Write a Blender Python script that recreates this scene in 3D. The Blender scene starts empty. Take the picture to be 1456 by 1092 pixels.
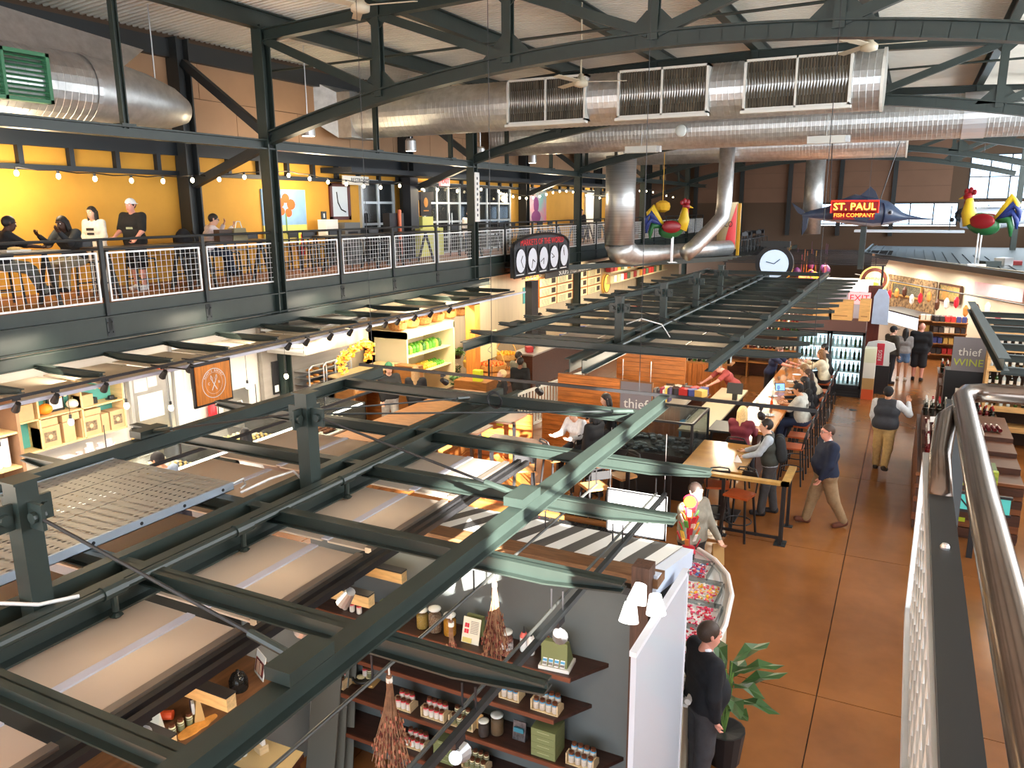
# A market hall seen from its upper level: steel canopies over the stalls, mezzanine with yellow wall, aisle with visitors.
import bpy, math, random
import numpy as np
from mathutils import Vector, Matrix
random.seed(7)
SC = bpy.context.scene
COL = SC.collection
# ---------------------------------------------------------------- camera
F = 1112.7                      # focal length in pixels of the 1456 x 1092 frame
YAW, PIT, ROL = 0.46722, 0.22067, -0.00596
H = 5.35                        # eye height above the hall floor
def _axes():
    cy, sy = math.cos(YAW), math.sin(YAW)
    f = Vector((-sy*math.cos(PIT), cy*math.cos(PIT), -math.sin(PIT)))
    r = Vector((cy, sy, 0)); u = r.cross(f)
    c, s = math.cos(ROL), math.sin(ROL)
    return r*c+u*s, u*c-r*s, f
CR, CU, CF = _axes()
cam_d = bpy.data.cameras.new('camera'); cam = bpy.data.objects.new('camera', cam_d); COL.objects.link(cam)
cam_d.sensor_fit = 'HORIZONTAL'; cam_d.sensor_width = 36.0; cam_d.lens = F/1456*36.0
cam_d.clip_start = 0.05; cam_d.clip_end = 400
cam.matrix_world = Matrix(((CR.x, CU.x, -CF.x, 0), (CR.y, CU.y, -CF.y, 0), (CR.z, CU.z, -CF.z, H), (0, 0, 0, 1)))
SC.camera = cam
# ---------------------------------------------------------------- sky, sun, exposure
world = bpy.data.worlds.new('sky'); SC.world = world; world.use_nodes = True
bg = world.node_tree.nodes['Background']; bg.inputs[0].default_value = (0.80, 0.90, 1.0, 1); bg.inputs[1].default_value = 6.0
sun_d = bpy.data.lights.new('sun', 'SUN'); sun_d.energy = 60.0; sun_d.angle = 0.009; sun_d.color = (1.0, 0.93, 0.82)
sun = bpy.data.objects.new('sun', sun_d); COL.objects.link(sun)
SUN_DIR = Vector((0.62, -0.60, 0.31)).normalized()      # towards the sun: low, behind the viewer's shoulder
sun.rotation_euler = SUN_DIR.to_track_quat('Z', 'Y').to_euler()
dl = bpy.data.lights.new('window_daylight', 'AREA'); dl.shape = 'RECTANGLE'; dl.size = 45.0; dl.size_y = 4.5; dl.energy = 5200; dl.color = (0.92, 0.96, 1.0)
dlo = bpy.data.objects.new('window_daylight', dl); COL.objects.link(dlo); dlo.location = (7.22, 27.2, 6.6); dlo.rotation_euler = (math.pi/2, 0, math.pi/2)   # added area light standing in for side window daylight
SC.view_settings.view_transform = 'Standard'; SC.view_settings.look = 'None'
SC.view_settings.exposure = 0.22; SC.view_settings.gamma = 1.0; SC.view_settings.use_curve_mapping = False
try:
    SC.cycles.use_denoising = True; SC.cycles.max_bounces = 8; SC.cycles.diffuse_bounces = 4; SC.cycles.transparent_max_bounces = 12
    SC.cycles.sample_clamp_indirect = 6.0; SC.cycles.caustics_reflective = False; SC.cycles.caustics_refractive = False
except Exception: pass

# ---------------------------------------------------------------- placing helpers
def ray(x, y): return CR*((x-728)/F)-CU*((y-546)/F)+CF
def pz(x, y, z):
    d = ray(x, y); return Vector((0, 0, H))+d*((z-H)/d.z)
def px_(x, y, X):
    d = ray(x, y); return Vector((0, 0, H))+d*(X/d.x)
def py_(x, y, Y):
    d = ray(x, y); return Vector((0, 0, H))+d*(Y/d.y)

# ---------------------------------------------------------------- materials
MATS = {}
def mat(name, col=(0.5, 0.5, 0.5), rough=0.6, metal=0.0, var=0.0, vscale=6.0, bump=0.0, bscale=40.0, emit=0.0, alpha=1.0, trans=0.0,
        col2=None, stretch=None, spec=None, translucent=0.0, coat=0.0):
    if name in MATS: return MATS[name]
    m = bpy.data.materials.new(name); m.use_nodes = True; MATS[name] = m
    nt = m.node_tree; b = nt.nodes['Principled BSDF']; L = nt.links.new
    b.inputs['Base Color'].default_value = (*col, 1); b.inputs['Roughness'].default_value = rough; b.inputs['Metallic'].default_value = metal
    if spec is not None: b.inputs['Specular IOR Level'].default_value = spec
    if coat: b.inputs['Coat Weight'].default_value = coat; b.inputs['Coat Roughness'].default_value = 0.12
    tc = None
    def coords(sc, st=None):
        nonlocal tc
        tc = tc or nt.nodes.new('ShaderNodeTexCoord')
        mp = nt.nodes.new('ShaderNodeMapping'); s = st or (1, 1, 1)
        mp.inputs['Scale'].default_value = (sc*s[0], sc*s[1], sc*s[2]); L(tc.outputs['Object'], mp.inputs[0]); return mp.outputs[0]
    if var or col2:
        n = nt.nodes.new('ShaderNodeTexNoise'); n.inputs['Scale'].default_value = 1.0; n.inputs['Detail'].default_value = 5; n.inputs['Roughness'].default_value = 0.6
        L(coords(vscale, stretch), n.inputs['Vector'])
        rp = nt.nodes.new('ShaderNodeValToRGB'); c2 = col2 or tuple(min(1, c*(1+var)) for c in col); c1 = col if col2 else tuple(c*(1-var) for c in col)
        rp.color_ramp.elements[0].position = 0.35; rp.color_ramp.elements[1].position = 0.65
        rp.color_ramp.elements[0].color = (*c1, 1); rp.color_ramp.elements[1].color = (*c2, 1)
        L(n.outputs['Fac'], rp.inputs[0]); L(rp.outputs[0], b.inputs['Base Color'])
    if bump:
        n = nt.nodes.new('ShaderNodeTexNoise'); n.inputs['Scale'].default_value = 1.0; n.inputs['Detail'].default_value = 3
        L(coords(bscale, stretch), n.inputs['Vector'])
        bp = nt.nodes.new('ShaderNodeBump'); bp.inputs['Strength'].default_value = bump; bp.inputs['Distance'].default_value = 0.01
        L(n.outputs['Fac'], bp.inputs['Height']); L(bp.outputs[0], b.inputs['Normal'])
    if emit:
        b.inputs['Emission Color'].default_value = (*col, 1); b.inputs['Emission Strength'].default_value = emit
    if alpha < 1: b.inputs['Alpha'].default_value = alpha
    if trans: b.inputs['Transmission Weight'].default_value = trans
    if translucent:
        t = nt.nodes.new('ShaderNodeBsdfTranslucent'); t.inputs[0].default_value = (*col, 1)
        mx = nt.nodes.new('ShaderNodeMixShader'); mx.inputs[0].default_value = translucent
        L(b.outputs[0], mx.inputs[1]); L(t.outputs[0], mx.inputs[2]); L(mx.outputs[0], nt.nodes['Material Output'].inputs[0])
    return m
def glassy(name, col=(0.9, 0.95, 0.95), mix=0.85, rough=0.05):
    """a thin clear pane: mostly transparent with a sharp reflection"""
    if name in MATS: return MATS[name]
    m = bpy.data.materials.new(name); m.use_nodes = True; MATS[name] = m
    nt = m.node_tree; L = nt.links.new; b = nt.nodes['Principled BSDF']
    b.inputs['Base Color'].default_value = (*[c*0.08 for c in col], 1); b.inputs['Roughness'].default_value = rough
    t = nt.nodes.new('ShaderNodeBsdfTransparent'); t.inputs[0].default_value = (*col, 1)
    mx = nt.nodes.new('ShaderNodeMixShader'); mx.inputs[0].default_value = 1-mix
    L(t.outputs[0], mx.inputs[1]); L(b.outputs[0], mx.inputs[2]); L(mx.outputs[0], nt.nodes['Material Output'].inputs[0])
    return m
def c8(r, g, b):            # 8-bit sRGB to linear
    f = lambda v: (v/255/12.92) if v/255 <= 0.04045 else ((v/255+0.055)/1.055)**2.4
    return (f(r), f(g), f(b))

# ---------------------------------------------------------------- mesh builder
class MB:
    def __init__(s): s.v = []; s.f = []; s.m = []
    def add(s, vs, fs, m=0):
        o = len(s.v); s.v += [tuple(p) for p in vs]; s.f += [tuple(i+o for i in f) for f in fs]; s.m += [m]*len(fs); return s
    def b(s, x0, x1, y0, y1, z0, z1, m=0):
        return s.add([(x0, y0, z0), (x1, y0, z0), (x1, y1, z0), (x0, y1, z0), (x0, y0, z1), (x1, y0, z1), (x1, y1, z1), (x0, y1, z1)],
                     [(3, 2, 1, 0), (4, 5, 6, 7), (0, 1, 5, 4), (1, 2, 6, 5), (2, 3, 7, 6), (3, 0, 4, 7)], m)
    def cb(s, c, d, m=0, rz=0.0, M=None):
        """box by centre and size, turned about z (or by matrix M)"""
        R = M or Matrix.Rotation(rz, 3, 'Z'); c = Vector(c); hx, hy, hz = d[0]/2, d[1]/2, d[2]/2
        P = [c+R@Vector(p) for p in ((-hx, -hy, -hz), (hx, -hy, -hz), (hx, hy, -hz), (-hx, hy, -hz), (-hx, -hy, hz), (hx, -hy, hz), (hx, hy, hz), (-hx, hy, hz))]
        return s.add(P, [(3, 2, 1, 0), (4, 5, 6, 7), (0, 1, 5, 4), (1, 2, 6, 5), (2, 3, 7, 6), (3, 0, 4, 7)], m)
    @staticmethod
    def frame(d, up=(0, 0, 1)):
        d = Vector(d).normalized(); up = Vector(up)
        if abs(d.dot(up)) > 0.98: up = Vector((0, 1, 0)) if abs(d.y) < 0.9 else Vector((1, 0, 0))
        a = d.cross(up).normalized(); return a, a.cross(d).normalized(), d       # side, up, along
    def ext(s, p0, p1, poly, m=0, up=(0, 0, 1)):
        """extrude a 2-D outline (side, up) from p0 to p1"""
        p0, p1 = Vector(p0), Vector(p1); a, u, d = s.frame(p1-p0, up); n = len(poly)
        V = [p0+a*x+u*y for x, y in poly]+[p1+a*x+u*y for x, y in poly]
        return s.add(V, [tuple(range(n-1, -1, -1)), tuple(range(n, 2*n))]+[(i, (i+1) % n, (i+1) % n+n, i+n) for i in range(n)], m)
    def bar(s, p0, p1, w, h, m=0, up=(0, 0, 1)):
        return s.ext(p0, p1, [(-w/2, -h/2), (w/2, -h/2), (w/2, h/2), (-w/2, h/2)], m, up)
    def ibeam(s, p0, p1, w, h, t=0.012, m=0, up=(0, 0, 1)):
        """I section, centred"""
        a, b, c = w/2, h/2, t/2
        return s.ext(p0, p1, [(-a, -b), (a, -b), (a, -b+t), (c, -b+t), (c, b-t), (a, b-t), (a, b), (-a, b), (-a, b-t), (-c, b-t), (-c, -b+t), (-a, -b+t)], m, up)
    def chan(s, p0, p1, w, h, t=0.012, m=0, up=(0, 0, 1), flip=1):
        """C section, web on one side"""
        b = h/2; q = [(0, -b), (w, -b), (w, -b+t), (t, -b+t), (t, b-t), (w, b-t), (w, b), (0, b)]
        if flip < 0: q = [(-x, y) for x, y in reversed(q)]
        return s.ext(p0, p1, q, m, up)
    def cyl(s, p0, p1, r, n=10, r2=None, m=0, cap=True):
        p0, p1 = Vector(p0), Vector(p1); a, u, d = s.frame(p1-p0); r2 = r if r2 is None else r2
        A = [(math.cos(2*math.pi*i/n), math.sin(2*math.pi*i/n)) for i in range(n)]
        V = [p0+a*(x*r)+u*(y*r) for x, y in A]+[p1+a*(x*r2)+u*(y*r2) for x, y in A]
        fs = [(i, (i+1) % n, (i+1) % n+n, i+n) for i in range(n)]
        if cap: fs += [tuple(range(n-1, -1, -1)), tuple(range(n, 2*n))]
        return s.add(V, fs, m)
    def tube(s, pts, r, n=8, m=0, cap=True):
        pts = [Vector(p) for p in pts]; k = len(pts); V = []; pa = None
        for i, p in enumerate(pts):
            d = (pts[min(i+1, k-1)]-pts[max(i-1, 0)])
            if d.length < 1e-9: d = Vector((0, 0, 1))
            d.normalize()
            if pa is None: a, u, _ = s.frame(d)
            else:
                a = (pa-d*pa.dot(d)); a = a.normalized() if a.length > 1e-6 else s.frame(d)[0]; u = a.cross(d)
            pa = a; rr = r[i] if isinstance(r, (list, tuple)) else r
            V += [p+a*(math.cos(2*math.pi*j/n)*rr)+u*(math.sin(2*math.pi*j/n)*rr) for j in range(n)]
        fs = [(i*n+j, i*n+(j+1) % n, (i+1)*n+(j+1) % n, (i+1)*n+j) for i in range(k-1) for j in range(n)]
        if cap: fs += [tuple(range(n-1, -1, -1)), tuple(range((k-1)*n, k*n))]
        return s.add(V, fs, m)
    def lathe(s, prof, n=12, c=(0, 0, 0), m=0, ms=None):
        """turn a (radius, height) outline about z; ms gives a material per band"""
        k = len(prof); V = [(c[0]+r*math.cos(2*math.pi*j/n), c[1]+r*math.sin(2*math.pi*j/n), c[2]+z) for r, z in prof for j in range(n)]
        o = len(s.v); s.v += V
        for i in range(k-1):
            for j in range(n):
                s.f.append((o+i*n+j, o+i*n+(j+1) % n, o+(i+1)*n+(j+1) % n, o+(i+1)*n+j)); s.m.append(ms[i] if ms else m)
        s.f.append(tuple(o+j for j in range(n-1, -1, -1))); s.m.append(ms[0] if ms else m)
        s.f.append(tuple(o+(k-1)*n+j for j in range(n))); s.m.append(ms[-1] if ms else m)
        return s
    def sph(s, c, r, nu=10, nv=6, m=0, M=None):
        r = (r, r, r) if isinstance(r, (int, float)) else r; c = Vector(c); V = []
        for i in range(nv+1):
            t = math.pi*i/nv
            for j in range(nu):
                a = 2*math.pi*j/nu; p = Vector((r[0]*math.sin(t)*math.cos(a), r[1]*math.sin(t)*math.sin(a), r[2]*math.cos(t)))
                V.append(c+(M@p if M else p))
        return s.add(V, [((i+1)*nu+j, (i+1)*nu+(j+1) % nu, i*nu+(j+1) % nu, i*nu+j) for i in range(nv) for j in range(nu)], m)
    def quad(s, a, b, c, d, m=0): return s.add([a, b, c, d], [(0, 1, 2, 3)], m)
    def slab(s, poly, z0, z1, m=0):
        """upright prism over an xy outline"""
        n = len(poly); V = [(x, y, z0) for x, y in poly]+[(x, y, z1) for x, y in poly]
        return s.add(V, [tuple(range(n-1, -1, -1)), tuple(range(n, 2*n))]+[(i, (i+1) % n, (i+1) % n+n, i+n) for i in range(n)], m)
    def mesh(s, name, mats, smooth=False):
        me = bpy.data.meshes.new(name); me.from_pydata([tuple(p) for p in s.v], [], s.f)
        for m in (mats if isinstance(mats, (list, tuple)) else [mats]): me.materials.append(m)
        me.polygons.foreach_set('material_index', np.array(s.m, dtype=np.int32))
        if smooth: me.polygons.foreach_set('use_smooth', np.ones(len(s.f), dtype=bool))
        me.validate(); me.update(); return me
def tag(o, label=None, cat=None, group=None, kind=None):
    if label: o['label'] = label
    if cat: o['category'] = cat
    if group: o['group'] = group
    if kind: o['kind'] = kind
    return o
def O(name, mb, mats=None, parent=None, loc=None, rz=0.0, smooth=False, world=False, label=None, cat=None, group=None, kind=None, scale=None):
    me = mb if isinstance(mb, bpy.types.Mesh) else mb.mesh(name, mats, smooth)
    o = bpy.data.objects.new(name, me); COL.objects.link(o)
    if loc is not None: o.location = loc
    if rz: o.rotation_euler.z = rz
    if scale: o.scale = scale
    if parent:
        o.parent = parent
        if world: o.matrix_parent_inverse = parent.matrix_basis.inverted()
    return tag(o, label, cat, group, kind)
def T(name, label, cat, loc=(0, 0, 0), rz=0.0, group=None, kind=None):
    o = bpy.data.objects.new(name, None); COL.objects.link(o); o.location = loc; o.rotation_euler.z = rz; o.empty_display_size = 0.1
    return tag(o, label, cat, group, kind)
def copy_tree(o, loc=None, rz=None, label=None, group=None, parent=None):
    kids = [c for c in COL.objects if c.parent == o] if not hasattr(copy_tree, 'kids') else copy_tree.kids(o)
    c = o.copy(); COL.objects.link(c); c.parent = parent
    if loc is not None: c.location = loc
    if rz is not None: c.rotation_euler.z = rz
    if label: c['label'] = label
    if group: c['group'] = group
    for k in list(o.children): copy_tree(k, parent=c)
    return c
copy_tree.kids = lambda o: ()
def text(body, size, mats, parent=None, M=None, name='lettering', ext=0.004, align='CENTER', sx=1.0):
    cu = bpy.data.curves.new(name, 'FONT'); cu.body = body; cu.size = size; cu.extrude = ext; cu.align_x = align; cu.align_y = 'CENTER'; cu.resolution_u = 2
    cu.materials.append(mats); tmp = bpy.data.objects.new(name, cu); me = bpy.data.meshes.new_from_object(tmp)
    bpy.data.objects.remove(tmp); me.name = name
    if not me.materials: me.materials.append(mats)
    o = bpy.data.objects.new(name, me); COL.objects.link(o); o['kind'] = 'stuff'
    if parent: o.parent = parent
    if M: o.matrix_basis = M
    if sx != 1.0: o.scale.x = sx
    return o
def facing(loc, n, up=(0, 0, 1)):
    """matrix whose local z points along n and y up: for lettering and flat signs"""
    n = Vector(n).normalized(); u = Vector(up); r = u.cross(n).normalized(); u = n.cross(r)
    return Matrix(((r.x, u.x, n.x, loc[0]), (r.y, u.y, n.y, loc[1]), (r.z, u.z, n.z, loc[2]), (0, 0, 0, 1)))
def lamp(name, kind, loc, power, col=(1, 0.85, 0.65), size=0.1, aim=None, spot=1.2, parent=None):
    d = bpy.data.lights.new(name, kind); d.energy = power; d.color = col
    if kind == 'AREA': d.shape = 'RECTANGLE'; d.size = size[0]; d.size_y = size[1]
    elif kind == 'SPOT': d.spot_size = spot; d.spot_blend = 0.5; d.shadow_soft_size = size
    else: d.shadow_soft_size = size
    o = bpy.data.objects.new(name, d); COL.objects.link(o); o.location = loc
    if aim is not None: o.rotation_euler = (Vector(loc)-Vector(aim)).to_track_quat('Z', 'Y').to_euler()
    return o
ORD = ['first', 'second', 'third', 'fourth', 'fifth', 'sixth', 'seventh', 'eighth', 'ninth', 'tenth', 'eleventh', 'twelfth', 'thirteenth', 'fourteenth',
       'fifteenth', 'sixteenth', 'seventeenth', 'eighteenth', 'nineteenth', 'twentieth']
GREEN = mat('green_painted_steel', c8(42, 53, 49), 0.4, 0.0, var=0.10, vscale=3)
BLACK = mat('black_metal', (0.012, 0.012, 0.014), 0.45)
DARK = mat('dark_steel', (0.02, 0.024, 0.026), 0.5)
GALV = mat('galvanised_steel', (0.62, 0.64, 0.64), 0.42, 0.85, var=0.12, vscale=5)
WHITE = mat('white_paint', (0.78, 0.78, 0.76), 0.5)
WOODL = mat('light_wood', c8(206, 164, 108), 0.55, var=0.18, vscale=3, stretch=(1, 1, 8))
WOODM = mat('oak_wood', c8(150, 98, 48), 0.5, var=0.25, vscale=3, stretch=(1, 6, 6))
WOODD = mat('dark_stained_wood', c8(74, 40, 26), 0.4, var=0.3, vscale=4, stretch=(1, 8, 8))
PAPER = mat('white_paper', (0.82, 0.81, 0.77), 0.7)
# ================================================================ the hall: floor, walls, roof, steel frame, ducts
XB, XW, YE = -12.45, -15.1, 53.0            # mezzanine edge / column line, back wall, end wall
TRUSS_Y = [13.2, 22.0, 30.8, 39.6, 48.4]
ZM = 3.78                                   # mezzanine floor
def zroof(x): return 9.65-0.5*((x+3.8)/11.3)**2
def zchord(x): return 8.0-1.15*((x+3.8)/8.5)**2
# --- floor in poured bays with open joints
FLOORM = mat('polished_brown_concrete', c8(126, 78, 40), 0.2, var=0.0, col2=c8(154, 98, 52), vscale=0.55, bump=0.02, bscale=6, spec=0.5)
JOINT = mat('joint_filler', c8(58, 36, 20), 0.8)
fl = O('floor', MB().b(-15.2, 7.6, -8, YE, -0.30, -0.012), JOINT, label='brown polished concrete hall floor with saw-cut joints', cat='floor', kind='structure')
jx = [-15.2, -12.6, -8.55, -4.5, -0.48, 3.57, 7.6]; jy = [-8, -3.7, 0.35, 4.42, 8.48, 12.55, 16.48, 20.5, 24.5, 28.5, 32.5, 36.5, 40.5, 44.5, 48.5, YE]
for i in range(len(jx)-1):
    for j in range(len(jy)-1):
        O('floor_slab', MB().b(jx[i]+0.006, jx[i+1]-0.006, jy[j]+0.006, jy[j+1]-0.006, -0.10, 0.0), FLOORM, parent=fl)
O('floor_drain', MB().lathe([(0.10, 0), (0.10, 0.004), (0.0, 0.004)], 14, (pz(1213, 583, 0).x, pz(1213, 583, 0).y, 0)), BLACK, parent=fl)
# --- back wall of the mezzanine: yellow below, tan panels above
YEL = mat('yellow_wall_paint', c8(214, 158, 58), 0.75, var=0.05, vscale=1.2)
TAN = mat('tan_wall_panel', c8(176, 140, 108), 0.8, var=0.05, vscale=0.8)
TANJ = mat('panel_joint', c8(92, 72, 56), 0.9)
NAVY = mat('dark_navy_steel', c8(26, 34, 42), 0.5)
wl = O('wall_left', MB().b(XW-0.25, XW, -8, 43.0, ZM-0.3, 6.95), YEL, label='long yellow painted wall behind the mezzanine tables', cat='wall', kind='structure')
O('wall_end_return', MB().b(XW-0.25, XW, 43.0, YE, ZM-0.3, 6.95), mat('brown_wall_panel', c8(112, 82, 64), 0.8, var=0.06, vscale=0.7), parent=wl)
wu = O('wall_left_upper', MB().b(XW-0.25, XW-0.03, -8, YE, 6.95, 9.4), TANJ, label='tan panelled upper wall above the yellow wall', cat='wall', kind='structure')
y = 4.0; k = 0
while y < YE:
    for r_, (za, zb) in enumerate(((6.95, 7.86), (7.875, 8.72))):
        off = 1.1*r_; ya, yb = y+off, min(y+off+2.2, YE)
        if yb > ya: O('panel', MB().b(XW-0.04, XW, ya+0.008, yb-0.008, za, zb), TAN, parent=wu)
    y += 2.2
be = O('trim_1', MB().b(XW, XW+0.16, -8, YE, 8.64, 9.02), DARK, label='dark steel beam along the head of the tan wall', cat='beam', kind='structure')
# dark lattice frame between yellow wall and tan wall
lf = T('lattice_frame', 'dark navy steel lattice running along the top of the yellow wall', 'frame', (XW, 5, 6.1), kind='structure')
O('top_band', MB().b(XW, XW+0.12, 0, 43, 6.56, 6.98), NAVY, lf, world=True)
O('bottom_rail', MB().b(XW, XW+0.12, 0, 43, 6.12, 6.22), NAVY, lf, world=True)
st = MB().b(-0.0, 0.12, -0.05, 0.05, 6.20, 6.58)
stm = st.mesh('post', NAVY); y = 7.4
while y < 43:
    o = O('post', stm, parent=lf, world=True); o.location = (XW, y, 0); y += 1.02
# --- end wall with brown panels, dark posts and a ribbon window
BRN = mat('brown_end_panel', c8(128, 96, 76), 0.8, var=0.06, vscale=0.5)
we = T('wall_end', 'brown panelled end wall with dark steel posts', 'wall', (0, YE, 0), kind='structure')
O('wall_core', MB().b(-15.2, 7.6, YE+0.05, YE+0.3, 0, 4.2).b(-15.2, -5.2, YE+0.05, YE+0.3, 4.2, 5.55).b(2.2, 2.6, YE+0.05, YE+0.3, 4.2, 5.55).b(-15.2, 7.6, YE+0.05, YE+0.3, 5.55, 5.7).b(-15.2, 2.6, YE+0.05, YE+0.3, 5.7, 9.7).b(2.6, 7.6, YE+0.05, YE+0.3, 8.2, 9.7), TANJ, we, world=True)
for i in range(-6, 1):
    xa = i*2.95-1.2
    if xa < -15.2: continue
    for za, zb in ((5.62, 6.5), (6.515, 7.4), (7.415, 8.3), (8.315, 9.4)):
        O('panel', MB().b(xa+0.01, min(xa+2.94, 2.6), YE, YE+0.06, za, zb), BRN, we, world=True)
    O('post', MB().b(xa-0.14, xa+0.10, YE-0.22, YE-0.01, 3.6, 9.4), DARK, we, world=True)
SKYG = glassy('window_glass', (0.85, 0.93, 1.0), 0.8)
for i, (xa, xb, za, zb) in enumerate(((-5.2, 2.2, 4.25, 5.55), (2.6, 7.6, 5.7, 8.2))):
    w = T('window_%d' % (i+1), ('long low ribbon window behind the fish sign', 'tall daylight window at the far corner')[i], 'window', (xa, YE, za), kind='structure')
    fr = MB().b(xa, xb, YE+0.02, YE+0.12, za, za+0.07).b(xa, xb, YE+0.02, YE+0.12, zb-0.07, zb)
    n = 6 if i == 0 else 5
    for q in range(n+1):
        xx = xa+(xb-xa)*q/n; fr.b(xx-0.035, xx+0.035, YE+0.02, YE+0.12, za, zb)
    if i: fr.b(xa, xb, YE+0.02, YE+0.12, (za+zb)/2-0.03, (za+zb)/2+0.03)
    O('window_frame', fr, DARK, w, world=True)
    for q in range(n): O('pane', MB().b(xa+(xb-xa)*q/n+0.035, xa+(xb-xa)*(q+1)/n-0.035, YE+0.06, YE+0.07, za+0.07, zb-0.07), SKYG, w, world=True)
# --- right wall: solid below, tall windows by the viewer (outside the picture) shaped to place the sun patches
wr = T('wall_right', 'outer wall with tall mezzanine windows opposite the yellow wall', 'wall', (7.3, 10, 0), kind='structure')
O('wall_core', MB().b(7.3, 7.6, -8, YE, 0, 4.3).b(7.3, 7.6, -8, YE, 8.98, 9.7).b(7.3, 7.6, -8, -5.2, 4.3, 8.98).b(7.3, 7.6, 0.8, 4.4, 4.3, 8.98).b(7.3, 7.6, -5.2, 0.8, 4.3, 6.3).b(7.3, 7.6, -5.2, 0.8, 8.5, 8.98).b(7.3, 7.6, 50, YE, 4.3, 8.98), TAN, wr, world=True)
wf = MB()
for y in (-5.2, -3.6, -2.1, -0.6, 0.8): wf.b(7.38, 7.5, y-0.06, y+0.06, 6.3, 8.5)
wf.b(7.38, 7.5, -5.2, 0.8, 7.25, 7.35)
for y in range(5, 51, 2): wf.b(7.38, 7.5, y-0.07, y+0.07, 4.3, 8.98)
for z in (4.35, 6.3, 8.9): wf.b(7.38, 7.5, 4.4, 50, z-0.06, z+0.06)
O('window_frame', wf, DARK, wr, world=True)
O('frosted_pane', MB().b(7.5, 7.52, 4.4, 50, 4.3, 8.98), WHITE, wr, world=True)  # opaque sheet added outside the frames to block the sun
O('upper_floor', MB().b(4.8, 7.3, -8, 27, 3.55, 3.78), mat('pale_grey_screed', c8(176, 188, 196), 0.35, var=0.06, vscale=3), wr, world=True)  # unseen slab added to bounce sunlight up to the ceiling
wk_ = O('wall_back', MB().b(-15.2, 7.6, -8.3, -8, 6.6, 9.7).b(-15.2, 7.6, -8.3, -8, 0, 0.6), TAN, label='wall with wide glass front behind the viewer', cat='wall', kind='structure')  # header band added to cut the sun, left open below for sky
# --- corrugated roof deck
DECK = mat('galvanised_roof_deck', c8(232, 228, 216), 0.6, 0.0, var=0.06, vscale=0.6)
dk = MB(); per = 0.15; xs = [-15.2, -12.4, -9.6, -6.8, -3.8, -0.9, 1.9, 4.7, 7.6]; ys = []
y = 3.0
while y < YE:
    ys += [(y, 0), (y+0.055, 0), (y+0.07, 0.06), (y+0.135, 0.06)]; y += per
n = len(xs); V = [(x, yy, zroof(x)+h) for yy, h in ys for x in xs]
dk.add(V, [(i*n+j, (i+1)*n+j, (i+1)*n+j+1, i*n+j+1) for i in range(len(ys)-1) for j in range(n-1)])
dk.add([(x, yy, zroof(x)+0.12) for yy in (-8, YE) for x in xs], [(j, j+1, n+j+1, n+j) for j in range(n-1)])
O('ceiling', dk, DECK, label='corrugated steel roof deck over the whole hall', cat='ceiling', kind='structure')
# --- purlins along the hall
PX = [-12.4, -9.5, -6.7, -4.05, -1.25, 1.5, 4.3]
for i, x in enumerate(PX):
    O('roof_beam', MB().ibeam((x, 2, zroof(x)-0.2), (x, YE, zroof(x)-0.2), 0.2, 0.36, 0.025), GREEN, label='green roof beam running the length of the hall, %s from the yellow wall' % ORD[i], cat='beam', kind='structure', group='roof beams')
# --- trusses
def gusset(mb, x, y, z, w, h, sgn=1):
    mb.ext((x, y-0.015, z), (x, y+0.015, z), [(-w, 0), (w, 0), (w*0.25, h), (-w*0.25, h)] if sgn > 0 else [(-w*0.25, -h), (w*0.25, -h), (w, 0), (-w, 0)])
for ti, ty in enumerate(TRUSS_Y):
    tr = T('roof_truss', 'green arched roof truss, %s across the hall from the viewer' % ORD[ti], 'truss', (XB, ty, 6.8), group='roof trusses', kind='structure')
    X = [-12.4+0.35*i for i in range(49)]
    bc = MB()
    for a, b in zip(X[:-1], X[1:]): bc.ibeam((a-0.004, ty, zchord(a)), (b+0.004, ty, zchord(b)), 0.22, 0.26, 0.03)
    O('bottom_chord', bc, GREEN, tr, world=True)
    tc_ = MB()
    for a, b in zip(PX[:-1], PX[1:]): tc_.ibeam((a, ty, zroof(a)-0.5), (b, ty, zroof(b)-0.5), 0.2, 0.24, 0.025)
    O('top_chord', tc_, GREEN, tr, world=True)
    for i, x in enumerate(PX[1:-1]):
        O('vertical_strut', MB().ibeam((x, ty, zchord(x)), (x, ty, zroof(x)-0.4), 0.17, 0.17, 0.03, up=(0, 1, 0)), GREEN, tr, world=True)
        g = MB(); gusset(g, x, ty, zchord(x)+0.1, 0.5, 0.36); gusset(g, x, ty, zroof(x)-0.62, 0.26, 0.18, -1)
        O('gusset_plate', g, GREEN, tr, world=True)
    for i in range(6):
        a, b = PX[i], PX[i+1]
        if i < 3: p0, p1 = (a+0.1, ty, zroof(a)-0.6), (b-0.08, ty, zchord(b)+0.12)
        else: p0, p1 = (a+0.08, ty, zchord(a)+0.12), (b-0.1, ty, zroof(b)-0.6)
        O('diagonal_strut', MB().bar(p0, p1, 0.13, 0.16), GREEN, tr, world=True)
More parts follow.
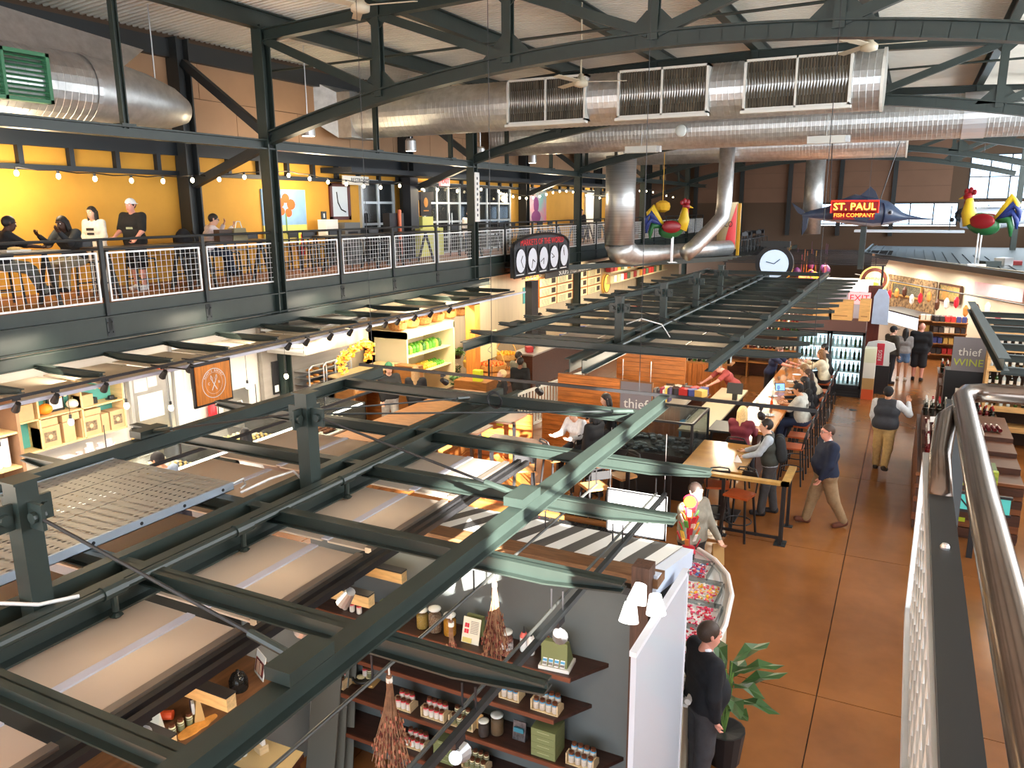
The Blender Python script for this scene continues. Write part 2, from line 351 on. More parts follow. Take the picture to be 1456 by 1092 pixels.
# --- columns on the mezzanine edge and by the wall
for i, ty in enumerate(TRUSS_Y):
    c = T('column', 'green steel column on the mezzanine edge, %s from the viewer' % ORD[i], 'column', (XB, ty, 0), group='mezzanine columns', kind='structure')
    O('shaft', MB().ibeam((0, 0, 0), (0, 0, zroof(XB)-0.3), 0.26, 0.26, 0.03, up=(0, 1, 0)), GREEN, c)
    O('base_plate', MB().b(-0.2, 0.2, -0.2, 0.2, 0, 0.03), GREEN, c)
    w = T('wall_column', 'black steel column against the tan wall, %s along the mezzanine' % ORD[i], 'column', (XW+0.2, ty, ZM), group='wall columns', kind='structure')
    O('shaft', MB().ibeam((0, 0, 0), (0, 0, zroof(XW)-ZM-0.1), 0.36, 0.36, 0.04, up=(0, 1, 0)), DARK, w)
    O('raking_brace', MB().bar((0.15, 0, 4.75), (2.55, 0, 3.05), 0.14, 0.17), DARK, w)
    O('knee_brace', MB().bar((0.15, 0, 2.15), (2.5, 0, 2.95), 0.16, 0.18), DARK, w)
    r = T('column', 'green steel column opposite the yellow wall, %s along the hall' % ORD[i], 'column', (4.7, ty, 0), group='far side columns', kind='structure')
    O('shaft', MB().ibeam((0, 0, 0), (0, 0, zroof(4.7)-0.3), 0.26, 0.26, 0.03, up=(0, 1, 0)), GREEN, r)
eb = T('trim_2', 'long dark green beam at head height of the mezzanine columns', 'beam', (XB, 5, 6.7), kind='structure')
O('beam', MB().ibeam((XB, 2, 6.70), (XB, YE, 6.70), 0.22, 0.2, 0.03), GREEN, eb, world=True)
hy = 9.75
while hy < 50:
    if min(abs(hy-t) for t in TRUSS_Y) > 0.9:
        O('hanger', MB().ibeam((XB, hy, 6.75), (XB, hy, zroof(XB)-0.3), 0.11, 0.11, 0.02, up=(0, 1, 0)), GREEN, eb, world=True)
        O('bracket', MB().b(XB-0.12, XB+0.12, hy-0.14, hy+0.14, 6.78, 6.83), GREEN, eb, world=True)
    hy += 3.66
# --- sprinkler pipes under the deck
for i, (ya, z) in enumerate(((16.2, 8.95), (24.8, 8.95), (33.6, 8.95))):
    O('sprinkler_pipe', MB().cyl((-15, ya, z-0.15), (6, ya, z+0.1), 0.03, 8), GREEN, label='thin sprinkler pipe crossing under the roof deck, %s from the viewer' % ORD[i], cat='pipe', group='sprinkler pipes')
# --- air ducts
def ring_duct(p0, p1, r, name, label, group='round air ducts', n=28, step=0.13):
    p0, p1 = Vector(p0), Vector(p1); L = (p1-p0).length; k = max(2, int(L/step)); mb = MB(); d = (p1-p0)/L; a, u, _ = MB.frame(d); V = []
    prof = []
    for i in range(k):
        t = L*i/k; prof += [(t, r), (t+step*0.86, r), (t+step*0.9, r+0.005), (t+step*0.96, r+0.005)]
    prof.append((L, r))
    for t, rr in prof: V += [p0+d*t+a*(rr*math.cos(2*math.pi*j/n))+u*(rr*math.sin(2*math.pi*j/n)) for j in range(n)]
    m = len(prof); mb.add(V, [(i*n+j, i*n+(j+1) % n, (i+1)*n+(j+1) % n, (i+1)*n+j) for i in range(m-1) for j in range(n)]+[tuple(range(n-1, -1, -1)), tuple(range((m-1)*n, m*n))])
    t = T(name, label, 'duct', p0, group=group)
    O('duct_tube', mb, GALV, t, world=True, smooth=False); return t
GRILL = mat('grey_vent_louvre', c8(92, 86, 74), 0.55, var=0.45, vscale=14, stretch=(1, 1, 0.12))
WFR = mat('white_vent_frame', c8(226, 226, 218), 0.5)
YD, ZD, RD = 18.8, 7.9, 0.60
d2 = ring_duct((-14.1, YD, ZD), (-0.85, YD, ZD), RD, 'air_duct', 'round air duct with three framed vents, closest to the viewer')
O('open_collar', MB().tube([(-0.86, YD, ZD), (-0.80, YD, ZD)], RD+0.03, 28, cap=False), WFR, d2, world=True)
O('wall_transition', MB().ext((-14.1, YD, ZD), (-14.55, YD, ZD), [(-0.6, -0.6), (0.6, -0.6), (0.6, 0.6), (-0.6, 0.6)]).add([(-14.55, YD-0.6, ZD-0.6), (-14.55, YD+0.6, ZD-0.6), (-14.55, YD+0.6, ZD+0.6), (-14.55, YD-0.6, ZD+0.6), (XW, YD-0.9, ZD-0.2), (XW, YD+0.9, ZD-0.2), (XW, YD+0.9, ZD+0.9), (XW, YD-0.9, ZD+0.9)], [(0, 1, 5, 4), (1, 2, 6, 5), (2, 3, 7, 6), (3, 0, 4, 7)]), GALV, d2, world=True)
for (xa, xb, ya, yb) in ((721, 832, 110, 183), (877, 1005, 95, 170), (1055, 1207, 73, 160)):
    pa, pb = py_(xa, yb, YD-0.62), py_(xb, yb, YD-0.62); A, B = pa.x, pb.x; za, zb = ZD-0.52, ZD+0.52; Yf = YD-0.64
    vt = O('vent_frame', MB().b(A, B, Yf, Yf+0.35, za, za+0.05).b(A, B, Yf, Yf+0.35, zb-0.05, zb).b(A, A+0.05, Yf, Yf+0.35, za, zb).b(B-0.05, B, Yf, Yf+0.35, za, zb).b((A+B)/2-0.02, (A+B)/2+0.02, Yf, Yf+0.05, za, zb).b(A-0.03, B+0.03, Yf-0.06, Yf+0.1, za-0.06, za), WFR, d2, world=True)
    gm = MB(); nn = 34
    for q in range(nn):
        x = A+0.05+(B-A-0.1)*(q+0.5)/nn; gm.bar((x, Yf+0.05, za+0.04), (x, Yf+0.05, zb-0.04), 0.05, 0.014, up=(0.5, 1, 0))
    for q in (1, 2): gm.b(A+0.04, B-0.04, Yf+0.075, Yf+0.085, za+(zb-za)*q/3-0.01, za+(zb-za)*q/3+0.01)
    O('louvre', gm, GRILL, vt, kind='stuff')
    O('louvre_backing', MB().b(A+0.04, B-0.04, Yf+0.1, Yf+0.12, za, zb), mat('dark_vent_interior', c8(52, 48, 42), 0.8), vt)
d3 = ring_duct((-14.6, 27.8, 7.95), (7.0, 27.8, 7.95), 0.64, 'air_duct', 'long round air duct spanning the hall behind the vented duct')
O('plain_sleeve', MB().tube([(1.0, 27.8, 7.95), (1.6, 27.8, 7.95)], 0.66, 28, cap=False), mat('bright_galvanised', (0.75, 0.77, 0.8), 0.4, 0.7), d3, world=True)
d4 = ring_duct((-14.6, 36.6, 7.95), (-0.55, 36.6, 7.95), 0.66, 'air_duct', 'farthest round air duct, open at its cut end')
O('open_collar', MB().tube([(-0.56, 36.6, 7.95), (-0.50, 36.6, 7.95)], 0.69, 28, cap=False), WFR, d4, world=True)
# duct along the back wall with a rounded end
q0 = px_(0, 112, -13.9); rr = 0.62; zc = q0.z; y1 = px_(110, 120, -13.9).y
d1 = ring_duct((-13.9, 3.0, zc), (-13.9, y1, zc), rr, 'air_duct', 'fat galvanised duct with green louvre beside the tan wall')
ca = MB(); V = []; n = 24; prof = [(0, rr, 0), (0.7, rr*0.98, -0.02), (1.4, rr*0.86, -0.06), (2.0, rr*0.66, -0.10), (2.35, rr*0.42, -0.14), (2.45, rr*0.1, -0.16)]
for t, r_, dz in prof: V += [(-13.9+r_*math.cos(2*math.pi*j/n), y1+t, zc+dz*1.0+r_*math.sin(2*math.pi*j/n)) for j in range(n)]
ca.add(V, [(i*n+(j+1) % n, i*n+j, (i+1)*n+j, (i+1)*n+(j+1) % n) for i in range(len(prof)-1) for j in range(n)])
O('rounded_end', ca, GALV, d1, world=True, smooth=True)
O('wall_box', MB().add([(-14.4, y1-2.6, zc+0.3), (-13.6, y1-2.6, zc+0.45), (-13.6, y1+0.6, zc+0.35), (-14.4, y1+0.6, zc+0.3), (XW, y1-1.8, zc+1.2), (-14.0, y1-1.8, zc+1.25), (-14.0, y1+1.6, zc+0.95), (XW, y1+1.6, zc+0.95)],
  [(4, 5, 6, 7), (0, 1, 5, 4), (1, 2, 6, 5), (2, 3, 7, 6), (3, 0, 4, 7)]), GALV, d1, world=True)
LG = mat('green_louvre', c8(64, 128, 92), 0.5)
ya, yb = px_(0, 110, -13.28).y-1.0, px_(64, 110, -13.28).y; gm = MB()
for q in range(9): gm.bar((-13.25, ya, zc-0.30+q*0.075), (-13.25, yb, zc-0.30+q*0.075), 0.07, 0.012, up=(0.6, 0, 1))
gf = O('louvre_frame', MB().b(-13.34, -13.2, ya-0.04, yb+0.06, zc-0.40, zc-0.34).b(-13.34, -13.2, ya-0.04, yb+0.06, zc+0.34, zc+0.40).b(-13.34, -13.2, yb, yb+0.06, zc-0.4, zc+0.4).b(-13.34, -13.2, (yb-0.75), yb-0.70, zc-0.4, zc+0.4), LG, d1, world=True)
O('louvre', gm, LG, gf, kind='stuff')
O('band', MB().tube([(-13.9, y1-0.04, zc), (-13.9, y1+0.04, zc)], rr+0.03, 28, cap=False), GALV, d1, world=True)
# duct drop and its crooked neighbour above the stalls
vx = pz(880, 372, 3.15)
vd = T('duct_drop', 'tall vertical galvanised duct dropping onto the stall roofs', 'duct', vx)
zt = 7.4
O('riser', MB().lathe([(0.62, 0.7), (0.62, zt-vx.z)], 24), mat('ribbed_galvanised', (0.60, 0.62, 0.62), 0.38, 0.8, var=0.18, vscale=1.0, stretch=(0.3, 0.3, 30)), vd, smooth=True)
O('elbow', MB().tube([(0, 0, 0.75), (0.02, 0.1, 0.45), (0.35, 0.9, 0.22), (1.2, 2.4, 0.25), (2.4, 5.2, 0.3), (3.0, 7.2, 0.3)], [0.62, 0.6, 0.45, 0.36, 0.36, 0.36], 18), GALV, vd, smooth=True)
sx = pz(1000, 366, 3.2)
O('duct_drop', MB().tube([(-0.6, -0.8, 0.15), (-0.3, -0.3, 0.5), (0.25, 0.4, 1.25), (0.55, 0.8, 1.7), (0.6, 0.9, 2.3), (0.62, 0.9, 5.0)], 0.33, 18), GALV, loc=sx, smooth=True, label='crooked S-shaped galvanised duct beside the tall duct drop', cat='duct')
nx = pz(1160, 300, 4.4)
fx = py_(1158, 262, 46)
O('duct_drop', MB().lathe([(0.5, 0), (0.5, 4.2)], 18), GALV, loc=(fx.x, 46, 3.9), smooth=True, label='bright vertical duct against the brown end wall', cat='duct')
# --- pendant can lamps
CAN = mat('brushed_aluminium', (0.78, 0.8, 0.82), 0.3, 0.9)
BULB = mat('lamp_glow', (1.0, 0.93, 0.8), emit=6.0)
def pendant(p, zc_, top, sc, label):
    t = T('pendant_lamp', label, 'lamp', (p.x, p.y, zc_-0.16*sc), group='can pendant lamps')
    O('shade', MB().lathe([(0.17*sc, 0), (0.175*sc, 0.02*sc), (0.165*sc, 0.30*sc), (0.12*sc, 0.36*sc)], 16), CAN, t, smooth=False)
    O('diffuser', MB().lathe([(0.15*sc, -0.006), (0.15*sc, 0.004)], 16), BULB, t)
    O('stem', MB().cyl((0, 0, 0.36*sc), (0, 0, top-zc_+0.16*sc), 0.014, 6), CAN, t)
    return t
for (x, y, X_, l) in ((225, 158, -13.7, 'by the rounded duct end'), (438, 184, -13.7, 'before the vented duct'), (584, 207, -13.9, 'under the vented duct'), (683, 217, -14.1, 'beside the green beam past the vented duct'), (757, 226, -14.2, 'deepest over the mezzanine')):
    p = px_(x, y, X_); pendant(p, p.z, zroof(p.x), 1.0, 'aluminium can pendant lamp hanging %s' % l)
# --- ceiling fans
FANW = mat('fan_cream', c8(196, 186, 162), 0.5)
for i, (x, y, Y_, l) in enumerate(((512, 8, 11.2, 'top of the picture over the first truss'), (826, 116, 16.6, 'in front of the vented duct'), (1236, 64, 17.2, 'by the open end of the vented duct'))):
    p = py_(x, y, Y_); t = T('ceiling_fan', 'cream three-bladed ceiling fan hanging %s' % l, 'fan', p, rz=(0.2, 0.35, 0.1)[i], group='ceiling fans')
    O('motor', MB().lathe([(0.05, -0.12), (0.15, -0.09), (0.16, 0.0), (0.08, 0.06), (0.04, 0.16)], 14), FANW, t, smooth=True)
    O('down_rod', MB().cyl((0, 0, 0.1), (0, 0, zroof(p.x)-p.z), 0.018, 6), FANW, t)
    for k in range(3):
        a = 2*math.pi*k/3; M = Matrix.Rotation(a, 3, 'Z')@Matrix.Rotation(0.2, 3, 'X')
        O('blade', MB().cb(M@Vector((0.55, 0, 0.0)), (0.85, 0.15, 0.012), M=M), FANW, t)
# --- white emergency fittings on the ducts
for i, (x, y, Y_, l) in enumerate(((912, 213, 26.9, 'below the long duct'), (1175, 199, 26.9, 'on the far duct near its open end'))):
    p = py_(x, y, Y_); t = T('strip_light', 'white boxed strip light mounted %s' % l, 'lamp', p, group='boxed strip lights')
    O('housing', MB().b(-0.55, 0.55, -0.12, 0.12, -0.1, 0.12), WFR, t); O('end_cap', MB().b(0.55, 0.68, -0.11, 0.11, -0.09, 0.11), GALV, t); O('wire', MB().cyl((0, 0, 0.1), (0, 0, zroof(p.x)-p.z), 0.01, 5), GALV, t)
# round mirror ball
p = py_(968, 186, 27.0)
O('round_lamp', MB().sph((0, 0, 0), (0.2, 0.06, 0.2), 14, 8).cyl((0, 0, 0), (0, 0.35, 0.1), 0.03, 6), mat('pale_disc', (0.85, 0.92, 0.9), 0.3), loc=p, smooth=True, label='small pale round disc on the long air duct', cat='lamp')
# ================================================================ mezzanine
MFL = mat('mezzanine_floor_concrete', c8(150, 98, 62), 0.45, var=0.1, vscale=1.5)
mz = O('floor_mezzanine', MB().b(XW, XB-0.02, -8, YE, 3.52, ZM), MFL, label='concrete mezzanine floor along the yellow wall', cat='floor', kind='structure')
ub = T('trim_3', 'deep green steel edge beam carrying the mezzanine', 'beam', (XB, 5, 3.2), kind='structure')
O('web', MB().b(XB-0.02, XB+0.02, -6, YE, 3.17, 3.54), GREEN, ub, world=True)
O('top_flange', MB().b(XB-0.1, XB+0.12, -6, YE, 3.54, 3.565), GREEN, ub, world=True)
O('bottom_flange', MB().b(XB-0.1, XB+0.12, -6, YE, 3.145, 3.17), GREEN, ub, world=True)
O('toe_board', MB().b(XB-0.03, XB-0.01, -6, YE, 3.56, ZM), GREEN, ub, world=True)
# railing: posts, tubes and framed wire panels
RY = [4.6, 6.8, 9.0, 11.2, 13.2, 15.4, 17.6, 19.8, 22.0, 24.2, 26.4, 28.6, 30.8, 33.0, 35.2, 37.4, 39.6, 41.8, 44.0, 46.2, 48.4, 50.6, 52.8]
rl = T('railing', 'dark mezzanine railing with white framed wire mesh panels', 'railing', (XB, 4.6, 3.56))
O('hand_rail', MB().cyl((XB, RY[0], 4.87), (XB, RY[-1], 4.87), 0.026, 10), DARK, rl, world=True)
O('middle_rail', MB().cyl((XB, RY[0], 4.70), (XB, RY[-1], 4.70), 0.013, 8), DARK, rl, world=True)
pm = MB().b(-0.03, 0.03, -0.035, 0.035, 3.30, 4.87).b(0.015, 0.03, -0.07, 0.07, 3.20, 3.52).mesh('post', DARK)
bm_ = MB()
for z in (3.27, 3.45):
    for dy in (-0.045, 0.045): bm_.cyl((0.03, dy, z), (0.05, dy, z), 0.014, 6)
bm_ = bm_.mesh('bolt', DARK)
PANW = mat('white_galvanised_mesh', (0.80, 0.83, 0.84), 0.4, 0.3)
def mesh_panel(L, nx_, nz):
    fr = MB(); z0, z1 = 3.80, 4.655; a, b = -L/2, L/2
    fr.b(-0.015, 0.015, a, b, z0, z0+0.03).b(-0.015, 0.015, a, b, z1-0.03, z1).b(-0.015, 0.015, a, a+0.03, z0, z1).b(-0.015, 0.015, b-0.03, b, z0, z1)
    wr_ = MB()
    for i in range(1, nx_): yy = a+L*i/nx_; wr_.cyl((0, yy, z0), (0, yy, z1), 0.0045, 4, cap=False)
    for i in range(1, nz): zz = z0+(z1-z0)*i/nz; wr_.cyl((0.006, a, zz), (0.006, b, zz), 0.0045, 4, cap=False)
    return fr.mesh('panel_frame', PANW), wr_.mesh('wire_mesh', PANW)
fm1, wm1 = mesh_panel(2.02, 18, 8)
for i, y in enumerate(RY):
    if not any(abs(y-t) < 0.1 for t in TRUSS_Y):
        o = O('post', pm, parent=rl, world=True); o.location = (XB, y, 0)
        q = O('bolts', bm_, parent=o); q['kind'] = 'stuff'
    if i < len(RY)-1:
        sc = (RY[i+1]-y)/2.2
        o = O('panel_frame', fm1, parent=rl, world=True, scale=(1, sc, 1)); o.location = (XB, (y+RY[i+1])/2, 0)
        w = O('wire_mesh', wm1, parent=o); w['kind'] = 'stuff'
# --- tables and chairs along the railing
BLK = mat('black_laminate', (0.018, 0.02, 0.026), 0.4)
def make_table():
    t = T('counter_table', 'x', 'table')
    O('table_top', MB().b(-0.36, 0.36, -1.05, 1.05, 0.88, 0.93), BLK, t)
    for y in (-0.8, 0.8):
        O('leg', MB().bar((-0.28, y, 0), (0.0, y, 0.88), 0.06, 0.05, up=(0, 1, 0)), DARK, t); O('leg', MB().bar((0.28, y, 0), (0.0, y, 0.88), 0.06, 0.05, up=(0, 1, 0)), DARK, t)
    return t
def make_chair(name='bar_chair'):
    t = T(name, 'x', 'chair')
    O('seat', MB().b(-0.2, 0.2, -0.2, 0.2, 0.62, 0.65), BLK, t)
    for x in (-0.19, 0.19):
        for y in (-0.19, 0.19): O('leg', MB().bar((x*1.15, y*1.15, 0), (x, y, 0.62), 0.03, 0.03), DARK, t)
    O('footrest', MB().b(-0.21, 0.21, 0.19, 0.21, 0.22, 0.245).b(-0.21, 0.21, -0.21, -0.19, 0.22, 0.245), DARK, t)
    O('backrest', MB().b(-0.19, -0.16, -0.21, -0.18, 0.65, 1.02).b(0.16, 0.19, -0.21, -0.18, 0.65, 1.02).b(-0.19, 0.19, -0.215, -0.185, 0.84, 1.02), BLK, t)
    return t
tb = make_table(); ch = make_chair()
tys = [7.6, 10.35, 12.6, 16.6, 19.4, 24.0, 27.5, 31.0, 34.5, 38.0]
where = ['with two seated visitors', 'by the black backpack', 'holding the canvas bag', 'by the blue poppy painting', 'before the framed map', 'before the glass doors', 'behind the clock sign', 'near the pink portrait', 'beside the white door', 'farthest along the railing']
for i, y in enumerate(tys):
    t = tb if i == 0 else copy_tree(tb)
    t.location = (XB-0.62, y, ZM); t['label'] = 'long black counter table %s' % where[i]; t['group'] = 'tables along the mezzanine railing'
k = 0
for i, y in enumerate(tys):
    for (dx, dy, rz) in ((-0.75, -0.55, -1.5708), (-0.75, 0.5, -1.5708)):
        c = ch if k == 0 else copy_tree(ch); k += 1
        c.location = (XB-0.62+dx, y+dy, ZM); c.rotation_euler.z = rz+random.uniform(-0.2, 0.2)
        c['label'] = 'black bar chair %s the counter table %s' % ('on the viewer end of' if dy < 0 else 'on the far end of', where[i]); c['group'] = 'bar chairs at table %s' % where[i]
# a second row of low seats against the wall
bn = make_chair('wall_chair')
for i in range(9):
    c = bn if i == 0 else copy_tree(bn)
    c.location = (XW+0.45, 14.2+i*0.75, ZM); c.rotation_euler.z = -1.5708
    c['label'] = 'black chair against the yellow wall under the blue painting, %s along' % ORD[i]; c['group'] = 'chairs against the yellow wall'
# --- things on the yellow wall
def on_wall(name, label, cat, y0, y1, z0, z1, t=0.05, kind=None): return T(name, label, cat, (XW, (y0+y1)/2, z0), kind=kind)
e = on_wall('painting', 'blue canvas with an orange poppy on the yellow wall', 'painting', 15.6, 17.2, 4.5, 5.9)
O('canvas', MB().b(XW, XW+0.05, 15.6, 17.25, 4.95, 5.88, 0).b(XW, XW+0.05, 15.6, 17.25, 4.5, 4.95, 1), [mat('sky_blue_paint', c8(132, 172, 214), 0.7, var=0.08, vscale=3), mat('pale_green_paint', c8(214, 210, 120), 0.7, var=0.1, vscale=3)], e, world=True)
pp = MB()
for a, r_ in ((0.2, 0.34), (1.5, 0.3), (2.7, 0.32), (3.9, 0.26), (5.2, 0.28)): pp.sph((XW+0.05, 16.45+0.22*math.cos(a), 5.45+0.2*math.sin(a)), (0.012, r_*0.5, r_*0.42), 10, 6)
pp.b(XW+0.05, XW+0.056, 16.42, 16.47, 4.7, 5.3, 1)
O('painted_poppy', pp, [mat('poppy_orange', c8(238, 96, 40), 0.7), mat('stem_green', c8(96, 130, 70), 0.7)], e, world=True)
e = on_wall('framed_map', 'dark red framed white street map beside the restroom sign', 'picture', 18.3, 19.2, 5.1, 6.1)
O('frame', MB().b(XW, XW+0.06, 18.3, 18.4, 5.05, 6.1).b(XW, XW+0.06, 19.12, 19.22, 5.05, 6.1).b(XW, XW+0.06, 18.3, 19.22, 5.05, 5.15).b(XW, XW+0.06, 18.3, 19.22, 6.0, 6.1), mat('dark_red_frame', c8(84, 30, 28), 0.4), e, world=True)
O('map_sheet', MB().b(XW, XW+0.03, 18.4, 19.12, 5.15, 6.0), mat('map_paper', c8(214, 224, 232), 0.5), e, world=True)
O('map_route', MB().tube([(XW+0.032, 18.62, 5.85), (XW+0.032, 18.66, 5.55), (XW+0.032, 18.8, 5.35), (XW+0.032, 19.0, 5.28)], 0.02, 6), BLK, e, world=True)
e = on_wall('restroom_sign', 'small dark restroom plaque on the yellow wall', 'sign', 17.9, 18.1, 5.05, 5.3)
O('plaque', MB().b(XW, XW+0.02, 17.92, 18.14, 5.0, 5.3), BLK, e, world=True); O('figure', MB().b(XW+0.02, XW+0.024, 18.0, 18.06, 5.12, 5.24), WHITE, e, world=True)
e = on_wall('hanging_sign', 'white restrooms sign hanging above the framed map', 'sign', 18.3, 19.6, 6.1, 6.3)
O('board', MB().b(XW+0.35, XW+0.4, 18.5, 19.7, 6.05, 6.3), PAPER, e, world=True)
text('RESTROOMS', 0.16, BLK, e, facing(Vector((0.402, 0.35, 0.08)), (1, 0, 0)))
# soffit, glazed shopfront and doors
sf = O('trim_4', MB().b(XW, XW+1.1, 18.0, 43, 6.36, 6.5), NAVY, label='dark soffit edge projecting over the glass doors', cat='trim', kind='structure')
GLZ = glassy('shopfront_glass', (0.55, 0.62, 0.66), 0.45)
ALU = mat('pale_aluminium_frame', c8(196, 206, 214), 0.4, 0.3)
for i, (ya, yb, nm, lb, cols) in enumerate(((19.75, 21.4, 'window_3', 'pale framed glazed panel left of the dark sign post', 2), (23.2, 26.4, 'door_1', 'pair of pale framed glass doors on the mezzanine', 4), (26.7, 29.7, 'window_4', 'gridded glazed panel right of the glass doors', 3))):
    w = T(nm, lb, nm.split('_')[0], (XW, ya, ZM), kind='structure')
    z0, z1 = ZM+0.02, 6.2; fr = MB(); rows = [z0, z0+0.55, z0+1.1, z0+1.75, z1]
    for q in range(cols+1): yy = ya+(yb-ya)*q/cols; fr.b(XW, XW+0.09, yy-0.05, yy+0.05, z0, z1)
    for z in rows: fr.b(XW, XW+0.08, ya, yb, z-0.035, z+0.035)
    O('frame', fr, ALU, w, world=True)
    for q in range(cols):
        for a, b in zip(rows[:-1], rows[1:]): O('pane', MB().b(XW+0.03, XW+0.04, ya+(yb-ya)*q/cols+0.05, ya+(yb-ya)*(q+1)/cols-0.05, a+0.035, b-0.035), GLZ, w, world=True)
    O('room_behind', MB().b(XW, XW+0.012, ya, yb, z0, z1), mat('dim_room', c8(92, 98, 104), 0.8, var=0.5, vscale=2.5), w, world=True)  # flat sheet painted with the dim room's shade and light
    if nm == 'door_1':
        O('door_handle', MB().cyl((XW+0.14, 24.72, 4.6), (XW+0.14, 24.72, 5.2), 0.02, 6), GALV, w, world=True); O('door_handle', MB().cyl((XW+0.14, 24.9, 4.6), (XW+0.14, 24.9, 5.2), 0.02, 6), GALV, w, world=True)
e = T('exit_sign', 'red lit exit sign above the glass doors', 'sign', (XW+0.9, 23.2, 6.1))
O('housing', MB().b(-0.04, 0.04, -0.28, 0.28, 0, 0.3), mat('exit_red_glow', c8(240, 150, 150), emit=1.2), e); text('EXIT', 0.24, mat('exit_red', c8(210, 20, 30), emit=1.5), e, facing(Vector((0.05, 0, 0.15)), (1, 0, 0)))
e = T('poster_stand', 'dark post with a printed shirt and lime box beside the doors', 'display', (XW+0.6, 22.2, ZM))
O('post', MB().b(-0.2, 0.1, -0.75, -0.3, 0, 2.55), BLK, e)
O('shirt', MB().b(0.0, 0.06, -0.12, 0.52, 1.35, 2.1).b(0.0, 0.05, -0.3, 0.7, 1.85, 2.12), mat('charcoal_shirt', c8(48, 46, 52), 0.8), e)
O('shirt_print', MB().sph((0.06, 0.2, 1.78), (0.01, 0.13, 0.16), 10, 6).b(0.06, 0.066, 0.05, 0.35, 1.5, 1.53), mat('orange_print', c8(226, 150, 60), 0.7), e)
O('lime_box', MB().b(-0.1, 0.3, -0.55, 0.85, 0.05, 0.95).b(-0.1, 0.1, -0.1, 0.55, 0.95, 1.32), mat('lime_yellow_board', c8(226, 226, 134), 0.6), e)
e = T('copper_heater', 'slim copper coloured pole before the glazed panel', 'stand', (XW+0.9, 20.5, ZM))
O('pole', MB().cyl((0, 0, 0), (0, 0, 1.55), 0.06, 10), mat('copper', c8(190, 100, 70), 0.35, 0.6), e); O('cabinet', MB().b(-0.3, -0.05, -0.45, 0.3, 0, 1.45), BLK, e)
e = T('waste_bin', 'grey waste cabinet under the framed map', 'bin', (XW+0.35, 18.5, ZM)); O('cabinet', MB().b(-0.3, 0.3, -0.35, 0.35, 0, 1.2), mat('grey_cabinet', c8(110, 112, 112), 0.5), e); O('opening', MB().b(0.3, 0.31, -0.22, 0.22, 0.75, 0.95), BLK, e)
e = T('paper_stand', 'white leaflet box on a stand by the blue painting', 'box', (XW+0.5, 17.6, ZM)); O('box', MB().b(-0.15, 0.15, -0.25, 0.25, 0.85, 1.3), PAPER, e); O('post', MB().cyl((0, 0, 0), (0, 0, 0.85), 0.04, 8), BLK, e)
e = T('fire_extinguisher', 'red fire extinguisher with yellow tag on the yellow wall', 'extinguisher', (XW+0.12, 16.9, ZM+0.35)); O('cylinder', MB().lathe([(0.08, 0), (0.09, 0.03), (0.09, 0.42), (0.04, 0.5), (0.03, 0.56)], 12), mat('extinguisher_red', c8(190, 30, 40), 0.35), e, smooth=True); O('tag', MB().b(0.02, 0.05, -0.16, -0.06, 0.3, 0.6), mat('lime_tag', c8(200, 220, 60), 0.6), e)
e = on_wall('painting', 'pink and violet portrait canvas on the yellow wall', 'painting', 31.2, 33.4, 4.7, 6.2)
O('canvas', MB().b(XW, XW+0.06, 31.2, 33.4, 4.7, 6.25), mat('pink_teal_paint', c8(206, 110, 140), 0.7, col2=c8(120, 170, 178), vscale=1.3), e, world=True)
O('painted_figure', MB().sph((XW+0.06, 32.3, 5.5), (0.015, 0.28, 0.35), 12, 6).sph((XW+0.06, 32.3, 4.98), (0.012, 0.5, 0.28), 12, 6), mat('violet_paint', c8(110, 52, 110), 0.7), e, world=True)
e = T('door_2', 'white door with a dark printed notice far along the yellow wall', 'door', (XW, 38.3, ZM), kind='structure')
O('leaf', MB().b(XW, XW+0.06, 38.4, 40.3, ZM, 6.1), PAPER, e, world=True); O('door_frame', MB().b(XW, XW+0.08, 38.25, 38.4, ZM, 6.25).b(XW, XW+0.08, 40.3, 40.45, ZM, 6.25).b(XW, XW+0.08, 38.25, 40.45, 6.1, 6.25), WFR, e, world=True); O('notice', MB().b(XW+0.06, XW+0.07, 39.7, 39.95, 5.0, 5.6), BLK, e, world=True)
e = T('column_sign', 'tall white lettered sign plate on the mezzanine column', 'sign', (XB+0.15, 22.0, 4.95))
O('plate', MB().b(0, 0.03, -0.14, 0.14, 0, 1.5), PAPER, e)
mk = MB()
for q in range(8): mk.b(0.03, 0.034, -0.035, 0.035, 0.16+q*0.16, 0.24+q*0.16)
O('lettering', mk, BLK, e)
# --- string lights
SBULB = mat('warm_bulb_glow', (1.0, 0.80, 0.48), emit=14.0)
bpx = [(22, 240), (82, 245), (134, 249), (186, 252), (231, 253), (273, 252), (311, 251), (347, 248), (378, 245), (410, 246), (440, 251), (466, 256), (492, 259), (517, 262), (541, 264), (568, 262), (600, 266), (622, 268), (650, 270), (684, 268), (709, 271)]
XS = -14.3
sl = T('string_light', 'sagging string of warm bulbs in front of the yellow wall', 'string light', px_(22, 236, XS))
pts = [px_(a, b-3, XS) for a, b in bpx]; cu = []
for a, b in zip(pts[:-1], pts[1:]): cu += [a, (a+b)/2-Vector((0, 0, 0.035*(b-a).length))]
O('cable', MB().tube(cu+[pts[-1]], 0.012, 5), BLACK, sl, world=True)
skm = MB().lathe([(0.025, 0.05), (0.028, 0.11)], 8).mesh('socket', BLACK); blm = MB().sph((0, 0, 0), (0.042, 0.042, 0.055), 10, 6).mesh('bulb', SBULB, True)
for q in pts:
    s_ = O('socket', skm, parent=sl, world=True); s_.location = (q.x, q.y, q.z-0.11); O('bulb', blm, parent=s_)
s2 = T('string_light', 'bunched string of warm bulbs deeper along the mezzanine', 'string light', px_(745, 270, XS))
pts = []
